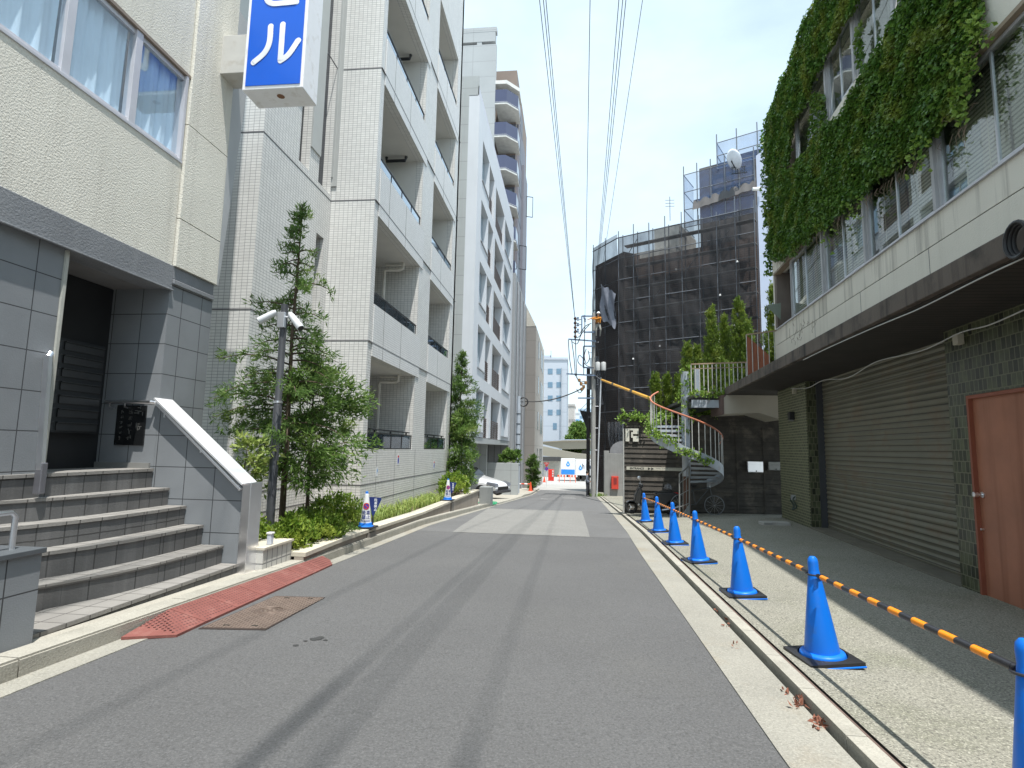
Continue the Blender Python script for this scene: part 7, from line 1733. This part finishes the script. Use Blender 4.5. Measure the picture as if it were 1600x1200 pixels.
# far buildings
FG = 'pale far buildings at the end of the street'
def farb(name, label, x0, x1, ytop, Y, m_, wins, dpt=14, extra=None, ww=None, wm=None):
    a, b = atY(x0, 700, Y), atY(x1, 700, Y); z = atY((x0 + x1) / 2, ytop, Y)[2]; t = thing(name, label, 'building', (a[0], Y, gz(Y)))
    mb = MB().box(a[0], b[0], Y, Y + dpt, gz(Y) - 2, z); mb.box(a[0] - .2, b[0] + .2, Y - .2, Y + dpt, z, z + .5); build('body', mb, m_, t)
    for (px, py, w, h) in wins:
        p, q_ = atY(px, py, Y), atY(px + w, py + h, Y); mb = MB().box(p[0], q_[0], Y - .06, Y - .01, q_[2], p[2]); build('window', mb, wm or M('far_window_blue', (.15, .24, .33), .2), t)
    return t
fb1 = M('far_pale_blue', (.42, .46, .52), .8, .03, .1, tile=(40, 3.2, .12), mortar=(.37, .41, .47)); 
W1 = [(x, y, 7.4, 8.5) for y in (576, 597, 618, 640) for x in (856, 869.5)] + [(864, 661, 6, 10)]
gB = farb('office_block', 'large pale blue grey office block with small square windows', 838, 885, 562, 125, fb1, W1)
mb = MB(); a, b = atY(885.05, 700, 126), atY(888, 567, 126); mb.box(a[0], b[0], 126, 139, -6, b[2]); build('side_strip', mb, M('far_strip', (.34, .38, .43), .8), gB)
a, b = atY(838, 562, 127), atY(861, 558, 127); mb = MB().box(a[0], b[0], 127, 130, a[2] + .5, b[2] + .4); p = atY(861, 548, 127); mb.box(p[0] - .12, p[0] + .12, 127, 127.2, a[2], p[2]); build('roof_box', mb, fb1, gB)
mb = MB(); p = atY(877.5, 575, 124.5); mb.tube([(p[0], 124.5, -5), (p[0], 124.5, p[2])], .12, 6); build('drain_pipe', mb, M('far_pipe', (.28, .31, .35), .6), gB)
W2 = [(889 + 2.6 * i, y, 1.3, 5) for y in (655, 669) for i in range(4)]
farb('small_office', 'cream office with rows of narrow windows right of the pale blue block', 887.5, 897, 634, 150, M('far_cream', (.42, .40, .38), .8), W2, 10, wm=M('far_window_grey', (.2, .2, .2), .3))
farb('striped_tower', 'hazy building with blue and white stripes', 896, 905, 646, 230, M('far_white', (.5, .53, .56), .8), [(896.2, y, 9, 3) for y in (655, 662, 669, 676)], 10, wm=M('far_stripe_blue', (.12, .30, .55), .4))
farb('pale_tower', 'pale blue tower mostly hidden behind the pole', 904, 940, 640, 260, M('far_pale2', (.40, .50, .62), .8), [(906, 650, 8, 4)], 10)
farb('hazy_block', 'hazy low block right of the small cream office', 893, 899, 636, 180, M('far_pinkish', (.50, .47, .46), .8), [], 10)
tree('far_tree', 'round green tree showing beyond the elevated road', (atY(904, 700, 118)[0], 118, -3), atY(904, 664, 118)[2] + 3, [(0, 1), (.6, 2.2), (.8, 1.9), (1, .8)], leafC, .5, 26, trunk_r=.2, rng=40, crad=.7, asp=.6, start=.35)
tree('far_bush', 'green bush under the elevated road', (atY(893, 700, 112)[0], 112, -3), 5.2, [(0, 1), (.5, 2), (1, 1)], leafC, .5, 16, trunk_r=.1, rng=41, crad=.6, asp=.6, start=.3, cat='shrub')
tree('far_bush', 'dark green bush by the drain pipe of the pale block', (atY(889, 690, 112)[0], 110, -3), atY(889, 683, 110)[2] + 3, [(0, .5), (.5, .8), (1, .5)], leafA, .4, 14, trunk_r=.1, rng=42, crad=.4, asp=.6, start=.3, cat='shrub')
grass = MB(); P = [(atG(934, 776)[0] + random.gauss(0, .25), atG(934, 776)[1] + random.gauss(0, .5), 0) for i in range(160)]; P = [(x, y, gz(y) + .02) for x, y, _ in P]
blades(grass, P, .28, .03, .9); go = build('weeds', grass, leafV, recalc=False); tag(go, 'tuft of bright weeds at the foot of the utility pole', 'weeds'); go['kind'] = 'stuff'

# ================================================================= people
def body(name, label, at, pose, mats, scale=1., face=0.):
    """pose: joints in metres, standing at origin facing -Y; skinned as one continuous surface"""
    J = pose; names = list(J); t = thing(name, label, 'person', at)
    edges = [('pelvis', 'waist'), ('waist', 'chest'), ('chest', 'neck'), ('neck', 'head'), ('head', 'crown')]
    for s in 'LR': edges += [('chest', 'sh' + s), ('sh' + s, 'el' + s), ('el' + s, 'wr' + s), ('wr' + s, 'ha' + s), ('pelvis', 'hip' + s), ('hip' + s, 'kn' + s), ('kn' + s, 'an' + s), ('an' + s, 'to' + s)]
    rad = dict(pelvis=.14, waist=.13, chest=.15, neck=.055, head=.09, crown=.075); 
    for s in 'LR': rad.update({'sh' + s: .065, 'el' + s: .045, 'wr' + s: .032, 'ha' + s: .035, 'hip' + s: .095, 'kn' + s: .065, 'an' + s: .045, 'to' + s: .038})
    c, s_ = math.cos(face), math.sin(face); me = bpy.data.meshes.new('body')
    V = [((x * c - y * s_) * scale, (x * s_ + y * c) * scale, z * scale) for x, y, z in J.values()]
    me.from_pydata(V, [(names.index(a), names.index(b)) for a, b in edges], [])
    o = bpy.data.objects.new('body', me); COL.objects.link(o); o.parent = t
    sk = o.modifiers.new('skin', 'SKIN'); sk.use_smooth_shade = True
    for i, n in enumerate(names): r = rad[n] * scale; me.skin_vertices[0].data[i].radius = (r * (1.15 if n in ('chest', 'pelvis', 'waist') else 1), r * (.8 if n in ('chest', 'pelvis', 'waist') else 1))
    me.skin_vertices[0].data[0].use_root = True
    sb = o.modifiers.new('sub', 'SUBSURF'); sb.levels = 2; sb.render_levels = 2
    # material by height through face assignment after evaluation
    dg = bpy.context.evaluated_depsgraph_get(); dg.update(); m2 = bpy.data.meshes.new_from_object(o.evaluated_get(dg)); o.modifiers.clear(); o.data = m2
    for m in mats: m2.materials.append(m)
    pz_ = J['pelvis'][2] * scale + .03; nk = J['neck'][2] * scale - .02
    for p in m2.polygons:
        cz_ = p.center; idx = 0
        if cz_.z < pz_: idx = 1
        if cz_.z > nk: idx = 2
        for s in 'LR':
            h = J['ha' + s]; hh = Vector(((h[0] * c - h[1] * s_) * scale, (h[0] * s_ + h[1] * c) * scale, h[2] * scale))
            if (cz_ - hh).length < .09 * scale: idx = 2
            a = J['to' + s]; 
        if cz_.z < J['anL'][2] * scale and idx == 1: idx = 3 if len(mats) > 3 else 1
        p.material_index = idx; p.use_smooth = True
    return t
stand = dict(pelvis=(0, 0, .92), waist=(0, .01, 1.08), chest=(0, .02, 1.32), neck=(0, .0, 1.47), head=(0, -.02, 1.57), crown=(0, -.01, 1.66),
    shL=(.18, .01, 1.38), elL=(.23, .03, 1.10), wrL=(.15, -.16, .98), haL=(.08, -.22, 1.0), shR=(-.18, .01, 1.38), elR=(-.24, .03, 1.1), wrR=(-.15, -.17, 1.0), haR=(-.07, -.22, 1.02),
    hipL=(.09, 0, .88), knL=(.11, -.02, .48), anL=(.10, .02, .09), toL=(.11, -.13, .04), hipR=(-.09, 0, .88), knR=(-.11, -.01, .48), anR=(-.12, .03, .09), toR=(-.15, -.12, .04))
skin = M('skin', (.42, .25, .18), .6); hairm = M('dark_hair', (.015, .012, .01), .5)
wq = atY(917.5, 772, 38.2); wz = gz(38.2)
w1 = body('person', 'worker in a grey blue shirt and dark trousers standing by the base of the poles', (wq[0], 38.2, wz), stand, [M('shirt_blue_grey', (.13, .15, .19), .8), M('trousers_dark', (.025, .027, .035), .8), skin, black_p], face=PI / 2 * .9)
mb = MB().lathe([(.001, .13), (.06, .11), (.092, .05), (.098, -.01), (.09, -.05)], 14, (wq[0], 38.21, wz + 1.62), caps=False); build('hair', mb, hairm, w1, smooth=True)
climb = dict(stand); climb.update(elR=(-.42, -.22, 1.30), wrR=(-.62, -.38, 1.18), haR=(-.72, -.42, 1.16), elL=(-.05, -.3, 1.25), wrL=(-.35, -.42, 1.18), haL=(-.45, -.45, 1.17), knL=(.16, -.18, .52), anL=(.12, -.02, .12), knR=(-.14, -.12, .5), anR=(-.12, -.02, .0), toR=(-.12, -.16, -.04), toL=(.12, -.15, .08), chest=(0, -.06, 1.3), neck=(0, -.1, 1.46), head=(.02, -.14, 1.56), crown=(.02, -.14, 1.65))
hz_ = atY(936, 488, YPL - .5)[2]; lx_ = atY(935, 510, YPL - .5)[0]; kk = 1.05; base = hz_ - 1.72 * kk
w2 = body('person', 'lineman in an orange jacket and white helmet working at the top of the pole', (lx_ - .02, YPL - .42, base), climb, [M('jacket_orange', (.60, .22, .02), .7), M('work_trousers', (.22, .22, .2), .8), skin, black_p], scale=kk)
mb = MB().lathe([(.001, .14), (.07, .12), (.115, .06), (.125, .0), (.16, -.01)], 16, (lx_, YPL - .56, base + 1.63 * kk), caps=False); build('helmet', mb, M('helmet_white', (.7, .72, .74), .3), w2, smooth=True)
mb = MB()
for s_ in (-.09, .09): mb.tube([(lx_ - .02 + s_, YPL - .56, base + 1.42 * kk), (lx_ - .02 + s_ * 1.1, YPL - .62, base + 1.2 * kk), (lx_ - .02 + s_, YPL - .56, base + .98 * kk)], .02, 6)
mb.tube([(lx_ - .02 + .17 * math.cos(a), YPL - .42 + .15 * math.sin(a), base + .98 * kk) for a in np.linspace(0, 2 * PI, 15)[:-1]], .03, 6, closed=True); build('harness', mb, black_p, w2)
